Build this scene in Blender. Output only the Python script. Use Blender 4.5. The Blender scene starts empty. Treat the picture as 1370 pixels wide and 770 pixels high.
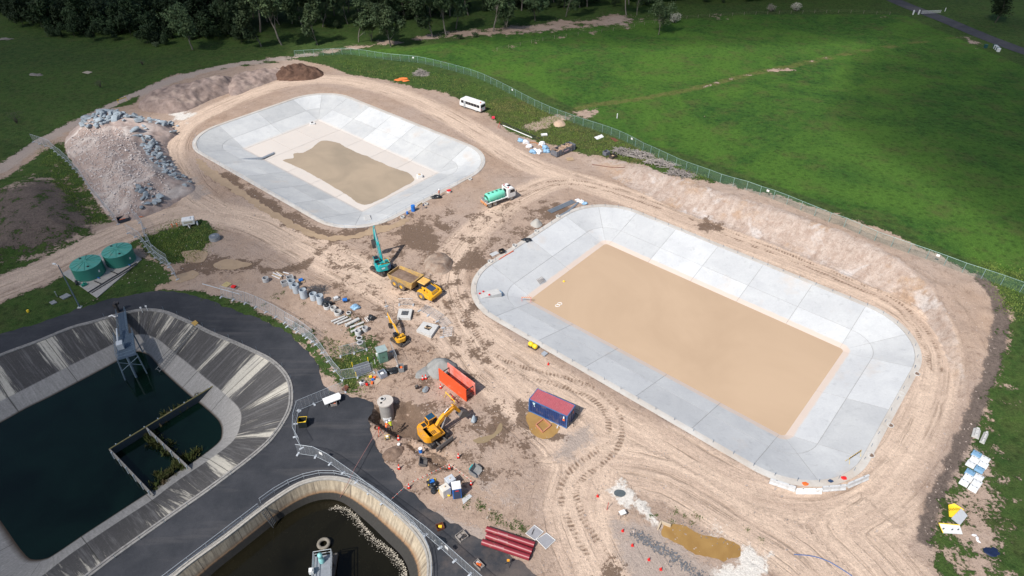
import bpy, bmesh, math, random
import numpy as np
from math import sin, cos, tan, radians, degrees, pi, atan2, sqrt, hypot, exp
from mathutils import Vector, Matrix, geometry
random.seed(7); rng = np.random.default_rng(11)
sc = bpy.context.scene
COL = sc.collection
TH = radians(38.0); FPX = 892.0; CH = 72.0

# ------------------------------------------------------------------ noise
def _hash(ix, iy, seed):
    h = (ix.astype(np.int64) * 374761393 + iy.astype(np.int64) * 668265263 + seed * 1442695041) & 0xffffffff
    h = ((h ^ (h >> 13)) * 1274126177) & 0xffffffff
    return ((h ^ (h >> 16)) & 0xffff) / 65535.0
def vnoise(x, y, seed=0):
    x = np.asarray(x, float); y = np.asarray(y, float)
    ix = np.floor(x); iy = np.floor(y); fx = x - ix; fy = y - iy
    fx = fx * fx * (3 - 2 * fx); fy = fy * fy * (3 - 2 * fy)
    a = _hash(ix, iy, seed); b = _hash(ix + 1, iy, seed); c = _hash(ix, iy + 1, seed); d = _hash(ix + 1, iy + 1, seed)
    return (a + (b - a) * fx + (c - a) * fy + (a - b - c + d) * fx * fy) * 2 - 1
def fbm(x, y, seed=0, o=4):
    s = 0; a = 1; t = 0
    for k in range(o):
        s = s + a * vnoise(x * 2 ** k + 17.3 * k, y * 2 ** k - 9.1 * k, seed + k); t += a; a *= .5
    return s / t
# ------------------------------------------------------------------ survey: a point of the site from its bearing
def P0(x, y, z=0.0):
    u = (x - 685) / FPX; v = (385 - y) / FPX
    t = (CH - z) / (sin(TH) - v * cos(TH))
    return (u * t, (cos(TH) + v * sin(TH)) * t)
def arr(pts, z=0.0): return np.array([P0(*p, z) for p in pts])
def seg_dist(X, Y, pl, closed=False):
    """distance to a polyline, arc length there, signed lateral offset"""
    pl = np.asarray(pl, float); n = len(pl); best = np.full(X.shape, 1e18); S = np.zeros(X.shape); L = np.zeros(X.shape)
    s0 = 0
    for i in range(n if closed else n - 1):
        a = pl[i]; b = pl[(i + 1) % n]; d = b - a; l2 = d @ d
        if l2 < 1e-12: continue
        l = sqrt(l2)
        t = np.clip(((X - a[0]) * d[0] + (Y - a[1]) * d[1]) / l2, 0, 1)
        dx = X - a[0] - t * d[0]; dy = Y - a[1] - t * d[1]; q = dx * dx + dy * dy
        m = q < best; best = np.where(m, q, best); S = np.where(m, s0 + t * l, S)
        L = np.where(m, (d[0] * dy - d[1] * dx) / l, L); s0 += l
    return np.sqrt(best), S, L
def inside(X, Y, pl):
    pl = np.asarray(pl, float); n = len(pl); c = np.zeros(X.shape, bool)
    for i in range(n):
        x1, y1 = pl[i]; x2, y2 = pl[(i + 1) % n]
        if y1 == y2: continue
        m = ((y1 > Y) != (y2 > Y)) & (X < (x2 - x1) * (Y - y1) / (y2 - y1) + x1)
        c ^= m
    return c
def sdf(X, Y, pl):                       # positive inside
    d = seg_dist(X, Y, pl, True)[0]
    return np.where(inside(X, Y, pl), d, -d)
def smooth(t): t = np.clip(t, 0, 1); return t * t * (3 - 2 * t)
def catmull(pts, n=6, closed=False):
    p = [np.array(q, float) for q in pts]; m = len(p); out = []
    for i in range(m if closed else m - 1):
        if closed: a, b, c, d = p[i - 1], p[i], p[(i + 1) % m], p[(i + 2) % m]
        else: a, b, c, d = p[max(i - 1, 0)], p[i], p[i + 1], p[min(i + 2, m - 1)]
        for k in range(n):
            t = k / n
            out.append(.5 * ((2 * b) + (c - a) * t + (2 * a - 5 * b + 4 * c - d) * t * t + (3 * b - a - 3 * c + d) * t ** 3))
    if not closed: out.append(p[-1])
    return np.array(out)
def resample(pl, step, closed=False):
    pl = np.asarray(pl, float)
    if closed: pl = np.vstack([pl, pl[:1]])
    d = np.r_[0, np.cumsum(np.hypot(*(pl[1:, :2] - pl[:-1, :2]).T))]
    n = max(2, int(round(d[-1] / step)) + 1); s = np.linspace(0, d[-1], n)
    r = np.stack([np.interp(s, d, pl[:, k]) for k in range(pl.shape[1])], 1)
    return r[:-1] if closed else r

# ------------------------------------------------------------------ the lie of the land
TOE = arr([(770,212),(846,252),(906,281),(979,307),(1030,325),(1063,338),(1142,373),(1192,393),(1230,414),(1252,445),(1268,480),(1278,520),(1283,560)])
CRZ = [(775,208,.2),(830,214,1.0),(866,222,2.2),(914,238,3.0),(966,256,3.5),(1030,274,3.9),(1072,289,4.1),(1145,316,4.2),(1202,345,4.1),(1243,381,3.5),(1264,412,2.6),(1280,450,1.7),(1290,500,.8),(1296,560,.15)]
CREST = np.array([P0(x, y, z) for x, y, z in CRZ]); CZ = np.array([c[2] for c in CRZ])
CS = np.r_[0, np.cumsum(np.hypot(*(CREST[1:] - CREST[:-1]).T))]
EMB = np.vstack([TOE, CREST[::-1]])
BEY = np.vstack([CREST, [(170, 60), (420, 60), (420, 420), (-20, 420)], CREST[:1]])
HIL = arr([(-40,262),(20,240),(60,228),(95,240),(118,265),(135,292),(118,318),(70,335),(20,352),(-40,380)])
BIGC = [P0(*p, -3) for p in [(811,330.5),(1121,468.5),(1045,579),(716,401.4)]]
SMC = [P0(*p, -3.1) for p in [(425.8,160.8),(582.5,231),(486.9,282.8),(327.7,199.4)]]
OLD_RIM = catmull(arr([(-60,505),(0,477),(49,458.7),(94.7,440),(122.7,432.4),(152.5,423.7),(184,416.7),(201.6,416),(221,419.3),(240.3,427.5),(259.6,436),(278.9,446),(312,459.6),(335,470),(357.8,481.5),(373.6,494.7),(382.3,507),(386.3,520.8),(385.5,543.6),(376,564.4),(359.5,587.3),(336.6,608),(305.5,632),(270,658),(239.6,679),(187,716),(152,741),(115,769),(75,798),(20,835),(-60,838),(-130,790),(-160,700),(-150,590),(-110,535)]), 4, True)
SEC_RIM = catmull(arr([(236.6,770),(261.6,750),(303,719.9),(353,681),(392,654.7),(414,645.5),(436,642),(458.5,644.4),(478,652),(503,667),(525,685),(550,708.8),(564,728),(570.5,746),(571,770),(566,800),(548,850),(480,880),(350,890),(230,850),(205,800)]), 4, True)
PIT = arr([(489,557),(497,549),(507,542),(520,545),(545,538),(556,546),(572,560),(566,577),(580,590),(572,593),(552,584),(530,583)])
TRN1 = arr([(548,590),(562,604),(580,615),(603,626)]); TRN2 = arr([(560,596),(583,602),(600,611)])
def rect_frame(c):
    c = [np.array(p) for p in c]; ctr = sum(c) / 4
    u = (c[1] - c[0]) + (c[2] - c[3]); u /= np.linalg.norm(u); v = np.array([-u[1], u[0]])
    L = (np.linalg.norm(c[1] - c[0]) + np.linalg.norm(c[2] - c[3])) / 4
    W = (np.linalg.norm(c[2] - c[1]) + np.linalg.norm(c[3] - c[0])) / 4
    return ctr, u, v, L, W
BIG = rect_frame(BIGC); SML = rect_frame(SMC)
def rrect_sdf(X, Y, fr, off):            # positive inside the outer rounded outline
    ctr, u, v, L, W = fr
    a = np.abs((X - ctr[0]) * u[0] + (Y - ctr[1]) * u[1]) - L; b = np.abs((X - ctr[0]) * v[0] + (Y - ctr[1]) * v[1]) - W
    d = np.hypot(np.maximum(a, 0), np.maximum(b, 0)) + np.minimum(np.maximum(a, b), 0)
    return off - d
BOFF, SOFF = 10.35, 10.5
def height(X, Y, holes=True):
    X = np.asarray(X, float); Y = np.asarray(Y, float); sh = X.shape; X = X.ravel(); Y = Y.ravel()
    z = np.zeros(X.shape)
    dc, s, _ = seg_dist(X, Y, CREST); cz = np.interp(s, CS, CZ)
    dt = seg_dist(X, Y, TOE)[0]
    ie = inside(X, Y, EMB); ib = inside(X, Y, BEY) & ~ie
    t = dt / (dt + dc + 1e-6)
    z = np.where(ie, cz * smooth(t * 1.08) , z)
    z = np.where(ib, cz * np.exp(-(dc / 75.0) ** 2), z)
    rough = ie * (fbm(X / 4, Y / 4, 5) * .22 + vnoise(X, Y, 9) * .08)
    top = ib * np.clip(1 - dc / 9, 0, 1) * (fbm(X / 2.2, Y / 2.2, 3) * .35)
    z = z + np.where(cz > .5, rough + top, 0) * np.clip(cz / 2, 0, 1)
    dh = sdf(X, Y, HIL)
    z = z + np.where(dh > 0, 2.6 * smooth(dh / 9) + fbm(X / 4, Y / 4, 21) * .3 * smooth(dh / 3), 0)
    z = z + .05 * fbm(X / 2.5, Y / 2.5, 33) * smooth((Y - 30) / 20)
    z = z - .03
    if holes:
        for fr, off in ((BIG, BOFF), (SML, SOFF)):
            z = np.where(rrect_sdf(X, Y, fr, off) > -.55, -9.0, z)
        for rim in (OLD_RIM, SEC_RIM):
            z = np.where(sdf(X, Y, rim) > -.5, -12.0, z)
        dp = sdf(X, Y, PIT); z = np.where(dp > -.1, z - 2.0 * smooth((dp + .1) / .45) + .35 * fbm(X, Y, 77) * (dp > 0), z)
        for tr_ in (TRN1, TRN2): dq = .38 - seg_dist(X, Y, tr_)[0]; z = np.where(dq > -.1, np.minimum(z, -.75 * smooth((dq + .1) / .3)), z)
    return z.reshape(sh)
_HG = {}
def hz(x, y):                              # quick look-up in a 0.5 m grid of the finished ground
    if not _HG:
        _HG['x'] = np.arange(-260, 420, 1.0); _HG['y'] = np.arange(20, 460, 1.0)
        a, b = np.meshgrid(_HG['x'], _HG['y']); _HG['z'] = height(a, b, False)
    i = min(max((x + 260), 0), 678.9); j = min(max((y - 20), 0), 438.9); a = int(i); b = int(j); f = i - a; g_ = j - b; z = _HG['z']
    return float((z[b, a] * (1 - f) + z[b, a + 1] * f) * (1 - g_) + (z[b + 1, a] * (1 - f) + z[b + 1, a + 1] * f) * g_)
def G(x, y, up=0.0):
    """ground point seen at picture bearing x, y"""
    z = 0.0
    for _ in range(12):
        p = P0(x, y, z); z = .5 * z + .5 * hz(*p)
    p = P0(x, y, z); return Vector((p[0], p[1], z + .03 + up))
def P(x, y, z=0.0): p = P0(x, y, z); return Vector((p[0], p[1], z))
def garr(pts): return np.array([tuple(G(*p))[:2] for p in pts])

# ------------------------------------------------------------------ materials
def nt(m): return m.node_tree.nodes, m.node_tree.links
def new_mat(name):
    m = bpy.data.materials.new(name); m.use_nodes = True
    return m, m.node_tree.nodes, m.node_tree.links, m.node_tree.nodes['Principled BSDF']
MATS = {}
def mat(name, col, rough=.6, metal=0.0, var=.18, scale=3.0, bump=.15, dirt=0.0, spec=.4, rand=0.0, dirtcol=(.30, .22, .16)):
    if name in MATS: return MATS[name]
    m, N, L, b = new_mat(name); MATS[name] = m
    tc = N.new('ShaderNodeTexCoord')
    n = N.new('ShaderNodeTexNoise'); n.inputs['Scale'].default_value = scale; n.inputs['Detail'].default_value = 6; n.inputs['Roughness'].default_value = .62
    L.new(tc.outputs['Object'], n.inputs['Vector'])
    r = N.new('ShaderNodeMapRange'); r.inputs[1].default_value = .25; r.inputs[2].default_value = .75; r.inputs[3].default_value = 1 - var; r.inputs[4].default_value = 1 + var
    L.new(n.outputs[0], r.inputs[0])
    mul = N.new('ShaderNodeVectorMath'); mul.operation = 'SCALE'; mul.inputs[0].default_value = col[:3]
    if rand:
        oi = N.new('ShaderNodeObjectInfo'); rr = N.new('ShaderNodeMapRange'); rr.inputs[3].default_value = 1 - rand; rr.inputs[4].default_value = 1 + rand
        L.new(oi.outputs['Random'], rr.inputs[0]); mm = N.new('ShaderNodeMath'); mm.operation = 'MULTIPLY'
        L.new(rr.outputs[0], mm.inputs[0]); L.new(r.outputs[0], mm.inputs[1]); L.new(mm.outputs[0], mul.inputs['Scale'])
    else: L.new(r.outputs[0], mul.inputs['Scale'])
    out = mul.outputs[0]
    if dirt:
        n2 = N.new('ShaderNodeTexNoise'); n2.inputs['Scale'].default_value = scale * .6; n2.inputs['Detail'].default_value = 8; n2.inputs['Roughness'].default_value = .7
        L.new(tc.outputs['Object'], n2.inputs['Vector'])
        r2 = N.new('ShaderNodeMapRange'); r2.inputs[1].default_value = .62 - dirt * .4; r2.inputs[2].default_value = .78 - dirt * .3; r2.inputs[4].default_value = min(1, .5 + dirt * .5)
        L.new(n2.outputs[0], r2.inputs[0])
        mx = N.new('ShaderNodeMix'); mx.data_type = 'RGBA'; L.new(r2.outputs[0], mx.inputs[0]); L.new(out, mx.inputs[6]); mx.inputs[7].default_value = (*dirtcol, 1)
        out = mx.outputs[2]
    L.new(out, b.inputs['Base Color'])
    b.inputs['Roughness'].default_value = rough; b.inputs['Metallic'].default_value = metal; b.inputs['Specular IOR Level'].default_value = spec
    if bump:
        bp = N.new('ShaderNodeBump'); bp.inputs['Strength'].default_value = bump; bp.inputs['Distance'].default_value = .05
        L.new(n.outputs[0], bp.inputs['Height']); L.new(bp.outputs[0], b.inputs['Normal'])
    return m

# ------------------------------------------------------------------ mesh building
class MB:
    def __init__(s): s.v = []; s.f = []; s.m = []; s.sm = []; s.mi = 0; s.smooth = False; s.T = Matrix.Identity(4)
    def add(s, vs, fs):
        o = len(s.v); T = s.T
        s.v += [tuple(T @ Vector(p)) for p in vs]
        s.f += [tuple(o + i for i in f) for f in fs]; s.m += [s.mi] * len(fs); s.sm += [s.smooth] * len(fs)
        return s
    def box(s, c, d, rz=0, ry=0, rx=0, taper=1.0):
        x, y, z = d[0] / 2, d[1] / 2, d[2] / 2
        R = Matrix.Rotation(rz, 3, 'Z') @ Matrix.Rotation(ry, 3, 'Y') @ Matrix.Rotation(rx, 3, 'X'); c = Vector(c)
        vs = [c + R @ Vector((a * (taper if k > 0 else 1) * x, b * (taper if k > 0 else 1) * y, k * z)) for k in (-1, 1) for a, b in ((-1, -1), (1, -1), (1, 1), (-1, 1))]
        return s.add(vs, [(3, 2, 1, 0), (4, 5, 6, 7), (0, 1, 5, 4), (1, 2, 6, 5), (2, 3, 7, 6), (3, 0, 4, 7)])
    def tube(s, path, r, n=6, cap=True, closed=False):
        path = [Vector(p) for p in path]; m = len(path); vs = []; fs = []
        if not hasattr(r, '__len__'): r = [r] * m
        up = Vector((0, 0, 1))
        for i, p in enumerate(path):
            if closed: d = path[(i + 1) % m] - path[i - 1]
            else: d = path[min(i + 1, m - 1)] - path[max(i - 1, 0)]
            if d.length < 1e-9: d = Vector((0, 0, 1))
            d.normalize(); a = d.cross(up)
            if a.length < .05: a = d.cross(Vector((1, 0, 0)))
            a.normalize(); b = a.cross(d)
            vs += [p + (a * cos(2 * pi * k / n) + b * sin(2 * pi * k / n)) * r[i] for k in range(n)]
        for i in range(m if closed else m - 1):
            j = (i + 1) % m
            fs += [(i * n + k, j * n + k, j * n + (k + 1) % n, i * n + (k + 1) % n) for k in range(n)]
        if cap and not closed: fs += [tuple(range(n)), tuple((m - 1) * n + k for k in range(n))[::-1]]
        return s.add(vs, fs)
    def cyl(s, a, b, r, n=12, r2=None): return s.tube([a, b], [r, r if r2 is None else r2], n)
    def lathe(s, prof, n=24, c=(0, 0, 0), close=False):
        vs = [(c[0] + r * cos(2 * pi * k / n), c[1] + r * sin(2 * pi * k / n), c[2] + z) for r, z in prof for k in range(n)]
        m = len(prof); fs = [(i * n + k, i * n + (k + 1) % n, (i + 1) * n + (k + 1) % n, (i + 1) * n + k) for i in range(m - 1) for k in range(n)]
        if close: fs += [((m - 1) * n + k, (m - 1) * n + (k + 1) % n, (k + 1) % n, k) for k in range(n)]
        return s.add(vs, fs)
    def prism(s, poly, z0, z1):
        n = len(poly); vs = [(p[0], p[1], z0) for p in poly] + [(p[0], p[1], z1) for p in poly]
        return s.add(vs, [tuple(range(n))[::-1], tuple(range(n, 2 * n))] + [(i, (i + 1) % n, n + (i + 1) % n, n + i) for i in range(n)])
    def side(s, prof, y0, y1, inset=0):
        """profile in x,z extruded along y"""
        n = len(prof); vs = [(p[0], y0, p[1]) for p in prof] + [(p[0], y1, p[1]) for p in prof]
        return s.add(vs, [tuple(range(n)), tuple(range(n, 2 * n))[::-1]] + [(i, n + i, n + (i + 1) % n, (i + 1) % n) for i in range(n)])
    def build(s, name, mats, parent=None, bevel=0, loc=None):
        me = bpy.data.meshes.new(name)
        if loc is not None:
            lv = Vector(loc); s.v = [tuple(Vector(p) - lv) for p in s.v]
        me.from_pydata(s.v, [], s.f)
        for m in (mats if isinstance(mats, (list, tuple)) else [mats]): me.materials.append(m)
        me.polygons.foreach_set('material_index', s.m); me.polygons.foreach_set('use_smooth', s.sm); me.update()
        o = bpy.data.objects.new(name, me); COL.objects.link(o)
        if loc is not None: o.location = loc
        if parent: o.parent = parent
        if bevel:
            bv = o.modifiers.new('bevel', 'BEVEL'); bv.width = bevel; bv.segments = 2; bv.limit_method = 'ANGLE'; bv.angle_limit = radians(40)
        return o
def tag(o, label=None, cat=None, group=None, kind=None):
    if label: o['label'] = label
    if cat: o['category'] = cat
    if group: o['group'] = group
    if kind: o['kind'] = kind
    return o
def empty(name, loc, rz=0.0, label=None, cat=None, group=None):
    o = bpy.data.objects.new(name, None); COL.objects.link(o); o.location = loc; o.rotation_euler = (0, 0, rz); o.empty_display_size = .2
    return tag(o, label, cat, group)
def copy_tree(o, parent=None):
    c = o.copy(); COL.objects.link(c)
    if parent: c.parent = parent
    for ch in list(o.children): copy_tree(ch, c)
    return c
def yaw(a, b): return atan2(b[1] - a[1], b[0] - a[0])
def mesh_np(name, V, F, mats, smooth=True):
    me = bpy.data.meshes.new(name); V = np.asarray(V, np.float32); F = np.asarray(F, np.int32); k = F.shape[1]
    me.vertices.add(len(V)); me.vertices.foreach_set('co', V.ravel())
    me.loops.add(F.size); me.loops.foreach_set('vertex_index', F.ravel())
    me.polygons.add(len(F)); me.polygons.foreach_set('loop_start', np.arange(0, F.size, k, dtype=np.int32))
    me.polygons.foreach_set('use_smooth', np.full(len(F), smooth))
    me.update(calc_edges=True); me.validate()
    for m in (mats if isinstance(mats, (list, tuple)) else [mats]): me.materials.append(m)
    o = bpy.data.objects.new(name, me); COL.objects.link(o); return o
def attr(o, name, data, typ='FLOAT_COLOR'):
    a = o.data.attributes.new(name, typ, 'POINT'); a.data.foreach_set('color' if typ == 'FLOAT_COLOR' else 'vector', np.asarray(data, np.float32).ravel())
# ================================================================== GROUND
class NG:                                   # small shader-graph writer
    def __init__(s, m): s.N = m.node_tree.nodes; s.L = m.node_tree.links
    def _i(s, sock, v):
        if hasattr(v, 'is_linked') or isinstance(v, bpy.types.NodeSocket): s.L.new(v, sock)
        elif isinstance(v, tuple) and len(v) == 3 and sock.type == 'RGBA': sock.default_value = (*v, 1)
        else: sock.default_value = v
    def math(s, op, a, b=0.0, c=None, clamp=False):
        n = s.N.new('ShaderNodeMath'); n.operation = op; n.use_clamp = clamp; s._i(n.inputs[0], a); s._i(n.inputs[1], b)
        if c is not None: s._i(n.inputs[2], c)
        return n.outputs[0]
    def mr(s, v, a, b, c=0.0, d=1.0, sm=False):
        n = s.N.new('ShaderNodeMapRange'); n.interpolation_type = 'SMOOTHSTEP' if sm else 'LINEAR'
        for i, q in enumerate((v, a, b, c, d)): s._i(n.inputs[i], q)
        return n.outputs[0]
    def mix(s, f, a, b, mode='MIX'):
        n = s.N.new('ShaderNodeMix'); n.data_type = 'RGBA'; n.blend_type = mode; s._i(n.inputs[0], f); s._i(n.inputs[6], a); s._i(n.inputs[7], b); return n.outputs[2]
    def noise(s, vec, scale, detail=4, rough=.6, dist=0.0, dim='3D'):
        n = s.N.new('ShaderNodeTexNoise'); n.noise_dimensions = dim
        if vec is not None: s.L.new(vec, n.inputs['Vector'])
        n.inputs['Scale'].default_value = scale; n.inputs['Detail'].default_value = detail; n.inputs['Roughness'].default_value = rough; n.inputs['Distortion'].default_value = dist
        return n.outputs[0]
    def vor(s, vec, scale, feature='F1', out=0):
        n = s.N.new('ShaderNodeTexVoronoi'); n.feature = feature; s.L.new(vec, n.inputs['Vector']); n.inputs['Scale'].default_value = scale; return n.outputs[out]
    def attr(s, name):
        n = s.N.new('ShaderNodeAttribute'); n.attribute_name = name; return n
    def sep(s, c, mode='RGB'):
        n = s.N.new('ShaderNodeSeparateColor' if mode == 'RGB' else 'ShaderNodeSeparateXYZ'); s.L.new(c, n.inputs[0]); return n.outputs
    def comb(s, x, y, z=0.0):
        n = s.N.new('ShaderNodeCombineXYZ'); s._i(n.inputs[0], x); s._i(n.inputs[1], y); s._i(n.inputs[2], z); return n.outputs[0]
    def pos(s):
        n = s.N.new('ShaderNodeTexCoord'); return n.outputs['Object']
    def scale(s, c, f):
        n = s.N.new('ShaderNodeVectorMath'); n.operation = 'SCALE'; s._i(n.inputs[0], c); s._i(n.inputs['Scale'], f); return n.outputs[0]
    def bump(s, h, strength, dist=.1, nrm=None):
        n = s.N.new('ShaderNodeBump'); n.inputs['Strength'].default_value = strength; n.inputs['Distance'].default_value = dist; s.L.new(h, n.inputs['Height'])
        if nrm is not None: s.L.new(nrm, n.inputs['Normal'])
        return n.outputs[0]

def axis(lo, flo, fhi, hi, step, grow=1.09, cap=14):
    mid = list(np.arange(flo, fhi, step)); a = []; p = flo; st = step
    while p > lo: st = min(st * grow, cap); p -= st; a.append(p)
    b = []; p = mid[-1]; st = step
    while p < hi: st = min(st * grow, cap); p += st; b.append(p)
    return np.array(a[::-1] + mid + b)
gx = axis(-900, -96, 100, 900, .36); gy = axis(-150, 36, 176, 1500, .36)
GX, GY = np.meshgrid(gx, gy); X = GX.ravel(); Y = GY.ravel()
Z = height(X, Y)
nx, ny = len(gx), len(gy)
idx = np.arange(nx * ny).reshape(ny, nx)
F = np.stack([idx[:-1, :-1].ravel(), idx[:-1, 1:].ravel(), idx[1:, 1:].ravel(), idx[1:, :-1].ravel()], 1)

S_ = 3.0
enc = lambda d: np.clip(.5 + d / (2 * S_), 0, 1)
def near(pl, mrg):
    return (X > pl[:, 0].min() - mrg) & (X < pl[:, 0].max() + mrg) & (Y > pl[:, 1].min() - mrg) & (Y < pl[:, 1].max() + mrg)
def st(pts, w):                            # stroke: positive within half-width w
    pl = catmull(garr(pts), 3); m = near(pl, w + 3.5); r = np.full(X.shape, -9.0); r[m] = w - seg_dist(X[m], Y[m], pl)[0]; return r
def pg(pts):
    pl = garr(pts); m = near(pl, 12); r = np.full(X.shape, -12.0); r[m] = sdf(X[m], Y[m], pl); return r
U = lambda *a: np.maximum.reduce(a)
BARE = [(432,86),(470,99),(520,108),(560,118),(590,122),(612,131),(650,150),(668,165),(690,180),(715,188),(745,195),(775,205),(800,209),(830,213),(870,224),(905,235),(925,239),(960,243),(1000,252),(1040,262),(1080,275),(1130,290),(1160,300),(1200,315),(1235,333),(1262,343),(1290,359),(1315,380),(1335,408),(1342,440),(1337,470),(1326,520),(1306,565),(1298,610),(1276,650),(1255,695),(1250,740),(1262,830),(700,880),(560,700),(480,600),(420,500),(372,437),(330,405),(250,388),(200,386),(150,394),(118,402),(98,412),(104,388),(170,350),(190,318),(150,298),(128,270),(98,220),(84,190),(100,163),(130,148),(180,140),(192,118),(230,100),(330,88),(400,80)]
bare = sdf(X, Y, garr(BARE))
HAUL1 = [(-60,415),(0,386),(60,362),(120,332),(180,305),(240,287),(290,286),(350,300),(410,330),(470,360),(520,385),(580,420),(612,450),(640,485)]
LOOP = [(290,286),(250,258),(228,220),(228,192),(250,165),(300,140),(350,120),(400,108),(450,106),(520,120),(580,145),(640,178),(690,210),(740,232),(800,250),(870,275),(960,312),(1060,350),(1150,386),(1215,420),(1245,460),(1250,505),(1232,560),(1195,620),(1150,660),(1090,680),(1010,668),(940,635),(860,585),(790,545),(720,500),(660,462),(625,430),(600,400),(600,360),(625,320),(670,280),(720,250),(760,238)]
BOT = [(600,400),(640,470),(690,515),(760,575),(790,620),(780,680),(800,740),(830,800)]
BOT2 = [(1150,660),(1100,700),(1150,760),(1200,820)]
BOT3 = [(780,600),(900,620),(1000,680),(1080,730),(1150,800)]
FAR = [(-60,250),(0,225),(60,185),(130,150),(200,118),(280,92),(360,80),(420,72),(480,62),(540,54),(600,47),(680,38),(760,29),(850,20)]
roads = [HAUL1, LOOP, BOT, BOT2, BOT3]
wd = [4.2, 3.3, 5.0, 7.0, 6.0]
track = U(*[st(r, w) for r, w in zip(roads, wd)])
far = U(st(FAR, 1.5), st([(-60,260),(0,232),(60,193),(120,162)], 2.4))
# lateral/arc coordinates of the nearest road
best = np.full(X.shape, 1e9); RS = np.zeros(X.shape); RL = np.zeros(X.shape)
for r in roads + [FAR]:
    pl = catmull(garr(r), 3); q = near(pl, 14); d, s, l = seg_dist(X[q], Y[q], pl); m = d < best[q]; k = np.flatnonzero(q)[m]; best[k] = d[m]; RS[k] = s[m]; RL[k] = l[m]
roadnear = np.clip(1 - (best - 5) / 6, 0, 1)
grass = -bare
grass = U(grass, pg([(180,322),(200,308),(232,293),(262,290),(280,297),(290,308),(284,320),(270,330),(268,345),(240,352),(215,352),(196,338)]),
          pg([(-80,440),(0,395),(60,375),(100,368),(170,338),(215,352),(232,372),(205,392),(130,402),(60,432),(0,452),(-80,480)]) * .8,
          pg([(455,420),(475,428),(500,452),(503,470),(520,488),(500,500),(480,528),(462,520),(440,500),(420,470),(400,450),(398,430),(420,440),(445,470),(468,470)]) * .5 - .35,
          st([(270,392),(310,410),(350,425),(385,442),(412,462),(440,500)], .7))
grass = np.minimum(grass, -far)
grass = np.minimum(grass, -st(HAUL1[:6], 4.4))
# bare scars in the grass
scars = U(pg([(1290,450),(1345,470),(1350,520),(1340,560),(1365,650),(1375,720),(1370,830),(1250,830),(1240,700),(1262,640),(1300,560)]) * .22 - .75,
          st([(940,116),(1000,100),(1060,88),(1120,74)], .5) - .55,
          st([(1030,94),(1062,93)], 1.0), st([(660,68),(740,52),(820,40),(900,28),(1000,20),(1120,16),(1230,30)], .3) - .15,
          pg([(-40,262),(20,245),(60,236),(95,250),(118,275),(132,298),(110,320),(60,338),(0,352),(-40,375)]) * .10 - .25,
          pg([(112,300),(150,297),(160,306),(130,315),(118,312)]), pg([(775,148),(800,146),(795,155),(770,156)]) * .5,
          pg([(700,168),(745,152),(765,158),(745,165),(710,176)]) * .7, st([(985,45),(1000,48)], .5) - .2, st([(1275,48),(1300,54),(1320,62)], 1.5)-.4,
          pg([(560,50),(600,42),(700,34),(820,24),(900,25),(700,45)]) * .3 - .2)
grass = np.minimum(grass, -scars)
tallg = U(st([(760,150),(800,139),(870,130),(930,118),(1000,100),(1060,88),(1120,74),(1180,64),(1230,56),(1290,50)], 1.5) - .3, st([(860,88),(900,82),(940,74)], .8) - .6, pg([(640,140),(680,128),(740,150),(800,175),(860,200),(900,222),(960,238),(870,220),(770,203),(700,180),(660,160)]), -pg(BARE) * 0 - 9)
wet = U(pg([(537,303),(560,295),(582,302),(590,320),(582,335),(555,338),(535,326)]), pg([(575,292),(592,300),(605,305),(600,312),(585,308)]),
        st([(335,358),(355,360),(380,362),(400,358),(425,340),(448,318)], .9), pg([(225,372),(250,352),(290,342),(335,345),(345,352),(310,362),(262,366),(235,378)]) * .8,
        pg([(612,350),(618,335),(650,338),(665,350),(650,360),(622,360)]) * .6, pg([(933,300),(945,294),(962,298),(965,306),(948,312),(934,308)]),
        pg([(690,540),(702,530),(712,555),(725,575),(752,582),(745,590),(715,588),(695,570)]), pg([(718,282),(745,268),(765,280),(772,290),(745,296),(722,292)]) * .6,
        st([(640,478),(650,482)], .4), pg([(800,750),(820,748),(835,765),(840,800),(800,800)]), pg([(700,305),(725,300),(700,320)]) * .5, pg([(640,560),(668,553),(680,565),(665,590),(640,588)]) * .6,
        st([(300,235),(340,262),(400,300),(430,315),(480,312),(520,300)], 1.7) * .8 - .15, pg([(506,495),(530,480),(550,490),(530,510)]) * .4 - .5,
        st([(475,620),(482,612),(490,608)], .8), pg([(550,548),(590,575),(600,600),(560,585)]) * .4 - .4, np.minimum(pg([(440,330),(500,300),(560,285),(640,290),(720,275),(720,320),(650,360),(640,440),(610,520),(700,560),(690,620),(600,640),(520,600),(490,540),(540,470),(470,400)]) * .3, -.42), sdf(X, Y, PIT) + .25, st([(548,590),(562,604),(580,615),(603,626)], .5), pg([(545,540),(575,560),(600,580),(590,592),(560,585)]) * .6)
gravel = U(st(FAR[:8], 2.5) * .6, pg([(745,580),(790,565),(800,590),(775,615),(745,612)]) * .4 - .3, pg([(820,700),(850,690),(900,720),(960,770),(960,810),(850,800)]) * .5, pg([(240,235),(262,240),(280,258),(262,268),(245,258)]) * .6,
           pg([(640,640),(665,650),(675,672),(655,668)]) * .3, st([(530,680),(600,705),(660,720)], 1.2) - .3)
chalk = U(pg([(818,655),(832,645),(848,655),(855,670),(845,680),(826,672)]), st([(852,672),(865,685),(876,698)], .7), pg([(978,775),(988,745),(1000,735),(1030,740),(1028,765),(1000,790)]) * .8,
          pg([(940,768),(975,752),(990,775),(960,790)]), st([(846, 735),(870,742)], .6), st([(840,730),(850,722),(865,720)], .5), pg([(955,700),(965,705),(968,715),(955,714)]) * .7,
          pg([(100,215),(130,225),(160,262),(195,280),(160,288),(130,262)]) * .5, pg([(225,145),(262,150),(250,165),(230,160)]) * .4 - .3)
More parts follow.
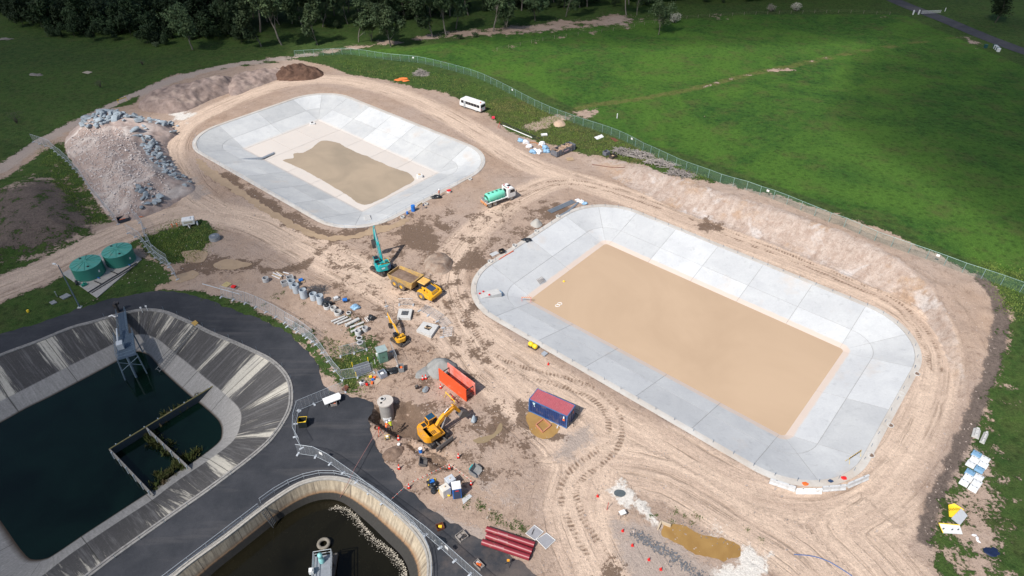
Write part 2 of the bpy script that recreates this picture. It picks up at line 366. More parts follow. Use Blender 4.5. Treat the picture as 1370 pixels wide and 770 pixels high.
bund = pg([(1310,365),(1340,395),(1350,430),(1342,475),(1318,540),(1296,590),(1268,640),(1250,690),(1244,728),(1232,722),(1236,690),(1262,630),(1290,570),(1318,500),(1330,450),(1332,410),(1320,388),(1305,372)])
forest = (sdf(X, Y, garr([(20,-40),(30,20),(60,45),(118,66),(170,66),(232,60),(330,60),(430,42),(560,30),(700,22),(850,8),(900,-10),(1200,-14),(1200,-80),(20,-80)])))
dark = U(bund * 1.0 + .4, pg([(-40,262),(20,250),(60,240),(95,250),(118,270),(130,298),(100,322),(60,338),(0,352),(-40,375)]) * .3)
grass = np.minimum(grass, -bund - .3); 
treads = [[(603,402),(625,440),(655,478),(700,498),(745,508),(790,525),(815,548),(822,575),(815,598),(795,615),(770,635),(760,655),(768,685),(785,720),(800,745)],
          [(700,258),(735,245),(780,245),(830,258),(880,275)], [(930,292),(990,318),(1060,345),(1130,374),(1190,400),(1225,432),(1245,465),(1252,490)], [(655,560),(662,590)]]
tread = np.full(X.shape, -9.0); TS = np.zeros(X.shape); TL = np.zeros(X.shape)
for r, w in zip(treads, (1.7, 1.2, 1.1, .9)):
    pl = catmull(garr(r), 4); nr_ = near(pl, 5); k = np.flatnonzero(nr_); d, s, l = seg_dist(X[k], Y[k], pl); q = w - d; m = q > tread[k]; tread[k[m]] = q[m]; TS[k[m]] = s[m]; TL[k[m]] = l[m]
mowed = sdf(X, Y, garr([(430,70),(560,62),(700,40),(820,30),(1000,20),(1210,20),(1420,110),(1420,380),(1300,350),(1000,235),(860,190),(700,110),(560,80)]))
emb = np.where(inside(X, Y, EMB), 1.0, 0.0) * np.clip(np.interp(seg_dist(X, Y, CREST)[1], CS, CZ) / 2, 0, 1)
_, ES, _ = seg_dist(X, Y, CREST)

gm, N, L, B = new_mat('site_ground'); g = NG(gm); pos = g.pos()
a1 = g.attr('m1'); r1 = g.sep(a1.outputs['Color']); a2 = g.attr('m2'); r2 = g.sep(a2.outputs['Color']); a3 = g.attr('m3'); r3 = g.sep(a3.outputs['Color'])
uv = g.sep(g.attr('road').outputs['Vector'], 'XYZ'); uv2 = g.sep(g.attr('aux').outputs['Vector'], 'XYZ')
nb = g.noise(pos, .06, 4, .6); nm = g.noise(pos, .35, 6, .65); nf = g.noise(pos, 2.2, 6, .7); nff = g.noise(pos, 9.0, 4, .7)
edge = g.math('ADD', g.math('MULTIPLY', g.math('SUBTRACT', nm, .5), .55), g.math('MULTIPLY', g.math('SUBTRACT', nf, .5), .35))
def M(v, w=.03, k=1.0, off=0.0): return g.mr(g.math('ADD', v, g.math('MULTIPLY', edge, k)), .5 - w + off, .5 + w + off, 0, 1, True)
# bare earth
earth = g.mix(g.mr(g.math('ADD', g.math('MULTIPLY', nm, .6), g.math('MULTIPLY', nf, .4)), .36, .64), (.45, .328, .248), (.30, .212, .160))
earth = g.mix(g.mr(nb, .35, .65), earth, g.mix(g.mr(nf, .35, .7), (.45, .345, .28), (.34, .265, .225)))
peb = g.vor(pos, 3.2); earth = g.mix(g.mr(peb, .0, .18, .35, 0), earth, (.52, .43, .37))
grain = g.math('MULTIPLY', g.mr(nff, .3, .7, .76, 1.22), g.mr(nf, .3, .7, .86, 1.14)); 
clod = g.mr(g.noise(pos, .9, 8, .78, .4), .53, .66, 0, .65); earth = g.mix(clod, earth, (.22, .150, .110))
# haul road: long streaks
sv = g.comb(g.math('MULTIPLY', uv[1], 2.3), g.math('MULTIPLY', uv[0], .10)); strk = g.noise(sv, 1.0, 5, .65)
sv2 = g.comb(g.math('MULTIPLY', uv[1], .55), g.math('MULTIPLY', uv[0], .03)); strk2 = g.noise(sv2, 1.0, 3, .6)
strk = g.math('ADD', .5, g.math('MULTIPLY', g.math('SUBTRACT', strk, .5), uv[2]))
road_c = g.mix(g.mr(strk, .36, .64), (.66, .51, .40), (.57, .435, .34)); road_c = g.mix(g.mr(strk2, .42, .60, 0, .55), road_c, (.45, .335, .265)); road_c = g.mix(g.mr(nm, .52, .70, 0, .5), road_c, (.42, .315, .245)); road_c = g.mix(g.math('MULTIPLY', clod, .28), road_c, (.26, .18, .13))
c = g.mix(M(r1[1], .14, .9), earth, road_c)
rv = g.comb(g.math('ADD', g.math('MULTIPLY', uv[1], 1.15), g.math('MULTIPLY', nb, 2.0)), g.math('MULTIPLY', uv[0], .022)); rut = g.math('MULTIPLY', g.mr(g.noise(rv, 1.0, 5, .62), .54, .61), uv[2])
rut = g.math('MULTIPLY', rut, g.mr(g.noise(pos, .13, 4, .6), .42, .56)); c = g.mix(g.math('MULTIPLY', rut, .62), c, (.31, .225, .168))
# faint streaks everywhere near a road
c = g.mix(g.mr(strk, .56, .68, 0, .35), c, (.27, .195, .15))
# embankment streaks down the face
ev = g.comb(g.math('MULTIPLY', uv2[0], .8), g.math('MULTIPLY', g.sep(pos, 'XYZ')[2], .25)); en = g.noise(ev, 1.0, 6, .7)
en = g.math('ADD', g.math('MULTIPLY', en, .45), g.math('MULTIPLY', g.noise(pos, .45, 7, .72, .6), .55)); ec = g.mix(g.mr(en, .38, .62), (.33, .245, .20), (.50, .42, .37)); ec = g.mix(g.mr(g.noise(pos, .11, 5, .65), .53, .62, 0, .7), ec, (.38, .25, .16)); ec = g.mix(g.mr(g.noise(pos, .16, 4, .6, .5), .56, .64, 0, .7), ec, (.56, .52, .50)); ec = g.mix(clod, ec, (.25, .18, .14))
c = g.mix(uv2[1], c, ec)
c = g.mix(M(r2[0], .06, 1.2), c, (.66, .62, .57))                  # chalk
c = g.mix(M(r1[3] if len(r1) > 3 else r3[0], .08, 1.2), c, g.mix(g.mr(nf, .3, .7), (.43, .355, .31), (.35, .285, .245)))   # gravel
c = g.mix(g.math('MULTIPLY', M(r1[2], .05, 2.3), .9), c, g.mix(g.mr(nf, .3, .7), (.175, .118, .083), (.125, .085, .062)))   # wet
tl = g.sep(g.attr('trd').outputs['Vector'], 'XYZ')
wav = g.math('ADD', g.math('MULTIPLY', uv2[2], 11.5), g.math('MULTIPLY', g.math('ADD', nm, nf), 4.5)); tw = g.math('SINE', g.math('ADD', wav, g.math('MULTIPLY', g.math('ABSOLUTE', tl[0]), 2.2)))
band = g.math('ABSOLUTE', g.math('SUBTRACT', g.math('ABSOLUTE', g.math('ADD', tl[0], g.math('MULTIPLY', g.math('SUBTRACT', nb, .5), 1.6))), .95)); band = g.mr(g.math('ADD', band, g.math('MULTIPLY', g.math('SUBTRACT', nf, .5), .7)), .30, .52, 1, 0)
tmask = g.math('MULTIPLY', g.math('MULTIPLY', M(r2[1], .05, .6), band), g.math('MULTIPLY', g.mr(tw, -.5, .4, .25, 1), g.mr(g.noise(pos, .45, 5, .7), .42, .56)))
c = g.mix(g.math('MULTIPLY', tmask, .85), c, (.185, .12, .082))
silt = g.mix(g.mr(nf, .3, .7), (.115, .088, .076), (.17, .135, .115))
c = g.mix(M(r2[2], .05, .8), c, silt)
c = g.scale(c, grain)
# grass
gb = g.noise(pos, .030, 7, .68, 1.2); gmid = g.noise(pos, .5, 6, .72); gfi = g.noise(pos, 3.2, 5, .75)
gc = g.mix(g.mr(gb, .42, .58), (.062, .132, .020), (.024, .070, .014))
gc = g.mix(g.mr(gmid, .35, .66, 0, .7), gc, (.068, .145, .022))
gc = g.mix(g.mr(g.noise(pos, .16, 5, .7), .50, .66, 0, .6), gc, (.080, .090, .030))
gc = g.mix(M(r3[1], .10, 1.0), gc, g.mix(g.mr(gmid, .35, .65), (.075, .115, .022), (.13, .125, .045)))     # rank dry grass
gc = g.mix(g.mr(r3[2], .45, .6), g.mix(.62, gc, g.mix(g.mr(gmid, .35, .65), (.030, .058, .016), (.062, .070, .028))), gc)
tuft = g.mr(g.vor(pos, .8), .0, .5, .62, 1.12)
gc = g.scale(gc, g.math('MULTIPLY', g.mr(gfi, .3, .7, .62, 1.38), tuft))
gf = M(r1[0], .03, 1.5)
c2 = g.mix(gf, c, gc)
L.new(c2, B.inputs['Base Color']); B.inputs['Specular IOR Level'].default_value = .15
L.new(g.mr(g.math('MULTIPLY', M(r1[2], .05, 1.1), g.mr(nf, .45, .6)), 0, 1, .95, .45), B.inputs['Roughness'])
hb = g.math('ADD', g.math('MULTIPLY', nf, .75), g.math('MULTIPLY', strk, .32)); hb = g.math('ADD', hb, g.math('MULTIPLY', nm, .6)); hb = g.math('SUBTRACT', hb, g.math('MULTIPLY', rut, .35)); hb = g.math('ADD', hb, g.math('MULTIPLY', nff, .15)); hb = g.math('ADD', hb, g.math('MULTIPLY', clod, .25))
hb = g.math('SUBTRACT', hb, g.math('MULTIPLY', tmask, .25)); hb = g.math('ADD', hb, g.math('MULTIPLY', gf, g.math('MULTIPLY', gfi, 1.2)))
L.new(g.bump(hb, .75, .28), B.inputs['Normal'])

ground = mesh_np('ground', np.stack([X, Y, Z], 1), F, gm)
attr(ground, 'm1', np.stack([enc(grass), enc(track), enc(wet), np.ones_like(X)], 1))
attr(ground, 'm2', np.stack([enc(chalk), enc(tread), enc(dark), np.ones_like(X)], 1))
attr(ground, 'm3', np.stack([enc(gravel), enc(tallg), enc(mowed), np.ones_like(X)], 1))
attr(ground, 'road', np.stack([RS, RL, roadnear], 1), 'FLOAT_VECTOR')
attr(ground, 'trd', np.stack([TL, TL * 0, TL * 0], 1), 'FLOAT_VECTOR')
attr(ground, 'aux', np.stack([ES, emb, TS], 1), 'FLOAT_VECTOR')
tag(ground, kind='structure')

# ------------------------------------------------------------------ flat sheets with ragged edges
def ragged(pl, amp=.25, step=.5, seed=1):
    p = resample(np.asarray(pl, float), step, True); n = len(p)
    nrm = np.roll(p, -1, 0) - np.roll(p, 1, 0); nrm = np.stack([nrm[:, 1], -nrm[:, 0]], 1); nrm /= np.linalg.norm(nrm, axis=1, keepdims=True) + 1e-9
    o = fbm(p[:, 0] * .9, p[:, 1] * .9, seed, 4) * amp * 2
    return p + nrm * o[:, None]
def sheet(name, outer, holes, z, m):
    rings = [[Vector((p[0], p[1], z)) for p in r] for r in [outer] + holes]
    tris = geometry.tessellate_polygon(rings); vs = [v for r in rings for v in r]
    mb = MB(); 
    fs = []
    for t in tris:
        a, b, c_ = (vs[i] for i in t)
        fs.append(t if (b - a).cross(c_ - a).z > 0 else t[::-1])
    mb.add(vs, fs); return mb.build(name, m)
def worldnoise_mat(name, stops, scale, rough=.9, bump=.3, fine=20, spec=.2):
    m, N, L, B = new_mat(name); g = NG(m); pos = g.pos()
    n = g.noise(pos, scale, 6, .65, .3); n2 = g.noise(pos, fine, 4, .7)
    c = g.mix(g.mr(n, .34, .66), stops[0], stops[1])
    if len(stops) > 2: c = g.mix(g.mr(g.noise(pos, scale * .3, 4, .6, 1.), .5, .68), c, stops[2])
    c = g.scale(c, g.mr(n2, .3, .7, .85, 1.15)); L.new(c, B.inputs['Base Color'])
    B.inputs['Roughness'].default_value = rough; B.inputs['Specular IOR Level'].default_value = spec
    L.new(g.bump(g.math('ADD', n2, n), bump, .02), B.inputs['Normal']); return m
# ring road
am, N, L, B = new_mat('asphalt'); g = NG(am); pos = g.pos()
rot = N.new('ShaderNodeMapping'); rot.inputs['Rotation'].default_value = (0, 0, radians(-28)); rot.inputs['Scale'].default_value = (.05, .5, 1); L.new(pos, rot.inputs['Vector'])
sn = g.noise(rot.outputs[0], 1.0, 5, .6); n1 = g.noise(pos, .25, 6, .65); n2 = g.noise(pos, 14, 4, .7)
ca = g.mix(g.mr(n1, .35, .65), (.030, .033, .040), (.050, .052, .060)); ca = g.mix(g.mr(sn, .52, .70, 0, .5), ca, (.10, .095, .097))
ca = g.mix(g.mr(g.math('ADD', g.noise(pos, .12, 6, .7), g.math('MULTIPLY', g.sep(pos, 'XYZ')[0], .011)), .42, .62, 0, .75), ca, (.155, .125, .11))
spk = g.mr(g.vor(pos, 1.1), 0, .035, .8, 0); ca = g.mix(spk, ca, (.3, .27, .24))
ca = g.scale(ca, g.mr(n2, .3, .7, .8, 1.2)); L.new(ca, B.inputs['Base Color']); B.inputs['Roughness'].default_value = .85; B.inputs['Specular IOR Level'].default_value = .25
L.new(g.bump(n2, .3, .01), B.inputs['Normal'])
road_out = catmull(arr([(-220,560),(-60,470),(0,447),(60,430),(120,408),(170,395),(220,390),(260,395),(300,410),(345,426),(385,445),(412,470),(428,495),(437,520),(470,530),(500,540),(494,565),(505,600),(540,650),(590,690),(640,720),(690,748),(720,775),(760,830),(780,900),(500,1000),(100,1000),(-200,900),(-300,750)]), 5, True)
road = sheet('access_road', ragged(road_out, .25, .45, 4), [OLD_RIM, SEC_RIM], .035, am); tag(road, kind='structure')
# lane on the far side of the paddock
lm = worldnoise_mat('lane_asphalt', [(.075, .075, .085), (.055, .055, .062), (.10, .095, .095)], .4)
ln = catmull(np.array([P0(x, y) for x, y in [(1120,-40),(1180,-8),(1215,8),(1260,25),(1300,42),(1340,58),(1390,75),(1480,98)]]), 6)
mb = MB(); vs = []; fs = []
for i, p in enumerate(ln):
    d = ln[min(i + 1, len(ln) - 1)] - ln[max(i - 1, 0)]; d /= np.linalg.norm(d); n_ = np.array([-d[1], d[0]])
    for w in (-3.1, -1, 1, 3.1):
        q = p + n_ * w; vs.append((q[0], q[1], hz(*q) + .07 + (.05 if abs(w) < 2 else 0)))
for i in range(len(ln) - 1):
    for k in range(3): a = i * 4 + k; fs.append((a, a + 1, a + 5, a + 4))
mb.add(vs, fs); tag(mb.build('country_lane', lm), kind='structure')

# ------------------------------------------------------------------ concrete
def concrete(name, base, stain, panels=.10, band=None):
    m, N, L, B = new_mat(name); g = NG(m); pos = g.pos(); wp = N.new('ShaderNodeNewGeometry').outputs['Position']
    n1 = g.noise(wp, .22, 6, .68, .4); n2 = g.noise(wp, 3.5, 6, .7); n3 = g.noise(wp, .9, 5, .7)
    c = g.mix(g.mr(n1, .34, .68), base, stain); c = g.mix(g.mr(n3, .57, .72, 0, .45), c, tuple(v * .72 for v in stain))
    oi = N.new('ShaderNodeObjectInfo').outputs['Random']; c = g.scale(c, g.math('MULTIPLY', g.mr(oi, 0, 1, 1 - panels, 1 + panels * .6), g.mr(n2, .3, .7, .95, 1.05)))
    if band:
        z = g.sep(wp, 'XYZ')[2]; zz = g.math('ADD', z, g.math('MULTIPLY', g.math('SUBTRACT', n3, .5), .16))
        c = g.mix(g.mr(zz, band[0], band[1], .85, 0), c, band[2])
    # faint rust and silt washed down
    c = g.mix(g.mr(g.noise(wp, .13, 4, .6), .60, .72, 0, .35), c, (.56, .44, .34))
    L.new(c, B.inputs['Base Color']); B.inputs['Roughness'].default_value = .8; B.inputs['Specular IOR Level'].default_value = .3
    L.new(g.bump(n2, .12, .02), B.inputs['Normal']); return m
M_CB = concrete('fresh_concrete', (.57, .58, .585), (.485, .495, .51), .11, (-2.56, -2.48, (.62, .50, .42)))
M_CS = concrete('fresh_concrete_small', (.56, .565, .56), (.46, .47, .48), .13, (-3.12, -2.85, (.62, .55, .49)))
M_JOINT = mat('joint_sealant', (.27, .265, .26), .9)
M_KERB = concrete('kerb_concrete', (.56, .54, .51), (.46, .41, .36), .02)
def ring_pt(fr, off, t):
    """t in 0..8: 0-1 side, 1-2 corner ... around the pond"""
    ctr, u, v, L, W = fr; cs = [(1, 1), (-1, 1), (-1, -1), (1, -1)]
    k = int(t) % 8; f = t - int(t); j = k // 2
    if k % 2 == 0:    # corner sector j
        a = radians(90 * j) + f * pi / 2; cx, cy = cs[j]; q = np.array([cx * L + off * cos(a), cy * W + off * sin(a)])
    else:             # straight from corner j to corner j+1
        c0, c1 = cs[j], cs[(j + 1) % 4]; a = radians(90 * (j + 1)); q0 = np.array([c0[0] * L, c0[1] * W]); q1 = np.array([c1[0] * L, c1[1] * W])
        q = q0 + (q1 - q0) * f + off * np.array([cos(a), sin(a)])
    return ctr + u * q[0] + v * q[1]
def pond(name, fr, off, depth, matc, label, cat, nl, nw, floor=None):
    root = empty(name, (fr[0][0], fr[0][1], 0), 0, label, cat)
    base = Vector((fr[0][0], fr[0][1], 0)); g = .032
    tiers = [(0, .47), (.47, 1.0)]
    zt = lambda r: -depth + depth * r
    # bedding (shows in the joints)
    mb = MB(); ts = np.linspace(0, 8, 161)[:-1]; rr = [0, .5, 1.0]; vs = []
    for r in rr:
        for t in ts: p = ring_pt(fr, off * r, t); vs.append((p[0], p[1], zt(r) - .035))
    n = len(ts); fs = [(i * n + k, i * n + (k + 1) % n, (i + 1) * n + (k + 1) % n, (i + 1) * n + k) for i in range(2) for k in range(n)]
    fs = [f[::-1] for f in fs]; mb.add(vs, fs); fc = [ring_pt(fr, 0, t) for t in (0, 2, 4, 6)]
    mb.add([(p[0], p[1], -depth - .06) for p in fc], [(0, 1, 2, 3)]); mb.build('joint_bedding', M_JOINT, root, loc=base).location = (0, 0, 0)
    def panel(t0, t1, r0, r1, k):
        mb = MB(); vs = []
        A = np.linspace(t0, t1, k + 1)
        rows = (r0, r1)
        for r in rows:
            for t in A: p = ring_pt(fr, off * r, t); vs.append(np.array([p[0], p[1], zt(r)]))
        vs = np.array(vs); c0 = vs.mean(0); n = k + 1
        # pull the edges in for the joint
        out = vs.copy()
        for j in range(2):
            for i in range(n):
                v = vs[j * n + i]; o = vs[(1 - j) * n + i]; d = o - v; l = np.linalg.norm(d); 
                if l > 1e-6: out[j * n + i] += d / l * g
                if i in (0, n - 1):
                    q = vs[j * n + (1 if i == 0 else n - 2)]; d = q - v; l = np.linalg.norm(d)
                    if l > .3: out[j * n + i] += d / l * g
        low = out - np.array([0, 0, .12])
        allv = [tuple(p) for p in out] + [tuple(p) for p in low]; m_ = 2 * n
        fs = [(i, n + i, n + i + 1, i + 1) for i in range(k)]
        fs += [(i, i + 1, m_ + i + 1, m_ + i) for i in range(k)] + [(n + i + 1, n + i, m_ + n + i, m_ + n + i + 1) for i in range(k)]
        fs += [(0, m_, m_ + n, n), (k, n + k, m_ + n + k, m_ + k)]
        mb.add(allv, fs); o = mb.build('slope_panel', matc, root, loc=base); o.location = (0, 0, 0)
    for j in range(4):
        for h in (0, .5):
            for r0, r1 in tiers: panel(2 * j + h, 2 * j + h + .5, r0, r1, 5)
        npn = nl if j % 2 == 0 else nw
        for i in range(npn):
            for r0, r1 in tiers: panel(2 * j + 1 + i / npn, 2 * j + 1 + (i + 1) / npn, r0, r1, 1)
    # edge kerb
    mb = MB(); ts = np.linspace(0, 8, 241)[:-1]; vs = []; n = len(ts)
    for o2, z in ((0, -.01), (.0, .06), (.45, .06), (.95, .02), (.95, -.5), (.02, -.5)):
        for t in ts: p = ring_pt(fr, off + o2, t); vs.append((p[0], p[1], z))
    fs = [((i) * n + k, ((i + 1) % 6) * n + k, ((i + 1) % 6) * n + (k + 1) % n, i * n + (k + 1) % n) for i in range(6) for k in range(n)]
    mb.add(vs, [f[::-1] for f in fs]); mb.build('kerb', M_KERB, root, loc=base).location = (0, 0, 0)
    if floor:
        nxp, nyp = floor; ctr, u, v, L, W = fr
        for i in range(nxp):
            for j in range(nyp):
                a0 = -L + 2 * L * i / nxp + g; a1 = -L + 2 * L * (i + 1) / nxp - g; b0 = -W + 2 * W * j / nyp + g; b1 = -W + 2 * W * (j + 1) / nyp - g
                q = [ctr + u * a + v * b for a, b in ((a0, b0), (a1, b0), (a1, b1), (a0, b1))]
                m2 = MB(); m2.prism([(p[0], p[1]) for p in q], -depth - .2, -depth); m2.build('floor_slab', M_CS, root, loc=base).location = (0, 0, 0)
    return root
big = pond('concrete_pond', BIG, BOFF, 3.0, M_CB, 'large new concrete-lined pond filled with tan muddy water', 'pond', 5, 2)
small = pond('concrete_pond', SML, SOFF, 3.1, M_CS, 'smaller new concrete-lined pond with only a brown puddle on its floor', 'pond', 5, 2, (5, 3))
# muddy water
def muddy(name, a, b, scale, rough=.22, shallow=None):
    m, N, L, B = new_mat(name); g = NG(m); pos = g.pos()
    c = g.mix(g.mr(g.noise(pos, scale, 4, .6, .8), .35, .65), a, b); L.new(c, B.inputs['Base Color']); B.inputs['Roughness'].default_value = rough
    B.inputs['Specular IOR Level'].default_value = .35; L.new(g.bump(g.noise(pos, 5, 3, .6), .05, .01), B.inputs['Normal']); return m
def rect_sheet(name, fr, off, z, m):
    ts = np.linspace(0, 8, 65)[:-1]; pts = [ring_pt(fr, off, t) for t in ts]; o = sheet(name, pts, [], z, m); return tag(o, kind='structure')
rect_sheet('pond_water', BIG, .9, -2.80, muddy('muddy_water', (.53, .385, .262), (.48, .345, .232), .05))
pw = ragged(catmull(arr([(378,214),(392,211),(393,205),(405,204),(417,198),(425,191),(433,187.5),(450,190),(462,196),(480,205),(490,208),(500,213),(512,218),(520,222),(535,227),(548,232),(554,240),(545,247),(530,255),(510,266),(492,273),(480,272),(468,263),(450,252),(430,240),(410,229),(393,221)], -3.08), 3, True), .12, .4, 9)
tag(sheet('pond_puddle', pw, [], -3.075, muddy('shallow_muddy_water', (.42, .33, .235), (.33, .265, .19), .09)), kind='structure')

# ------------------------------------------------------------------ old basins
def nearest_on(pl, p):
    a = pl; b = np.roll(pl, -1, 0); d = b - a; t = np.clip(((p - a) * d).sum(1) / ((d * d).sum(1) + 1e-12), 0, 1); q = a + d * t[:, None]
    k = np.argmin(((q - p) ** 2).sum(1)); return q[k]
def old_concrete(name, dark, pale, bench):
    m, N, L, B = new_mat(name); g = NG(m); uvs = g.sep(g.attr('slope').outputs['Vector'], 'XYZ'); wp = N.new('ShaderNodeNewGeometry').outputs['Position']
    n2 = g.noise(wp, 4, 6, .7)
    vec = g.comb(g.math('MULTIPLY', uvs[0], 1.6), g.math('MULTIPLY', uvs[1], .55)); st1 = g.noise(vec, 1.3, 6, .72)
    vecb = g.comb(g.math('MULTIPLY', uvs[0], .20), g.math('MULTIPLY', uvs[1], .22)); big_ = g.noise(vecb, 1.0, 3, .55)
    k = g.math('ADD', g.math('MULTIPLY', st1, .95), g.math('MULTIPLY', big_, 1.2)); k = g.math('ADD', k, g.math('MULTIPLY', uvs[1], .09))
    jd = g.math('ABSOLUTE', g.math('SUBTRACT', g.math('FRACT', g.math('DIVIDE', uvs[0], 8.2)), .5)); k = g.math('SUBTRACT', k, g.mr(jd, 0, .24, .22, 0)); c = g.mix(g.mr(k, .88, 1.0), pale, dark)
    c = g.mix(g.mr(st1, .50, .66, 0, .75), c, tuple(v * 1.9 + .03 for v in dark))
    c = g.mix(g.mr(uvs[1], 1.0, 1.06), c, g.mix(g.mr(g.noise(vec, 2.0, 5, .7), .35, .65), bench, tuple(v * .72 for v in bench)))
    jl = g.math('ABSOLUTE', g.math('SUBTRACT', g.math('FRACT', g.math('DIVIDE', uvs[0], 8.2)), .5)); c = g.mix(g.mr(jl, .0, .010, 1, 0), c, (.04, .04, .035))
    c = g.mix(g.mr(uvs[1], 1.9, 2.0), c, (.06, .045, .035))
    c = g.scale(c, g.mr(n2, .3, .7, .82, 1.18)); L.new(c, B.inputs['Base Color']); B.inputs['Roughness'].default_value = .9; B.inputs['Specular IOR Level'].default_value = .15
    L.new(g.bump(n2, .25, .03), B.inputs['Normal']); return m
def old_basin(name, rings, mt, label, cat, kerbm):
    rim, others = resample(rings[0][0], .6, True), rings[1:]
    pts = [[np.array([p[0], p[1], rings[0][1]]) for p in rim]]; cur = rim
    for pl, z in others:
        nxt = np.array([nearest_on(pl, p) for p in cur])
        for _ in range(3): nxt = (np.roll(nxt, 1, 0) + nxt * 2 + np.roll(nxt, -1, 0)) / 4
        pts.append([np.array([p[0], p[1], z]) for p in nxt]); cur = nxt
    last = np.array(pts[-1]); prev = np.array(pts[-2]); ext = last + (last - prev) * .5; pts.append(list(ext))
    n = len(rim); V = np.array(pts).reshape(-1, 3); s = np.r_[0, np.cumsum(np.hypot(*(np.roll(rim, -1, 0) - rim).T))][:-1]
    SL = np.stack([np.tile(s, len(pts)), np.repeat(np.arange(len(pts)), n), np.zeros(len(V))], 1)
    # subdivide rows so that the sheet bends smoothly
    Fq = [(i * n + k, (i + 1) * n + k, (i + 1) * n + (k + 1) % n, i * n + (k + 1) % n) for i in range(len(pts) - 1) for k in range(n)]
    root = empty(name, (float(rim[:, 0].mean()), float(rim[:, 1].mean()), 0), 0, label, cat); loc = np.array(root.location)
    o = mesh_np('lining', V - loc, Fq, mt, False); attr(o, 'slope', SL, 'FLOAT_VECTOR'); o.parent = root
    nr = np.roll(rim, -1, 0) - np.roll(rim, 1, 0); nr = np.stack([nr[:, 1], -nr[:, 0]], 1); nr /= np.linalg.norm(nr, axis=1, keepdims=True)
    if sdf(np.array([rim[0][0] + nr[0][0]]), np.array([rim[0][1] + nr[0][1]]), rim)[0] > 0: nr = -nr
    mb = MB(); vs = []
    for o2, z in ((-.02, -.02), (-.02, .16), (.22, .16), (.24, .05), (.34, .05), (.36, .13), (.6, .13), (.62, -.1)):
        for p, q in zip(rim, nr): w = p + q * o2; vs.append((w[0], w[1], z))
    mb.add(vs, [((i) * n + k, (i + 1) * n + k, (i + 1) * n + (k + 1) % n, i * n + (k + 1) % n) for i in range(7) for k in range(n)])
    kb = mb.build('kerb', kerbm, root, loc=root.location); kb.location = (0, 0, 0)
    return root, rim, nr, pts
OLD_D = 3.7
BRK = catmull(arr([(-60,565),(5,534),(22.8,524.5),(87.7,491),(150.8,459.6),(175,449),(191,446),(207,450.6),(217.5,457),(235,472),(250.8,484),(280.6,509),(294.7,520),(308.7,533),(319,543),(323.5,554),(322,569),(315.8,585),(301,599.7),(263.9,625.7),(232.7,646),(206.5,667),(161.7,696),(109,731),(78,753),(50,775),(0,800),(-60,795),(-100,760),(-115,690),(-105,620)], -2.3), 4, True)
WAT = arr([(-60,596),(0,565.7),(33.8,546),(59.6,534),(105,510.4),(150.8,486),(172,474),(184,470),(198,474),(208,484),(217.5,495.5),(252.6,527.5),(268,539.5),(287,556),(295,566.5),(297,579),(292,592),(264,614),(230,636),(201.5,657),(187,666),(152,689),(109,717),(74,741),(60.4,747.5),(44.8,749),(35,745),(20,727),(0,698),(-30,660),(-60,630)], -OLD_D)
WAT = catmull(WAT, 4, True)
m_old = old_concrete('weathered_concrete', (.068, .066, .067), (.43, .405, .355), (.31, .30, .29))
old, orim, onr, opts = old_basin('weathered_basin', [(OLD_RIM, 0), (BRK, -2.3), (WAT, -OLD_D)], m_old, 'old basin with black-streaked sloping concrete sides and dark green water', 'basin', mat('old_kerb', (.26, .25, .24), .9, var=.3, dirt=.3, dirtcol=(.08, .08, .08)))
m2, N, L, B = new_mat('steep_basin_concrete'); g = NG(m2); uvs = g.sep(g.attr('slope').outputs['Vector'], 'XYZ'); wp = N.new('ShaderNodeNewGeometry').outputs['Position']
vec = g.comb(g.math('MULTIPLY', uvs[0], 1.8), g.math('MULTIPLY', uvs[1], .35)); s1 = g.noise(vec, 1.5, 6, .7); n2 = g.noise(wp, 3, 6, .7)
tone = g.mix(g.mr(s1, .4, .68), (.50, .42, .31), (.20, .16, .12)); zz = g.math('ADD', uvs[1], g.math('MULTIPLY', g.math('SUBTRACT', n2, .5), .3))
tone = g.mix(g.mr(zz, .75, 1.15, 0, .9), tone, (.24, .13, .06)); tone = g.mix(g.mr(zz, 1.12, 1.25), tone, (.035, .033, .03))
jl = g.math('ABSOLUTE', g.math('SUBTRACT', g.math('FRACT', g.math('DIVIDE', uvs[0], 5.1)), .5)); tone = g.mix(g.mr(jl, .0, .010, 1, 0), tone, (.05, .04, .035))
L.new(g.scale(tone, g.mr(n2, .3, .7, .85, 1.15)), B.inputs['Base Color']); B.inputs['Roughness'].default_value = .9
SW = arr([(281,770),(311.5,744.8),(353,711.5),(375,693.5),(397.5,679.6),(419.7,670),(442,667),(461,672.7),(478,686.6),(497,703),(519.6,725.4),(539,744.8),(548.7,770),(545,800),(530,830),(470,850),(360,855),(280,830),(262,800)], -3.0)
SW = catmull(SW, 4, True); SB = np.array([nearest_on(SW, p) * .42 + p * .58 for p in resample(SEC_RIM, .6, True)])
sec, srim, snr, spts = old_basin('settling_basin', [(SEC_RIM, 0), (SB, -1.8), (SW, -3.0)], m2, 'steep-walled round-cornered basin with rust-stained sides, black water and floating foam', 'basin', mat('basin_kerb', (.36, .34, .31), .9, var=.25))
def dark_water(name, col, rough=.08):
    m, N, L, B = new_mat(name); g = NG(m); pos = g.pos(); c = g.mix(g.mr(g.noise(pos, .12, 5, .6, .5), .4, .65), col, tuple(v * .5 for v in col))
    fl = g.mr(g.vor(pos, 1.1), 0, .028, 1, 0); fl = g.math('MULTIPLY', fl, g.mr(g.noise(pos, .07, 2), .48, .6)); c = g.mix(g.math('MULTIPLY', fl, .7), c, (.16, .20, .18))
    L.new(c, B.inputs['Base Color']); B.inputs['Roughness'].default_value = rough; B.inputs['IOR'].default_value = 1.33
    L.new(g.bump(g.noise(pos, 1.6, 5, .7, .4), .10, .05), B.inputs['Normal']); return m
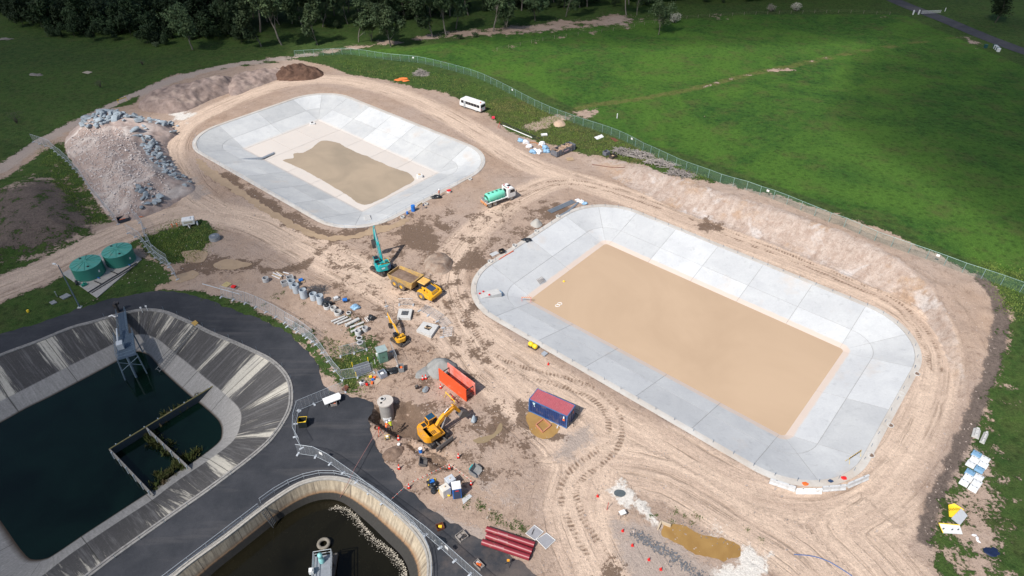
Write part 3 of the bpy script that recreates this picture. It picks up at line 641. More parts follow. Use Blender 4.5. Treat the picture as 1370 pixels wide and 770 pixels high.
sheet_o = sheet('basin_water', [p[:2] for p in opts[-2]], [], -OLD_D - .02, dark_water('dark_green_water', (.003, .011, .008))); tag(sheet_o, kind='structure')
sheet_s = sheet('settling_basin_water', [p[:2] for p in spts[-2]], [], -3.02, dark_water('black_water', (.010, .009, .005))); tag(sheet_s, kind='structure')

# ------------------------------------------------------------------ puddles on the bare ground
PUD = muddy('puddle_water', (.42, .305, .20), (.36, .26, .17), .5, .18)
PUD2 = muddy('ochre_puddle_water', (.38, .235, .085), (.30, .175, .06), .3, .18)
def puddle(pts, m, seed, z=.03, amp=.18):
    pl = garr(pts); q = ragged(catmull(pl, 4, True), amp, .22, seed); zz = max(hz(*p) for p in pl)
    tag(sheet('puddle', q, [], zz + z, m), kind='structure')
puddle([(243,338),(258,334),(272,336),(278,340),(272,350),(258,352),(246,345)], PUD, 2)
puddle([(288,351),(305,346),(325,350),(338,354),(322,358),(300,361),(286,358)], PUD, 3)
puddle([(226,372),(240,367),(258,362),(268,366),(256,374),(238,378)], PUD, 5)
puddle([(262,213),(272,216),(300,238),(340,265),(380,290),(420,310),(446,316),(480,312),(500,303),(520,300),(545,292),(548,296),(520,308),(480,318),(445,322),(415,316),(375,297),(330,268),(295,246),(268,226)], PUD, 6, .02, .35)
puddle([(704,552),(712,551),(735,563),(750,571),(745,580),(732,587),(716,585),(707,572),(703,560)], PUD2, 7)
puddle([(886,704),(896,702),(915,705),(945,715),(975,723),(990,730),(990,742),(978,748),(958,748),(930,740),(905,728),(888,716)], PUD2, 8, .03, .25)
puddle([(632,588),(645,583),(658,580),(668,566),(674,570),(666,582),(652,591),(638,592)], muddy('brown_puddle_water', (.30, .23, .14), (.25, .185, .115), .3, .18), 12, .02)
# ================================================================== MACHINES
STEEL = mat('dark_steel', (.045, .045, .05), .55, .3, .3, 4, .1, .35)
RUBBER = mat('tyre_rubber', (.13, .115, .10), .9, 0, .25, 4, .2, .5)
GLASS = mat('dark_glass', (.015, .02, .028), .08, 0, .1, 2, 0, 0, .6)
CHROME = mat('ram_chrome', (.42, .42, .44), .5, .4, .05)
WHITE = mat('white_paint', (.78, .78, .77), .35, 0, .05, 2, .02, .15, .5)
GALV = mat('galvanised_steel', (.42, .45, .47), .45, .6, .15, 5, .05)
ORANGE = mat('hivis_orange', (.85, .16, .03), .6, 0, .1)
RED = mat('red_plastic', (.72, .02, .02), .45, 0, .1)
BLACKP = mat('black_plastic', (.025, .025, .028), .5, 0, .2)
def limb(mb, pts, w, y):                       # box-section arm following pts (x,z) with depths w, half thickness y
    up = []; dn = []
    for i, p in enumerate(pts):
        a = pts[max(i - 1, 0)]; b = pts[min(i + 1, len(pts) - 1)]; d = Vector((b[0] - a[0], b[1] - a[1])).normalized(); n = Vector((-d.y, d.x))
        up.append((p[0] + n.x * w[i] / 2, p[1] + n.y * w[i] / 2)); dn.append((p[0] - n.x * w[i] / 2, p[1] - n.y * w[i] / 2))
    for i in range(len(pts) - 1): mb.side([up[i], dn[i], dn[i + 1], up[i + 1]], -y, y)
def track_part(root, T, L, h, w, y, m=STEEL):
    mb = MB(); mb.T = T; prof = []; r = h / 2
    for k in range(9): a = pi / 2 + pi * k / 8; prof.append((-L / 2 + r + r * cos(a), r + r * sin(a)))
    for k in range(9): a = -pi / 2 + pi * k / 8; prof.append((L / 2 - r + r * cos(a), r + r * sin(a)))
    mb.side(prof, y - w / 2, y + w / 2)
    n = int(L / .17)
    for i in range(n):
        x = -L / 2 + r + (L - 2 * r) * (i + .5) / n
        for z in (0.0, h): mb.box((x, y, z), (.05, w + .04, .05))
    for sx in (-1, 1):
        for k in range(5): a = -pi / 2 + pi * (k + .5) / 5; mb.box((sx * (L / 2 - r + r * cos(a)), y, r + r * sin(a)), (.06, w + .04, .05), 0, -sx * a)
    o = mb.build('track', m, root)
    mb = MB(); mb.T = T
    for i in range(5):
        x = -L / 2 + r + (L - 2 * r) * i / 4; s = 1 if y > 0 else -1; mb = MB(); mb.T = T
        mb.cyl((x, y + s * (w / 2 + .01), r), (x, y + s * (w / 2 + .05), r), r * .62, 10); mb.build('roller', mat('roller_grey', (.10, .09, .085), .8), o)
def excavator(name, base, tyaw, hyaw, S, paint, paint2, pts, label, group=None, blade=None, bucket='dig', rail=True, cabroof=None, tw=1.0):
    """pts: boom root (local x,z), then knee / tip / bucket pivot as world points"""
    root = empty(name, base, 0, label, 'excavator', group)
    T1 = Matrix.Rotation(tyaw, 4, 'Z'); T2 = Matrix.Rotation(hyaw, 4, 'Z'); L = 3.7 * S * tw; gau = 1.15 * S
    for s in (-1, 1): track_part(root, T1, L, .78 * S, .58 * S, s * gau)
    mb = MB(); mb.T = T1; mb.box((0, 0, .45 * S), (1.7 * S, 1.8 * S, .35 * S)); mb.cyl((0, 0, .5 * S), (0, 0, .98 * S), .62 * S, 20); mb.build('undercarriage', STEEL, root)
    if blade:
        mb = MB(); mb.T = T1; x = blade * S
        mb.side([(x, .05 * S), (x + .12 * S, .05 * S), (x + .22 * S, .35 * S), (x + .12 * S, .72 * S), (x, .72 * S), (x + .08 * S, .35 * S)], -1.35 * S, 1.35 * S)
        for s in (-1, 1): mb.box(((x + .4 * S) / 2, s * .55 * S, .42 * S), (x - .4 * S, .16 * S, .16 * S))
        mb.build('dozer_blade', mat('worn_blade_steel', (.16, .15, .145), .6, .4), root, .01)
    z0 = 1.0 * S; z1 = 2.05 * S; xb = -1.75 * S; yw = 1.3 * S
    # upper body with rounded counterweight
    def plan(x0, x1, w, rr, rear=True):
        p = [(x1, -w), (x1, w)]
        for k in range(7): a = pi / 2 + (pi / 2) * k / 6; p.append((x0 + rr + rr * cos(a), w - rr + rr * sin(a)))
        for k in range(7): a = pi + (pi / 2) * k / 6; p.append((x0 + rr + rr * cos(a), -w + rr + rr * sin(a)))
        return p
    mb = MB(); mb.T = T2; mb.prism(plan(-1.2 * S, .95 * S, yw, .1 * S), z0, z0 + .28 * S); mb.prism([(-1.2 * S, -yw), (.35 * S, -yw), (.35 * S, .30 * S), (-1.2 * S, .30 * S)][::1], z0 + .28 * S, z1 - .15 * S)
    mb.prism([(-1.2 * S, .30 * S), (-.35 * S, .30 * S), (-.35 * S, yw), (-1.2 * S, yw)], z0 + .28 * S, z1 - .02 * S)
    body = mb.build('engine_body', paint, root, .04 * S)
    mb = MB(); mb.T = T2; mb.prism(plan(xb, -1.19 * S, yw + .01, .75 * S), z0 - .05 * S, z1 - .05 * S); mb.build('counterweight', paint2, root, .06 * S)
    mb = MB(); mb.T = T2; 
    for i in range(5): mb.box((-1.0 * S + i * .2 * S, -.85 * S, z1 - .12 * S), (.09 * S, .6 * S, .03 * S))
    mb.build('engine_grille', BLACKP, body); mb = MB(); mb.T = T2; mb.box((-.75 * S, .75 * S, z1), (.5 * S, .6 * S, .05 * S)); mb.build('side_cover', BLACKP, body); mb = MB(); mb.T = T2; mb.cyl((-.8 * S, .05 * S, z1 - .2 * S), (-.8 * S, .05 * S, z1 + .22 * S), .07 * S, 8); mb.build('exhaust', BLACKP, body)
    # cab front left
    mb = MB(); mb.T = T2; cx0, cx1, cy0, cy1, ct = -.3 * S, 1.15 * S, .38 * S, 1.28 * S, 2.75 * S
    prof = [(cx0, z0 + .2 * S), (cx1 - .1 * S, z0 + .2 * S), (cx1, z0 + .9 * S), (cx1 - .22 * S, ct), (cx0 + .05 * S, ct), (cx0, z0 + .9 * S)]
    mb.side(prof, cy0, cy1); cab = mb.build('cab', cabroof[0] if cabroof else paint, root, .05 * S)
    mb = MB(); mb.T = T2; e = .012
    for y, sg in ((cy0 - e, 1), (cy1 + e, -1)):
        q = [(cx0 + .12 * S, z0 + .75 * S), (cx1 - .12 * S, z0 + .75 * S), (cx1 - .3 * S, ct - .12 * S), (cx0 + .14 * S, ct - .12 * S)]
        mb.side(q, y - .01, y + .01)
    a = Vector((cx1 + e - .02 * S, 0, z0 + .55 * S)); b = Vector((cx1 - .2 * S + e, 0, ct - .1 * S))
    mb.add([(cx1 - .05 * S + e, cy0 + .08 * S, z0 + .55 * S), (cx1 - .05 * S + e, cy1 - .08 * S, z0 + .55 * S), (cx1 + e, cy1 - .08 * S, z0 + .92 * S), (cx1 + e, cy0 + .08 * S, z0 + .92 * S), (b.x, cy1 - .08 * S, b.z), (b.x, cy0 + .08 * S, b.z)], [(0, 1, 2, 3), (3, 2, 4, 5)])
    mb.add([(cx0 - e, cy0 + .1 * S, z0 + .9 * S), (cx0 - e, cy1 - .1 * S, z0 + .9 * S), (cx0 + .03 * S - e, cy1 - .1 * S, ct - .15 * S), (cx0 + .03 * S - e, cy0 + .1 * S, ct - .15 * S)], [(3, 2, 1, 0)])
    mb.build('window', GLASS, cab)
    mb = MB(); mb.T = T2; mb.prism([(cx0 + .1 * S, cy0 + .05 * S), (cx1 - .35 * S, cy0 + .05 * S), (cx1 - .35 * S, cy1 - .05 * S), (cx0 + .1 * S, cy1 - .05 * S)], ct, ct + .05 * S); mb.build('roof_hatch', cabroof[1] if cabroof else GLASS, cab)
    if rail:
        mb = MB(); mb.T = T2; r = .025 * S
        for pth in ([(-1.55, -1.15, 2), (-1.55, -1.15, 2.5), (-.1, -1.2, 2.5), (-.1, -1.2, 1.9)], [(-.1, -.35, 1.9), (-.1, -.35, 2.5), (-.9, -.35, 2.5), (-.9, -.35, 1.9)], [(-1.6, -.9, 2.0), (-1.6, -.9, 2.4), (-1.6, .9, 2.4), (-1.6, .9, 2.0)], [(.3, -1.2, 1.2), (.3, -1.2, 1.9), (.85, -1.2, 1.9), (.85, -1.2, 1.2)]):
            mb.tube([Vector(p) * S for p in pth], r, 5)
        mb.build('handrail', mat('yellow_rail', (.75, .45, .02), .5), root)
    # front linkage
    B0 = Vector(base); dx = Vector((cos(hyaw), sin(hyaw), 0))
    loc = lambda q: ((Vector(q) - B0).dot(dx), (Vector(q) - B0).z)
    rt = (.55 * S, 1.75 * S); kn, tp, bk = loc(pts[0]), loc(pts[1]), loc(pts[2])
    y = .20 * S; yb = -.12 * S
    To = T2 @ Matrix.Translation((0, yb, 0))
    mid = ((rt[0] * .55 + kn[0] * .45), (rt[1] * .55 + kn[1] * .45) + .32 * S)
    q1 = ((rt[0] + mid[0]) / 2 - .02 * S, (rt[1] + mid[1]) / 2 + .12 * S)
    mb = MB(); mb.T = To; limb(mb, [rt, q1, mid, kn], [.42 * S, .62 * S, .70 * S, .40 * S], y); boom = mb.build('boom', paint, root, .02 * S)
    mb = MB(); mb.T = To; ov = Vector((kn[0] - tp[0], kn[1] - tp[1])).normalized() * .55 * S
    limb(mb, [(kn[0] + ov.x, kn[1] + ov.y), kn, ((kn[0] + tp[0]) / 2, (kn[1] + tp[1]) / 2), tp], [.22 * S, .52 * S, .40 * S, .26 * S], y * .8); mb.build('stick', paint, root, .02 * S)
    mb = MB(); mb.T = To
    c0 = (1.0 * S, 1.25 * S)
    for s in (-1, 1):
        m3 = ((c0[0] + mid[0]) / 2, (c0[1] + mid[1]) / 2)
        mb.cyl((c0[0], s * .33 * S, c0[1]), (m3[0], s * .33 * S, m3[1]), .09 * S, 8); mb.cyl((m3[0], s * .33 * S, m3[1]), (mid[0], s * .33 * S, mid[1]), .05 * S, 8)
    e2 = (kn[0] + ov.x, kn[1] + ov.y); s2 = (mid[0], mid[1] + .42 * S); m4 = ((s2[0] + e2[0]) / 2, (s2[1] + e2[1]) / 2 + .1 * S)
    mb.cyl((s2[0], 0, s2[1]), (m4[0], 0, m4[1]), .09 * S, 8); mb.cyl((m4[0], 0, m4[1]), (e2[0], 0, e2[1]), .05 * S, 8)
    mb.build('hydraulic_ram', CHROME, boom)
    # tool
    mb = MB(); mb.T = T2 @ Matrix.Translation((0, yb, 0)); bw = .62 * S if S > .8 else .5 * S; ax = Vector((bk[0] - tp[0], bk[1] - tp[1])); l = ax.length; ax.normalize(); nx_ = Vector((-ax.y, ax.x))
    if nx_.x > 0: nx_ = -nx_
    def q(a, b): v = Vector(tp) + ax * a * l + nx_ * b * l; return (v.x, v.y)
    if bucket == 'dig':
        mb.side([q(-.1, -.05), q(.25, -.22), q(.95, -.15), q(1.0, -.10), q(.9, -.08), q(.3, -.14), q(0, .02)], -bw, bw)
        mb.side([q(-.1, -.05), q(0, .02), q(.5, .42), q(.95, .62), q(1.02, .58), q(.6, .34)], -bw, bw)
        for s in (-1, 1): mb.side([q(-.1, -.05), q(.25, -.22), q(.95, -.15), q(1.02, .6), q(.5, .42)], s * bw - .03, s * bw + .03)
        for i in range(5): yy = -bw + 2 * bw * (i + .5) / 5; p_ = q(1.08, .25); 
        mb.build('bucket', mat('bucket_steel', (.09, .085, .085), .5, .5), root)
    else:
        mb.side([q(-.15, -.25), q(.3, -.3), q(1, -.1), q(1, .15), q(.3, .35), q(-.15, .3)], -bw * .8, bw * .8); mb.build('bucket', mat('worn_blade_steel', (.16, .15, .145), .6, .4), root)
    return root
TEAL = mat('teal_paint', (.012, .38, .40), .42, 0, .12, 2, .03, .25)
NAVY = mat('navy_panel', (.03, .06, .13), .4, 0, .1, 2, .03, .1)
b = G(512, 361); hy = atan2(3.0, -1.25)
ex = excavator('excavator', b, yaw(G(491, 357), G(516, 371)), hy, 1.0, TEAL, TEAL, [P(500.5, 305, 6.8), P(499, 321, 3.6), P(496.5, 329, 2.3)],
          'teal excavator with its boom raised high, behind the yellow dump truck', tw=1.0)
mb = MB(); mb.T = Matrix.Rotation(hy, 4, 'Z'); mb.box((-1.48, -.9, 1.55), (.5, .84, .82)); mb.build('side_panel', NAVY, ex, .08)
mb = MB(); mb.T = Matrix.Rotation(hy, 4, 'Z')
for z, l_ in ((1.62, .62), (1.45, .5)): mb.box((-1.76, .1, z), (.03, l_, .1))
mb.build('lettering', WHITE, ex)
YEL = mat('digger_yellow', (.78, .34, .015), .45, 0, .14, 2, .03, .32)
b = G(580, 584); 
excavator('excavator', b, yaw(G(592, 588), G(574, 573)) + pi, yaw((b.x, b.y), P(607, 543, 3.6)), 1.1, YEL, YEL, [P(607, 543.5, 3.6), P(622, 557, 1.9), P(633, 558, .9)],
          'orange-yellow excavator with a blue roof hatch digging beside the open trench', blade=2.05, bucket='lump', rail=False, cabroof=(YEL, mat('blue_hatch', (.02, .07, .13), .3)), tw=.8)
b = G(535, 456)
mini = excavator('excavator', b, yaw(G(524, 450), G(541, 461)), yaw((b.x, b.y), P(518.5, 421, 2.5)), .62, mat('mini_yellow', (.78, .40, .03), .42, 0, .1, 2, .03, .2), mat('mini_yellow', (.78, .40, .03)), [P(518.5, 421, 2.55), P(516.5, 434, 1.2), P(511, 439, .45)],
          'small yellow and black mini excavator near the two concrete slabs', blade=2.3, rail=False, cabroof=(BLACKP, GLASS), tw=1.15)

def wheel(root, c, r, w, rimm, T, rr=.55):
    mb = MB(); mb.T = T @ Matrix.Translation(c) @ Matrix.Rotation(pi / 2, 4, 'X'); mb.smooth = True
    mb.lathe([(r * rr, -w / 2), (r * .93, -w / 2), (r, -w * .38), (r, w * .38), (r * .93, w / 2), (r * rr, w / 2)], 20); mb.smooth = False
    for k in range(20): a = 2 * pi * k / 20; mb.box((r * cos(a), r * sin(a), 0), (.05 * r, .10 * r, w * .9), a)
    wl = mb.build('wheel', RUBBER, root)
    mb = MB(); mb.T = T @ Matrix.Translation(c) @ Matrix.Rotation(pi / 2, 4, 'X')
    mb.lathe([(.001, -w * .3), (r * .3, -w * .3), (r * rr, -w * .42), (r * rr, w * .42), (r * .3, w * .3), (.001, w * .3)], 16); mb.build('rim', rimm, wl)
    return wl
# ---- articulated dump truck
SOIL = worldnoise_mat('soil', [(.17, .115, .085), (.25, .18, .14), (.12, .08, .06)], 1.2, .95, .8, 7)
a, c = G(529, 383), G(590, 402); yw_ = yaw(G(529, 386), G(573, 407)); ctr = (G(556, 388) + Vector((0, 0, 0)))
DT = empty('articulated_dump_truck', ctr, yw_, 'yellow articulated dump truck with a soil-filled open tray', 'dump truck')
I = Matrix.Identity(4)
mb = MB()
tray = [(-4.9, 1.35), (-4.6, 1.15), (.2, 1.15), (.55, 1.55), (.75, 2.75), (.4, 2.85), (-.1, 2.35), (-4.9, 2.15)]
mb.side([(-4.9, 1.45), (-4.5, 1.1), (.2, 1.1), (.3, 1.25), (-4.4, 1.25), (-4.9, 1.6)], -1.35, 1.35)
mb.side([(.15, 1.1), (.35, 1.1), (.95, 2.85), (.75, 2.9)], -1.5, 1.5)
for s in (-1, 1): mb.add([(-4.9, s * 1.3, 1.5), (.3, s * 1.3, 1.15), (.9, s * 1.5, 2.75), (-4.95, s * 1.5, 2.35), (-4.9, s * 1.38, 1.5), (.3, s * 1.38, 1.15), (.9, s * 1.6, 2.75), (-4.95, s * 1.6, 2.35)], [(0, 1, 2, 3), (7, 6, 5, 4), (3, 2, 6, 7), (0, 3, 7, 4), (1, 5, 6, 2)])
mb.add([(-4.95, -1.42, 2.3), (-4.95, 1.42, 2.3), (-4.9, 1.3, 1.45), (-4.9, -1.3, 1.45), (-5.08, -1.42, 2.3), (-5.08, 1.42, 2.3), (-5.02, 1.3, 1.45), (-5.02, -1.3, 1.45)], [(0, 1, 2, 3), (4, 7, 6, 5), (0, 4, 5, 1)])
tr = mb.build('dump_tray', mat('worn_yellow', (.50, .32, .10), .6, 0, .25, 2, .1, .45), DT, .02)
mb = MB(); n = 14; vs = []
for i in range(n + 1):
    for j in range(n + 1):
        x = -4.85 + 5.3 * i / n; y = -1.36 + 2.72 * j / n; vs.append((x, y, 1.85 + .16 * (i / n) + .22 * sin(pi * j / n) * sin(pi * i / n) + random.uniform(-.06, .06)))
mb.smooth = True; mb.add(vs, [(i * (n + 1) + j, (i + 1) * (n + 1) + j, (i + 1) * (n + 1) + j + 1, i * (n + 1) + j + 1) for i in range(n) for j in range(n)]); mb.build('soil_load', SOIL, tr)
mb = MB(); mb.box((-2.2, 0, .95), (5.0, 1.0, .3)); mb.box((1.0, 0, .95), (1.2, .7, .5)); mb.box((2.8, 0, .95), (2.8, 1.1, .45)); mb.build('chassis', STEEL, DT)
DY = mat('truck_yellow', (.78, .40, .02), .45, 0, .12, 2, .03, .30)
for x, r in ((-3.55, .8), (-1.95, .8), (2.6, .8)):
    for s in (-1, 1): wheel(DT, (x, s * 1.25, .8), r, .6, DY, I, .45)
mb = MB(); 
mb.side([(2.35, 1.0), (4.45, 1.05), (4.75, 1.35), (4.5, 2.0), (3.1, 2.35), (2.35, 2.35)], -.85, .85)
for s in (-1, 1): mb.side([(1.75, 1.35), (1.95, 1.75), (3.2, 1.8), (4.6, 1.5), (4.85, 1.0), (4.6, .85), (3.6, .95), (3.45, 1.3), (3.1, 1.65), (2.1, 1.65)], s * 1.2 - .4 if s > 0 else -1.6, s * 1.2 + .4 if s > 0 else -.8)
mb.side([(4.5, .75), (4.95, .75), (4.95, 1.3), (4.6, 1.5)], -1.45, 1.45)
hd = mb.build('hood', DY, DT, .07)
mb = MB(); mb.add([(3.1, -.62, 2.37), (4.42, -.62, 2.06), (4.42, .62, 2.06), (3.1, .62, 2.37), (4.72, -.62, 1.45), (4.72, .62, 1.45)], [(0, 1, 2, 3), (1, 4, 5, 2)]); mb.build('hood_grille', mat('navy_grille', (.05, .07, .12), .4), hd)
mb = MB(); mb.side([(1.55, 1.3), (3.0, 1.3), (3.05, 2.2), (2.85, 2.95), (1.6, 2.95)], -.75, .75); cb = mb.build('cab', BLACKP, DT, .04)
mb = MB(); e = .012
for s in (-1, 1): mb.side([(1.7, 1.95), (2.9, 1.95), (2.8, 2.85), (1.72, 2.85)], s * .75 - .012, s * .75 + .012)
mb.add([(3.07, -.65, 2.15), (3.07, .65, 2.15), (2.88, .65, 2.85), (2.88, -.65, 2.85)], [(0, 1, 2, 3)]); mb.build('window', GLASS, cb)
mb = MB(); mb.box((2.25, 0, 3.03), (1.7, 1.75, .14), taper=.9); mb.build('roof', mat('roof_tan', (.72, .42, .12), .5), cb, .06)
mb = MB()
for s in (-1, 1): mb.tube([(3.2, s * .8, 2.0), (3.6, s * 1.5, 2.3), (3.6, s * 1.5, 2.6)], .03, 5); mb.box((3.6, s * 1.52, 2.55), (.08, .22, .4))
mb.build('mirror', BLACKP, DT)

# ---- tanker truck
a, c = G(648, 281), G(684, 268); yt = yaw(a, c); ctr = (G(653, 279) + G(681, 266)) / 2 + Vector((0, .9, 0))
TT = empty('tanker_truck', ctr, yt, 'white tipper-cab truck carrying a mint green water tank', 'tanker truck')
MINT = mat('mint_green', (.20, .72, .52), .45, 0, .06)
mb = MB(); mb.box((-.3, 0, .85), (7.0, .9, .25)); mb.build('chassis', STEEL, TT)
mb = MB(); mb.box((-1.0, 0, 1.1), (5.2, 2.3, .12)); mb.build('flatbed', WHITE, TT, .02)
mb = MB(); mb.box((-3.75, 0, 1.0), (.12, 2.3, .35)); 
for yv in (-.9, -.3, .3, .9): mb.box((-3.72, yv, .75), (.2, .3, .25))
mb.build('rear_bar', mat('rear_hazard', (.62, .28, .12), .6), TT)
mb = MB(); mb.smooth = True; prof = []
n = 22; vs = []; xs = [(-3.15, .75), (-3.0, .93), (-2.8, 1.0), (.75, 1.0), (.95, .93), (1.1, .75)]
for x, k in xs:
    for i in range(n): t = 2 * pi * i / n; cx, sx = cos(t), sin(t); vs.append((x, .98 * k * (abs(cx) ** .7) * (1 if cx > 0 else -1), 1.92 + .78 * k * (abs(sx) ** .75) * (1 if sx > 0 else -1)))
mb.add(vs, [(i * n + k, i * n + (k + 1) % n, (i + 1) * n + (k + 1) % n, (i + 1) * n + k) for i in range(5) for k in range(n)] + [tuple(range(n)), tuple(5 * n + k for k in range(n))[::-1]])
tk = mb.build('water_tank', MINT, TT)
for x in (-2.5, -1.5, -.5, .5): mb = MB(); mb.cyl((x, 0, 2.62), (x, 0, 2.8), .24, 12); mb.build('lid', mat('tank_lid', (.05, .16, .13), .5), tk)
mb = MB()
for x in (-3.0, -1.7, -.3, .9): mb.box((x, 0, 1.22), (.12, 2.0, .15))
for x in (-2.4, -1, .3):
    for s in (-1, 1): mb.box((x, s * .97, 1.5), (.35, .05, .35))
mb.build('tank_cradle', mat('mint_dark', (.05, .40, .28), .5), TT)
mb = MB()
for yv in (-.8, .7): mb.cyl((-3.45, yv, 1.2), (-3.45, yv, 1.75), .22, 10)
mb.box((-3.45, 0, 1.35), (.5, .7, .4)); mb.tube([(-3.5, -1, 1.2), (-3.6, -1, 1.9), (-3.6, 1, 1.9), (-3.5, 1, 1.2)], .04, 5); mb.build('pump_gear', GALV, TT)
mb = MB(); mb.side([(1.55, .75), (3.45, .75), (3.6, 1.3), (3.5, 2.0), (3.2, 2.75), (2.9, 2.95), (1.6, 2.95)], -1.2, 1.2); cb = mb.build('cab', WHITE, TT, .09)
mb = MB(); mb.add([(3.53, -1.05, 2.02), (3.53, 1.05, 2.02), (3.24, 1.05, 2.72), (3.24, -1.05, 2.72)], [(0, 1, 2, 3)])
for s in (-1, 1): mb.side([(2.1, 1.9), (3.35, 1.9), (3.12, 2.6), (2.15, 2.6)], s * 1.2 - .012, s * 1.2 + .012)
mb.add([(1.54, -.5, 1.9), (1.54, .5, 1.9), (1.58, .5, 2.6), (1.58, -.5, 2.6)], [(3, 2, 1, 0)]); mb.build('window', GLASS, cb)
mb = MB(); mb.box((2.6, 0, 2.99), (.7, .6, .05)); mb.box((1.65, 0, 3.0), (.1, 1.6, .06)); mb.build('roof_vent', BLACKP, cb)
for s in (-.75, .75): mb = MB(); mb.cyl((1.9, s, 2.95), (1.9, s, 3.18), .1, 8); mb.build('beacon', RED, cb)
mb = MB(); 
for s in (-1, 1): mb.tube([(3.4, s * 1.2, 2.3), (3.6, s * 1.45, 2.3)], .02, 4); mb.box((3.6, s * 1.45, 2.1), (.06, .18, .5))
mb.build('mirror', BLACKP, TT)
for x in (-2.9, -1.6, 2.5):
    for s in (-1, 1): wheel(TT, (x, s * .98, .5), .5, .4, GALV, I, .6)

# ---- bus
a, c = G(644, 152), G(614, 142); yb_ = yaw(a, c); ctr = (a + c) / 2; nrm = Vector((-sin(yb_), cos(yb_), 0)); ctr = ctr - nrm * 1.0
BU = empty('minibus', ctr, yb_, 'white minibus with dark windows parked at the edge of the grass', 'bus')
Lb = 3.75; mb = MB(); mb.side([(-Lb, .45), (Lb - .1, .45), (Lb, .9), (Lb - .1, 1.5), (Lb - .45, 2.35), (Lb - .8, 2.55), (-Lb + .25, 2.55), (-Lb, 2.35)], -1.05, 1.05); bd = mb.build('body', WHITE, BU, .14)
mb = MB(); mb.box((-.3, 0, 2.6), (5.6, 1.7, .08)); mb.build('roof', WHITE, BU, .03)
k = 0
for s in (-1, 1):
    for x0, x1 in ((-3.4, -2.45), (-2.4, -1.45), (-1.4, -.45), (-.4, .55), (.6, 1.45), (2.2, 3.15)):
        mb = MB(); mb.side([(x0, 1.35), (x1, 1.35), (x1 - (.2 if x1 > 3 else 0), 2.12), (x0, 2.12)], s * 1.05 - .015, s * 1.05 + .015); mb.build('window', GLASS, BU)
mb = MB(); mb.add([(Lb - .1, -.9, 1.5), (Lb - .1, .9, 1.5), (Lb - .42, .85, 2.3), (Lb - .42, -.85, 2.3)], [(0, 1, 2, 3)]); mb.T = Matrix.Translation((.02, 0, .01)); mb.build('windscreen', GLASS, BU)
mb = MB(); mb.add([(-Lb - .015, -.85, 1.4), (-Lb - .015, .85, 1.4), (-Lb + .01 - .015, .85, 2.15), (-Lb - .005, -.85, 2.15)], [(3, 2, 1, 0)]); mb.build('rear_window', GLASS, BU)
for s in (-1, 1): mb = MB(); mb.box((-Lb - .02, s * .85, .95), (.05, .22, .3)); mb.build('tail_light', RED, BU)
mb = MB(); mb.box((0, 0, .5), (7.3, 2.12, .12)); mb.build('bumper', mat('bus_trim', (.5, .5, .5), .5), BU)
mb = MB(); mb.box((1.83, 1.065, 1.35), (.7, .03, 1.6)); mb.box((1.83, -1.065, 1.35), (.7, .03, 1.6)); mb.build('door', mat('bus_door', (.35, .38, .40), .3), BU)
mb = MB(); mb.cyl((-3.2, .3, 2.6), (-3.2, .3, 2.8), .12, 8); mb.build('beacon', ORANGE, BU)
for x in (-2.1, 2.0):
    for s in (-1, 1): wheel(BU, (x, s * .9, .38), .38, .25, GALV, I, .6)

# ---- shipping container
A, Bp = G(707, 550), G(758, 573.5); yc = yaw(A, Bp); u = Vector((cos(yc), sin(yc), 0)); v = Vector((-sin(yc), cos(yc), 0)); lc = (Bp - A).length / 2; wc = 1.22
ctr = (A + Bp) / 2 + v * wc
CT = empty('shipping_container', ctr, yc, 'dark blue shipping container with a faded red ribbed roof', 'container')
BLUE = mat('container_blue', (.018, .045, .16), .5, 0, .12, 1.5, .05, .22)
mb = MB(); H_ = 2.5
def corr(mb, p0, p1, nrm, z0, z1, pitch=.28, dep=.05):
    p0 = Vector(p0); p1 = Vector(p1); L = (p1 - p0).length; d = (p1 - p0) / L; n = int(L / pitch); vs = []; xs = []
    for i in range(n):
        b0 = L * i / n; w_ = L / n
        xs += [(b0, 0), (b0 + w_ * .25, 0), (b0 + w_ * .4, dep), (b0 + w_ * .85, dep)]
    xs.append((L, 0))
    for x, o in xs: q = p0 + d * x - nrm * o; vs += [(q.x, q.y, z0), (q.x, q.y, z1)]
    mb.add(vs, [(2 * i, 2 * i + 2, 2 * i + 3, 2 * i + 1) for i in range(len(xs) - 1)])
corr(mb, (-lc + .1, -wc + .03, 0), (lc - .1, -wc + .03, 0), Vector((0, -1, 0)), .15, H_ - .1); corr(mb, (lc - .1, wc - .03, 0), (-lc + .1, wc - .03, 0), Vector((0, 1, 0)), .15, H_ - .1)
corr(mb, (-lc + .03, wc - .1, 0), (-lc + .03, -wc + .1, 0), Vector((-1, 0, 0)), .15, H_ - .1); mb.build('side_wall', BLUE, CT)
mb = MB()
for sx in (-1, 1):
    for sy in (-1, 1): mb.box((sx * (lc - .07), sy * (wc - .06), H_ / 2), (.14, .12, H_))
for sy in (-1, 1):
    for z in (.08, H_ - .06): mb.box((0, sy * (wc - .05), z), (2 * lc - .28, .1, .14))
for sx in (-1, 1):
    for z in (.08, H_ - .06): mb.box((sx * (lc - .06), 0, z), (.12, 2 * wc - .24, .15))
mb.build('frame', mat('container_rail', (.05, .14, .34), .5, 0, .15, 2, .05, .3), CT, .01)
mb = MB(); n = 20; vs = []
for i in range(n + 1):
    x0 = -lc + .12 + (2 * lc - .24) * i / n
    for o, z in ((0, 0), (.12, .03)): 
        if i < n or o == 0: vs += [(x0 + o, -wc + .1, H_ - .03 + z), (x0 + o, wc - .1, H_ - .03 + z)]
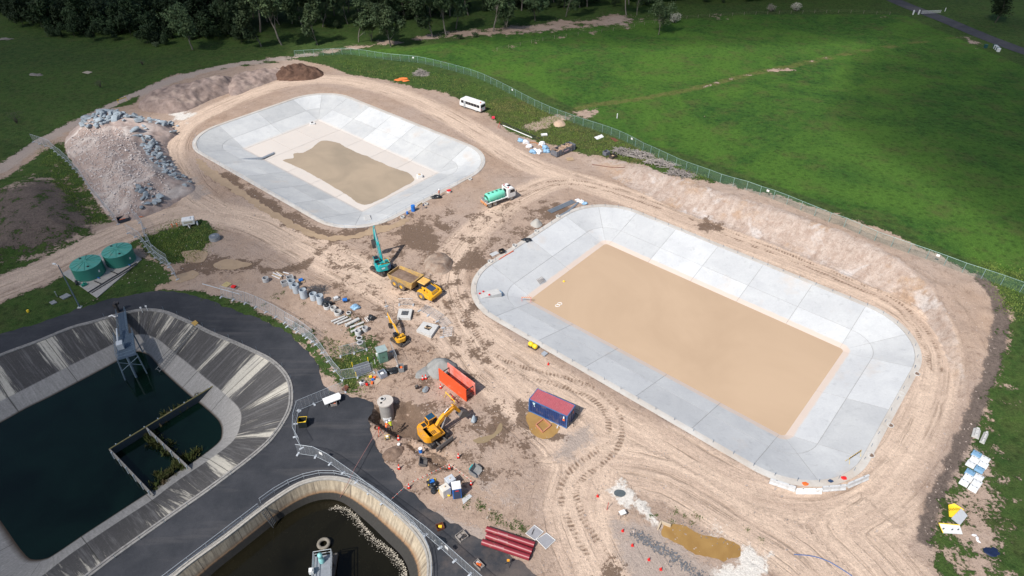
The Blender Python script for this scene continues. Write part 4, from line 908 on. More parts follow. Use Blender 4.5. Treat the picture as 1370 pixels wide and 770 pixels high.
mb.add(vs, [(2 * i, 2 * i + 2, 2 * i + 3, 2 * i + 1) for i in range(len(vs) // 2 - 1)]); mb.build('roof', mat('faded_red_roof', (.42, .105, .125), .6, 0, .12, 1.5, .05, .15, dirtcol=(.5, .3, .3)), CT)
for s in (-1, 1):
    mb = MB(); mb.box((lc - .01, s * .56, H_ / 2), (.05, 1.06, H_ - .3)); d = mb.build('door', BLUE, CT, .01)
    mb = MB()
    for o in (.25, -.25): mb.cyl((lc + .04, s * .56 + o, .2), (lc + .04, s * .56 + o, H_ - .2), .02, 6)
    mb.build('lock_bar', GALV, d)
mb = MB(); mb.box((-lc + .85, -wc + .0, 2.12), (.38, .02, .22)); mb.box((-lc + .85, -wc + .0, 1.86), (.18, .02, .2)); 
mb.box((-lc + .95, -wc + .0, 1.6), (.12, .02, .18)); mb.build('marking', mat('container_mark', (.55, .75, .8), .5), CT)
mb = MB(); mb.box((lc - .55, -wc + .0, 1.95), (.2, .02, .45)); mb.build('marking', WHITE, CT); mb = MB(); mb.box((lc - .55, -wc + .0, 1.5), (.32, .02, .34)); mb.box((lc + .05, .5, 1.8), (.02, .2, .4)); mb.build('marking', ORANGE, CT)
# guard frames standing along the back of the container
g0 = empty('steel_guard_rail', ctr + v * (wc + .55) + u * .2, yc, 'black steel guard rail leaning along the back of the container', 'guard rail')
mb = MB()
for z in (.15, 1.0, 1.9): mb.cyl((-2.0, 0, z), (3.2, 0, z), .03, 5)
for i in range(6): mb.cyl((-2 + i * 1.04, 0, 0), (-2 + i * 1.04, 0, 1.95), .03, 5)
mb.build('rail', STEEL, g0)
mb = MB()
for i in range(7): mb.cyl((2.6 + i * .12, -2.2, .6), (2.6 + i * .12, -.3, .6), .02, 4)
for y_ in (-2.2, -.3): mb.cyl((2.5, y_, .6), (3.5, y_, .6), .03, 5); mb.cyl((3.5, y_, 0), (3.5, y_, 1.3), .03, 5)
mb.build('grid_step', STEEL, g0)

# ---- trench shield (two plates with spreaders)
A, Bp = G(588.5, 508.5), G(624.5, 537); ys = yaw(A, Bp); ls = (Bp - A).length
SH = empty('trench_shield', A, ys, 'bright orange steel trench shield of two parallel plates standing on the dirt', 'trench shield')
SO = mat('shield_orange', (.80, .095, .025), .5, 0, .12, 1.2, .05, .12, dirtcol=(.6, .3, .22)); SP = mat('shield_worn', (.78, .16, .10), .6, 0, .15, 1.5, .06, .6, dirtcol=(.68, .40, .36))
v = Vector((-sin(ys), cos(ys), 0)); off = (G(596.5, 500) - A); wd_ = 1.7
for y_, m_ in ((0, SO), (wd_, SP)):
    mb = MB(); mb.box((ls / 2, y_, 1.22), (ls, .10, 2.44)); mb.box((ls / 2, y_, 2.42), (ls, .16, .09)); mb.box((ls / 2, y_, .06), (ls, .16, .12))
    for x in (0.04, ls - .04): mb.box((x, y_, 1.22), (.1, .18, 2.44))
    if y_ == 0: mb.box((ls * .56, -.06, .35), (.9, .03, .12))
    mb.build('plate', m_, SH, .015)
for x in (.35, ls - .35):
    for z in (.5, 1.7): mb = MB(); mb.cyl((x, .08, z), (x, wd_ - .08, z), .09, 10); mb.build('spreader', STEEL, SH)
# ================================================================== SITE CLUTTER
CONC = mat('precast_concrete', (.52, .53, .54), .85, 0, .15, 2.5, .15, .2, rand=.12, dirtcol=(.36, .31, .26))
CONCB = mat('precast_bluegrey', (.40, .45, .50), .8, 0, .12, 2.5, .1, .15, rand=.08)
PALE = mat('pale_concrete', (.54, .535, .52), .85, 0, .12, 2.5, .15, .15)
WOOD = mat('bare_timber', (.52, .38, .24), .85, 0, .25, 5, .2, .15, rand=.15)
GWOOD = mat('weathered_timber', (.30, .27, .25), .9, 0, .35, 5, .2, .1)
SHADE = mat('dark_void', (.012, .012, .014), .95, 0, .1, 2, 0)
BLUEP = mat('blue_plastic', (.02, .16, .55), .45, 0, .1)
TARPB = mat('blue_tarp', (.25, .42, .60), .5, 0, .4, 3, .4)
TARPK = mat('black_sheeting', (.02, .024, .03), .35, 0, .5, 5, .6)
YELP = mat('yellow_plastic', (.85, .58, .03), .45, 0, .1)
RUST = mat('rusty_steel', (.17, .065, .04), .75, .2, .3, 4, .2)
BAG = mat('white_bag', (.74, .74, .76), .7, 0, .12, 5, .5)
TANKG = mat('tank_green', (.035, .20, .155), .5, 0, .08, 1.0, .04, .1, dirtcol=(.10, .22, .18))
GRN = mat('kiosk_green', (.17, .30, .24), .55, 0, .1, 2, .05, .12)
def hollow(root, name, r, h, t, m, c=(0, 0, 0), n=20, floor_=None, fm=None):
    mb = MB(); mb.smooth = True; z = c[2]
    mb.lathe([(r, z), (r, z + h)], n, (c[0], c[1], 0)); mb.lathe([(r - t, z + h), (r - t, z + .02)], n, (c[0], c[1], 0)); mb.smooth = False
    mb.lathe([(r, z + h), (r - t, z + h)], n, (c[0], c[1], 0)); mb.lathe([(r - t, z + .02), (r, z)], n, (c[0], c[1], 0))
    o = mb.build(name, m, root); 
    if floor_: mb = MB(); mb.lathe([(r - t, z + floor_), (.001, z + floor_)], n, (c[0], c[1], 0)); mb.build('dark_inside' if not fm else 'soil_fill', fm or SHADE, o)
    return o
def riser(px, py, r, h, label, group=None, m=None, name='concrete_riser', cat='concrete ring', t=.11, groove=True, fm=None):
    root = empty(name, G(px, py), random.uniform(0, 3), label, cat, group); hollow(root, 'ring', r, h, t, m or CONC, floor_=.03, fm=fm)
    if groove: mb = MB(); mb.lathe([(r - t * .5, h), (r - t * .5, h + .04), (r - t, h + .04), (r - t, h - .02)], 20); mb.build('lip', m or CONC, root)
    return root
gr = 'tall precast risers standing in a row'
for k, (x, y, h, l) in enumerate([(392, 384, 1.45, 'tall blue-grey concrete riser at the far end of the riser row, behind the square pits'), (397.3, 390.5, 1.6, 'tall blue-grey concrete riser second in the row, touching the end one'),
        (407, 397.5, 1.65, 'tall blue-grey concrete riser in the middle of the riser row, beside the dark mesh pile'), (420.3, 400, 1.2, 'shorter blue-grey concrete riser next to the last tall one'), (429.5, 405, 1.6, 'tall blue-grey concrete riser at the near end of the row, before the black sheeting')]):
    riser(x, y, .62, h, l, gr, CONCB, t=.1)
riser(356, 376, .56, .75, 'lone short concrete riser standing apart to the left of the others')
riser(438, 412, .58, .55, 'concrete ring with black sheeting thrown over it')
o = MB(); 
def lump(name, loc, size, m, label, cat, seed=0, group=None, flat=.6, sub=2, amp=.35, rot=0):
    bm = bmesh.new(); bmesh.ops.create_icosphere(bm, subdivisions=sub, radius=1); r = random.Random(seed)
    for v in bm.verts:
        k = 1 + amp * (float(vnoise(v.co.x * 1.7 + seed, v.co.y * 1.7 + v.co.z * 2.1, seed))); v.co = Vector((v.co.x * size[0] * k, v.co.y * size[1] * k, max(v.co.z * size[2] * k, -size[2] * .3)))
    me = bpy.data.meshes.new(name); bm.to_mesh(me); bm.free(); me.materials.append(m); ob = bpy.data.objects.new(name, me); COL.objects.link(ob); ob.location = loc; ob.location.z += size[2] * .25; ob.rotation_euler = (0, 0, rot)
    if label: tag(ob, label, cat, group)
    return ob
lump('sheeting', G(437.5, 408.5, .45), (.75, .55, .28), TARPK, 'crumpled black plastic sheeting over a concrete ring', 'sheeting', 3, sub=3, amp=.6)
riser(446.5, 414, .52, .5, 'short pale concrete ring between the sheeted ring and the wide one', m=PALE)
riser(452.5, 420, .62, .6, 'wide pale concrete ring nearest the lying pipes', m=PALE)
riser(466.7, 419, .42, .18, 'flat pale cover ring lying right of the wide ring', m=PALE)
riser(479.5, 447, .50, .75, 'concrete riser standing against the end of the lying pipes, left of its twin', m=CONC)
riser(489, 442, .48, .65, 'concrete riser standing right of its twin at the end of the lying pipes', m=CONC)
riser(480.8, 452.5, .5, .13, 'flat grey cover ring nearest the two risers by the pipes', t=.13)
riser(481.7, 458.5, .5, .13, 'flat grey cover ring lying on grass above the green kiosk', t=.13)
def boxpit(px, py, d, h, rot, label):
    root = empty('precast_pit', G(px, py), rot, label, 'concrete pit'); mb = MB(); w, l = d; t = .1
    for s in (-1, 1): mb.box((0, s * (w / 2 - t / 2), h / 2), (l, t, h)); mb.box((s * (l / 2 - t / 2), 0, h / 2), (t, w - 2 * t, h))
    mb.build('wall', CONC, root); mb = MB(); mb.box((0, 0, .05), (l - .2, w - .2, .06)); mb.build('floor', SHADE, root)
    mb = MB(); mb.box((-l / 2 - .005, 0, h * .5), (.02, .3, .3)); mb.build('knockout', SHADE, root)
boxpit(381.5, 381, (1.05, 1.15), .75, .55, 'square open concrete pit left of the riser row'); boxpit(388.5, 373.5, (1.05, 1.15), .6, .5, 'square open concrete pit behind the end riser')
def pipe(a, b, r, m, label, group=None, name='concrete_pipe', cat='pipe', collar=True, t=.06):
    A, Bq = G(*a), G(*b); L = (Bq - A).length; root = empty(name, A + Vector((0, 0, r)), yaw(A, Bq), label, cat, group)
    mb = MB(); mb.smooth = True; n = 16; T = Matrix.Rotation(pi / 2, 4, 'Y'); mb.T = T
    mb.lathe([(r, 0), (r, L)], n); mb.lathe([(r - t, L), (r - t, 0)], n); mb.smooth = False; mb.lathe([(r - t, 0), (r, 0)], n); mb.lathe([(r, L), (r - t, L)], n); mb.build('barrel', m, root)
    if collar: mb = MB(); mb.T = T; mb.lathe([(r, -.02), (r * 1.18, -.02), (r * 1.18, .2), (r, .28)], n); mb.build('collar', m, root)
    return root
gp = 'concrete pipes lying side by side'
for a, b, r, l in [((443.6, 431), (461.3, 423.8), .16, 'thin concrete pipe at the left edge of the lying row'), ((447.3, 433.5), (465, 425), .16, 'thin concrete pipe second from the left in the lying row'), ((452, 434.6), (470, 427.5), .17, 'thin concrete pipe just left of the thickest one'),
                   ((462.8, 437), (480.5, 428), .27, 'thickest concrete pipe of the lying row'), ((469, 439), (486.7, 432), .18, 'thin concrete pipe just right of the thickest one'), ((470, 445), (485.7, 437.5), .18, 'thin concrete pipe at the right edge beside the two risers')]:
    pipe(a, b, r, PALE, l, gp)
# red pipes
RP = mat('maroon_pipe', (.24, .028, .04), .38, 0, .12, 2, .02, .1)
gr = 'long maroon pipes stacked on the asphalt'
for a, b, l in [((650.8, 710), (715, 731), 'long maroon pipe furthest from the fence, with white lettering'), ((650.8, 718.5), (711.8, 740), 'long maroon pipe in the middle of the three'), ((645.2, 727), (708.6, 748), 'long maroon pipe nearest the bottom of the photo')]:
    p = pipe(a, b, .37, RP, l, gr, 'maroon_pipe', 'pipe', False, .03)
    mb = MB()
    for i in range(9): mb.box((1.6 + i * .14, -.12 + random.uniform(-.02, .02), .352), (.08, .05, .02), .3)
    mb.build('lettering', mat('pipe_print', (.6, .45, .47), .5), p)
def quad(pts, z, h, m, name, label, cat, group=None, base=0.0, parts=None):
    c = [G(*p) if z is None else P(*p, z) for p in pts]; o = sum(c, Vector()) / len(c); zb = o.z if z is None else hz(o.x, o.y)
    ctr = Vector((o.x, o.y, zb + base)); root = empty(name, ctr, 0, label, cat, group); mb = MB(); q = [(v.x - o.x, v.y - o.y) for v in c]
    s = sum(q[i][0] * q[(i + 1) % len(q)][1] - q[(i + 1) % len(q)][0] * q[i][1] for i in range(len(q)))
    if s < 0: q = q[::-1]
    mb.prism(q, 0, h); mb.build('panel' if not parts else parts, m, root, .01); return root, q
# slabs with hatches
for pts, l, hole in [([(533.5, 412.3), (551.8, 412.7), (549, 425.2), (531, 424.4)], 'pale square concrete cover slab with a closed dark grate', False), ([(566.3, 429.5), (587, 434.5), (576.8, 449.4), (557, 441.2)], 'pale square concrete cover slab with a broken open hatch', True)]:
    r, q = quad(pts, .5, .5, PALE, 'cover_slab', l, 'concrete slab', parts='slab'); ax = yaw(q[0], q[1]); mb = MB()
    if hole:
        mb.box((.1, .1, .505), (1.05, .9, .02), ax); o = mb.build('hatch', SHADE, r); mb = MB()
        for k in range(3): mb.box((.1 + random.uniform(-.2, .2), .1 + random.uniform(-.2, .2), .53), (.9, .13, .06), ax + .2 * k)
        mb.build('timber', WOOD, o)
    else:
        mb.box((0.05, .05, .505), (1.15, 1.05, .03), ax); o = mb.build('hatch', STEEL, r); mb = MB()
        for k in range(6): mb.box((.05 + (k - 2.5) * .19 * cos(ax), .05 + (k - 2.5) * .19 * sin(ax), .54), (.05, 1.0, .03), ax)
        mb.build('grate', GALV, o)
# panels for the steel plates near the pipes
WM = mat('white_mesh', (.55, .56, .57), .5, 0, .1)
for pts, l in [([(703.3, 714.2), (715, 703), (727, 711.8), (715.8, 723)], 'square white-framed mesh panel with a bar lying on it'), ([(717.5, 722.2), (731, 713.4), (743, 723), (730.3, 735)], 'square white-framed mesh panel nearest the bottom right of its twin')]:
    r, q = quad(pts, None, .06, mat('panel_grey', (.30, .30, .32), .6, 0, .15, 8), 'weld_mesh_sheet', l, 'mesh sheet'); mb = MB()
    mb.tube([(x, y, .09) for x, y in q], .05, 4, closed=True); mb.build('edge_frame', WHITE, r)
    if 'bar' in l: mb = MB(); mb.box((-.2, .1, .12), (.8, .08, .05), 1.2); mb.build('bar', STEEL, r)
# ---- water tanks on their slab
r, q = quad([(83, 366), (130, 399), (190, 347), (162, 326)], None, .12, mat('tank_pad', (.38, .36, .34), .9, 0, .15, 2), 'tank_pad', 'long concrete pad under the two green tanks', 'concrete pad', parts='slab')
for (x, y), l in (((118, 359), 'dark green round water tank nearer the lamp post'), ((159.5, 342), 'dark green round water tank further from the lamp post')):
    c = P(x, y, 1.2); t = empty('water_tank', (c.x, c.y, hz(c.x, c.y) + .12), .4, l, 'water tank', 'twin green water tanks'); mb = MB(); mb.smooth = True; R_ = 2.5; H_ = 2.35; prof = []
    for k in range(23): prof.append((R_ + (.022 if k % 2 else 0), H_ * k / 22))
    mb.lathe(prof, 48); mb.build('shell', TANKG, t); mb = MB(); mb.lathe([(R_ + .05, H_ - .02), (R_ + .05, H_ + .05), (.35, H_ + .42), (.001, H_ + .45)], 48); rf = mb.build('roof', mat('tank_roof', (.085, .32, .27), .5, 0, .08, 1.2, .03, .15), t)
    mb = MB()
    for k in range(12): a = 2 * pi * k / 12; mb.tube([(.3 * cos(a), .3 * sin(a), H_ + .45), (R_ * cos(a), R_ * sin(a), H_ + .085)], .035, 4)
    mb.build('rib', TANKG, rf)
    for a in (-1.25, 2.1): mb = MB(); mb.cyl((1.75 * cos(a), 1.75 * sin(a), H_ + .1), (1.75 * cos(a), 1.75 * sin(a), H_ + .28), .2, 12); mb.build('hatch', BLACKP, rf)
    mb = MB(); a = -.75; mb.box((R_ * cos(a) + .05, R_ * sin(a), 1.2), (.05, .25, .4), a); mb.build('plate', WHITE, t); mb = MB(); mb.cyl((R_ * cos(-1), R_ * sin(-1), .2), ((R_ + .5) * cos(-1), (R_ + .5) * sin(-1), .2), .08, 8); mb.build('outlet', BLUEP, t)
pr = empty('tank_pipework', G(132, 388), yaw(G(118, 394), G(186, 352)), 'black pipes running along the front edge of the tank pad', 'pipework')
mb = MB(); L_ = (G(118, 394) - G(186, 352)).length
mb.cyl((-1.5, .6, .3), (L_ - 2, .6, .3), .09, 8); mb.build('main_pipe', BLACKP, pr)
mb = MB(); mb.cyl((-1.2, .1, .22), (L_ - 2.2, .1, .22), .06, 8); mb.build('drain_pipe', BLACKP, pr)
for x in (1.2, 4.5): mb = MB(); mb.cyl((x, .6, .3), (x, 2.6, .3), .08, 8); mb.build('branch', BLACKP, pr)
pu = empty('pump', G(107, 383), .9, 'small green pump and black cylinder at the left end of the tank pad', 'pump'); mb = MB(); mb.cyl((-.2, .2, .45), (.1, 1.3, .45), .25, 10); mb.build('cylinder', BLACKP, pu); mb = MB(); mb.box((.6, -.6, .3), (.9, .5, .4)); mb.cyl((.6, -.6, .5), (.6, -.6, .75), .15, 8); mb.build('motor', mat('pump_green', (.02, .25, .18), .4), pu)
# ---- lamp post
lp = empty('lamp_post', G(107, 411), 0, 'tall slender grey lamp post on the verge in front of the green tanks', 'lamp post'); mb = MB(); mb.tube([(0, 0, 0), (0, 0, 8.8)], [.13, .07], 10); mb.build('pole', mat('pole_bluegrey', (.16, .21, .26), .5, .3), lp)
mb = MB(); mb.box((0, 0, .04), (.6, .6, .12)); mb.build('footing', CONC, lp); mb = MB(); mb.tube([(0, 0, 8.7), (-.5, .15, 8.9)], .05, 6); mb.box((-.7, .2, 8.92), (.55, .3, .14), -.3); mb.build('lamp_head', WHITE, lp)
# ---- green kiosk
A, Bq = G(508.5, 487), G(520, 483.2); yk = yaw(A, Bq); wk = (Bq - A).length
ks = empty('electrical_kiosk', A, yk, 'tall sage green electrical cabinet with a slightly overhanging grey-green roof', 'electrical cabinet'); d = 1.25; hk = 2.25
mb = MB(); mb.box((wk / 2, d / 2, hk / 2 + .05), (wk, d, hk)); bd = mb.build('cabinet', GRN, ks, .02); mb = MB(); mb.box((wk / 2, d / 2, hk + .1), (wk + .22, d + .22, .12)); mb.build('roof', mat('kiosk_roof', (.30, .38, .38), .5, 0, .15, 3, .05, .2), ks, .02)
for s in (0, 1): mb = MB(); mb.box((wk * (.26 + .48 * s), -.01, hk / 2 + .1), (wk * .44, .03, hk - .35)); dd = mb.build('door', mat('kiosk_door', (.14, .27, .21), .55), ks, .008); mb = MB(); mb.box((wk * (.42 + .16 * s), -.04, hk / 2), (.04, .04, .25)); mb.build('handle', STEEL, dd)
mb = MB(); mb.box((-.12, d * .5, 1.5), (.22, .3, .5)); mb.build('meter_box', WHITE, ks)
# ---- valve pit with yellow posts
vp, q = quad([(472, 491), (493, 484), (497, 497), (477, 504)], None, .16, mat('pit_mesh', (.14, .15, .17), .6, .3, .4, 9, .4), 'valve_pit', 'low dark mesh-covered valve pit with yellow corner posts', 'valve pit', parts='mesh_cover')
mb = MB(); mb.tube([(x, y, .2) for x, y in q], .05, 4, closed=True); mb.tube([((q[0][0] + q[3][0]) / 2, (q[0][1] + q[3][1]) / 2, .22), ((q[1][0] + q[2][0]) / 2, (q[1][1] + q[2][1]) / 2, .22)], .04, 4); mb.build('frame', GALV, vp)
for i in (0, 2, 3): mb = MB(); mb.cyl((q[i][0], q[i][1], 0), (q[i][0], q[i][1], .95), .07, 8); mb.build('bollard', YELP, vp)
sp = empty('marker_post', G(502, 487), 0, 'short white and grey marker post left of the green cabinet', 'post'); mb = MB(); mb.cyl((0, 0, 0), (0, 0, 1.1), .05, 6); mb.build('stem', WHITE, sp); mb = MB(); mb.box((0, 0, 1.25), (.3, .1, .4)); mb.build('head', STEEL, sp)
def crate(px, py, d, rot, m, label, fill=None, name='crate', cat='crate', fills=1):
    root = empty(name, G(px, py), rot, label, cat); w, l, h = d; t = .05; mb = MB()
    mb.box((0, 0, .06), (w, l, .08))
    for s in (-1, 1): mb.box((0, s * (l / 2 - t / 2), h / 2 + .05), (w, t, h)); mb.box((s * (w / 2 - t / 2), 0, h / 2 + .05), (t, l - 2 * t, h))
    mb.build('bin', m, root, .01)
    for k in range(fills):
        if fill: mb = MB(); mb.box((random.uniform(-.2, .2) * w, random.uniform(-.2, .2) * l, h * (.45 + .12 * k)), (w * .5, l * .4, h * .4), random.uniform(-.6, .6)); mb.build('contents', fill[k % len(fill)], root, .03)
    return root
crate(512, 503, (1.1, 1.1, .8), yk + .15, mat('cage_grey', (.33, .38, .46), .5, .2), 'open grey-blue cage crate holding rusty and white scrap', [RUST, WHITE], 'cage_crate', 'crate', 2)
lump('rubbish_bag', G(524, 497), (.85, .6, .5), TARPK, 'shiny black sheeting bundle between the grey crate and the bin with orange stuff', 'sheeting', 8, sub=3, amp=.5)
crate(537, 495, (.8, 1.1, .8), .2, mat('bin_grey', (.25, .27, .28), .5), 'grey bin topped with orange netting right of the green cabinet', [ORANGE], 'bin', 'bin', 1)
for k, (x, y, m_, l) in enumerate([(496, 505, YELP, 'yellow tool box in the clutter below the valve pit'), (499, 509, BLUEP, 'blue box in the clutter below the valve pit'), (501.5, 506, ORANGE, 'orange box in the clutter below the valve pit'), (498, 513, ORANGE, 'orange bag lying left of the plywood sheet')]):
    mb = MB(); mb.box((0, 0, .18), (.42, .3, .3), .5 * k); mb.box((0, 0, .36), (.2, .05, .06), .5 * k); tag(mb.build('tool_box', m_, None, .03), l, 'tool box').location = G(x, y)
quad([(498, 511), (504, 505.5), (510, 509), (504, 515)], None, .06, mat('plywood', (.45, .35, .26), .85, 0, .15, 3), 'plywood_sheet', 'sheet of plywood lying below the grey cage crate', 'board')
gen = empty('generator', G(485, 514.5), .6, 'small white and black generator lying on the grass strip', 'generator'); mb = MB(); mb.box((0, 0, .35), (.75, .5, .45)); mb.build('housing', WHITE, gen, .05); mb = MB(); mb.box((.1, .05, .62), (.35, .3, .12)); mb.build('engine', BLACKP, gen); mb = MB()
for s in (-1, 1): mb.tube([(-.55, s * .3, .05), (-.45, s * .3, .7), (.45, s * .3, .7), (.55, s * .3, .05)], .025, 5)
mb.build('frame', GALV, gen)
jc = MB(); jc.box((0, 0, .22), (.34, .2, .42)); jc.cyl((.1, 0, .43), (.1, 0, .52), .05, 6); tag(jc.build('jerry_can', RED, None, .03), 'red jerry can beside the small generator', 'jerry can').location = G(491, 515.5)
# black bundle + white pipes
lump('sheeting', G(497.5, 426), (.6, .55, .6), TARPK, 'upright black sheeting bundle right of the lying pipes', 'sheeting', 12, sub=3, amp=.4)
for k, (a, b) in enumerate([((489.5, 424.5), (494, 430)), ((491.5, 423.5), (496, 429)), ((488, 425.5), (492, 431))]): pipe(a, b, .05, WHITE, 'short white plastic pipe leaning beside the black bundle', 'short white plastic pipes', 'plastic_pipe', 'pipe', False, .01)
# timber pile and pallets on the left
tp = empty('timber_stack', G(373, 369), -.65, 'untidy stack of white-painted timbers with maroon bits at the left end of the riser row', 'timber stack')
for k in range(7): mb = MB(); mb.box((random.uniform(-.2, .2), -.6 + k * .2, .12 + .12 * (k % 3)), (random.uniform(1.6, 2.5), .14, .12), random.uniform(-.12, .12)); mb.build('beam', [BAG, WOOD, BAG, RUST][k % 4], tp)
pipe((379, 364.5), (387, 366.5), .09, BAG, 'single white tube lying beside the wet patch', None, 'plastic_pipe', 'pipe', False, .02)
def pallet(px, py, rot, label, m=WOOD, s=1.2, load=None):
    root = empty('pallet', G(px, py), rot, label, 'pallet'); mb = MB()
    for i in range(3): mb.box((0, -s * .42 + i * s * .42, .06), (s, .1, .1))
    mb.build('bearer', m, root); mb = MB()
    for i in range(6): mb.box((-s * .45 + i * s * .18, 0, .125), (s * .12, s, .025))
    mb.build('deck_board', m, root)
    if load: mb = MB(); mb.box((0, 0, .3), (s * .6, s * .5, .3), .2); mb.build('load', load, root, .05)
pallet(403, 376, .3, 'timber pallet with a blue item behind the riser row', load=BLUEP); pallet(303.4, 381, -.5, 'yellowish timber pallet at the left near the fallen fence rail', mat('yellow_timber', (.55, .45, .22), .8)); pallet(313, 385, -.5, 'pallet carrying a red load near the fallen fence rail', GWOOD, load=RED)
pallet(762.6, 213, .2, 'timber crate frame lying in front of the skip', WOOD, 1.5); pallet(450, 400, .4, 'broken pallet with rubble between the near riser and the blue machine', GWOOD, load=CONC)
bm_ = empty('hand_roller', G(462, 403.5), .2, 'small bright blue machine on the dirt above the lying pipes', 'machine'); mb = MB(); mb.box((0, 0, .45), (.8, .55, .4)); mb.build('housing', BLUEP, bm_, .08); mb = MB(); mb.cyl((-.1, -.3, .2), (-.1, .3, .2), .2, 12); mb.build('drum', STEEL, bm_); mb = MB(); mb.tube([(.4, 0, .4), (.95, 0, .75)], .03, 5); mb.build('handle', STEEL, bm_)
lump('covered_load', G(475, 411.5), (.85, .7, .5), TARPB, 'load wrapped in pale blue and white sheeting right of the blue machine', 'tarpaulin', 15, sub=3, amp=.35)
# dark reinforcement mesh pile
def meshpile(px, py, sx, sy, h, rot, m, label, n=60, name='mesh_pile', cat='steel mesh', L=(1.2, 2.6), r=.025, zf=None):
    mb = MB(); rr = random.Random(int(px))
    for i in range(n):
        a = rr.gauss(0, .5) + (pi / 2 if i % 2 else 0); l = rr.uniform(*L); x, y = rr.uniform(-sx, sx), rr.uniform(-sy, sy); k = 1 - min(1, hypot(x / sx, y / sy)); z = .04 + h * k * rr.random() ** .5; t = rr.uniform(-.1, .1)
        dx, dy = cos(a) * l / 2, sin(a) * l / 2; mb.tube([(x - dx, y - dy, max(.03, z - t)), (x + dx, y + dy, max(.03, z + t))], r, 4)
    o = mb.build(name, m); o.location = G(px, py); o.rotation_euler = (0, 0, rot); return tag(o, label, cat)
meshpile(424, 388, 1.6, 1.1, .35, 0, mat('rebar_dark', (.10, .10, .11), .7, .3), 'dark heap of tangled reinforcing steel behind the riser row', 90)
meshpile(563, 99, 1.6, 1.3, 1.6, 0, GWOOD, 'conical heap of grey sticks on the grass', 160, 'stick_heap', 'stick heap', (1.2, 3.0), .05)
LOG = mat('grey_log', (.24, .215, .20), .9, 0, .4, 3, .2, rand=.2)
for k, (x, y, sx, sy, h, n) in enumerate([(836, 203, 2.6, 1.6, .8, 90), (862, 209, 3.4, 1.8, 1.0, 130), (885, 219, 3.2, 1.6, .9, 110), (912, 233, 3.0, 1.4, .8, 100)]):
    meshpile(x, y, sx, sy, h, -.55, LOG, ['left end of the long heap of grey broken timber by the green fence', 'thickest part of the long heap of grey broken timber by the green fence', 'part of the grey broken timber heap right of its thickest part', 'right tail of the long grey timber heap above the embankment'][k], n, 'timber_heap', 'timber heap', (.8, 2.4), .09)
meshpile(724, 402.5, .9, .8, .12, .3, mat('brushwood', (.22, .17, .10), .9), 'brown sticks washed into the left corner of the large pond', 30, 'brushwood', 'sticks', (.5, 1.1), .035).location.z = -2.78
# ---- trailer-like white board, bins, trays near the gate
r, q = quad([(431, 533), (452.7, 524.6), (456, 528), (455.5, 533), (434.5, 541)], .85, .12, WHITE, 'white_table_top', 'long white-topped bench with one pointed end beside the gate', 'bench', base=.75)
mb = MB()
for x, y in [(v[0] * .8, v[1] * .8) for v in q]: mb.cyl((x, y, -.72), (x, y, 0), .04, 5)
mb.build('leg', GALV, r)
crate(447, 541.5, (.9, .6, .45), .3, GWOOD, 'small crate of orange parts under the white bench', [ORANGE], 'crate', 'crate', 1)
quad([(457, 521), (463, 515), (467, 518), (462, 525)], None, .12, RUST, 'rusty_tray', 'rusty brown steel tray on the asphalt above the white bench', 'tray')
bn = crate(406.5, 569, (1.15, 1.0, 1.15), .1, mat('black_bin', (.02, .025, .025), .5), 'tall open black bin with a yellow rim standing alone on the asphalt', [YELP], 'waste_bin', 'bin', 1); mb = MB(); mb.tube([(-.57, -.5, 1.22), (.57, -.5, 1.22), (.57, .5, 1.22), (-.57, .5, 1.22)], .04, 4, closed=True); mb.build('rim', YELP, bn)
# ---- cones
def make_cone():
    r = empty('traffic_cone', (0, 0, 0)); mb = MB(); mb.box((0, 0, .03), (.42, .42, .06)); mb.build('base', BLACKP, r); mb = MB(); mb.lathe([(.19, .06), (.13, .34)], 14); mb.lathe([(.095, .56), (.03, .95), (.001, .96)], 14); mb.build('body', mat('cone_red', (.85, .04, .02), .5, 0, .05), r)
    mb = MB(); mb.lathe([(.132, .34), (.097, .56)], 14); mb.build('band', WHITE, r); return r
cone = make_cone(); first = True
for x, y, l in [(565.7, 507.5, 'left cone of the pair beside the gravel heap'), (570, 506.5, 'right cone of the pair beside the gravel heap'), (589.6, 519, 'cone standing just below the orange trench shield'), (605.5, 534.5, 'cone beside the yellow trestle above the digger arm'), (613.4, 612, 'cone standing below the digger blade on its own'), (601.5, 626.5, 'cone at the peak of the flag line'),
                (630.3, 648, 'cone right of the blue portable toilet'), (534, 627, 'cone standing by itself on bare dirt above the basin corner'), (547.3, 652.5, 'orange cone on asphalt left of the black bags'), (533.5, 588, 'orange cone beside the narrow trench near the workers')]:
    c = cone if first else copy_tree(cone); first = False; c.location = G(x, y); c.rotation_euler = (0, 0, random.random()); tag(c, 'red and white ' + l if 'orange cone' not in l else l.replace('orange cone', 'faded red and white cone'), 'traffic cone', 'red and white traffic cones')
def make_small():
    r = empty('marker_cone', (0, 0, 0)); mb = MB(); mb.box((0, 0, .02), (.3, .3, .04)); mb.lathe([(.13, .04), (.03, .5), (.001, .5)], 10); mb.build('body', RED, r); return r
small_c = make_small(); first = True
for x, y, l in [(833, 710.5, 'small red marker cone above the chalky gravel tongue'), (846, 730, 'small red marker cone left of the dark stone line, second from the top'), (868, 749, 'small red marker cone left of the dark stone line, third from the top'), (884, 762, 'small red marker cone at the very bottom of the dark stone line'), (799.5, 664, 'small red marker cone left of the white chalk pit'), (733.5, 487.5, 'small red marker cone left of the container beside the pond kerb')]:
    c = small_c if first else copy_tree(small_c); first = False; c.location = G(x, y); tag(c, l, 'marker cone', 'small red marker cones')
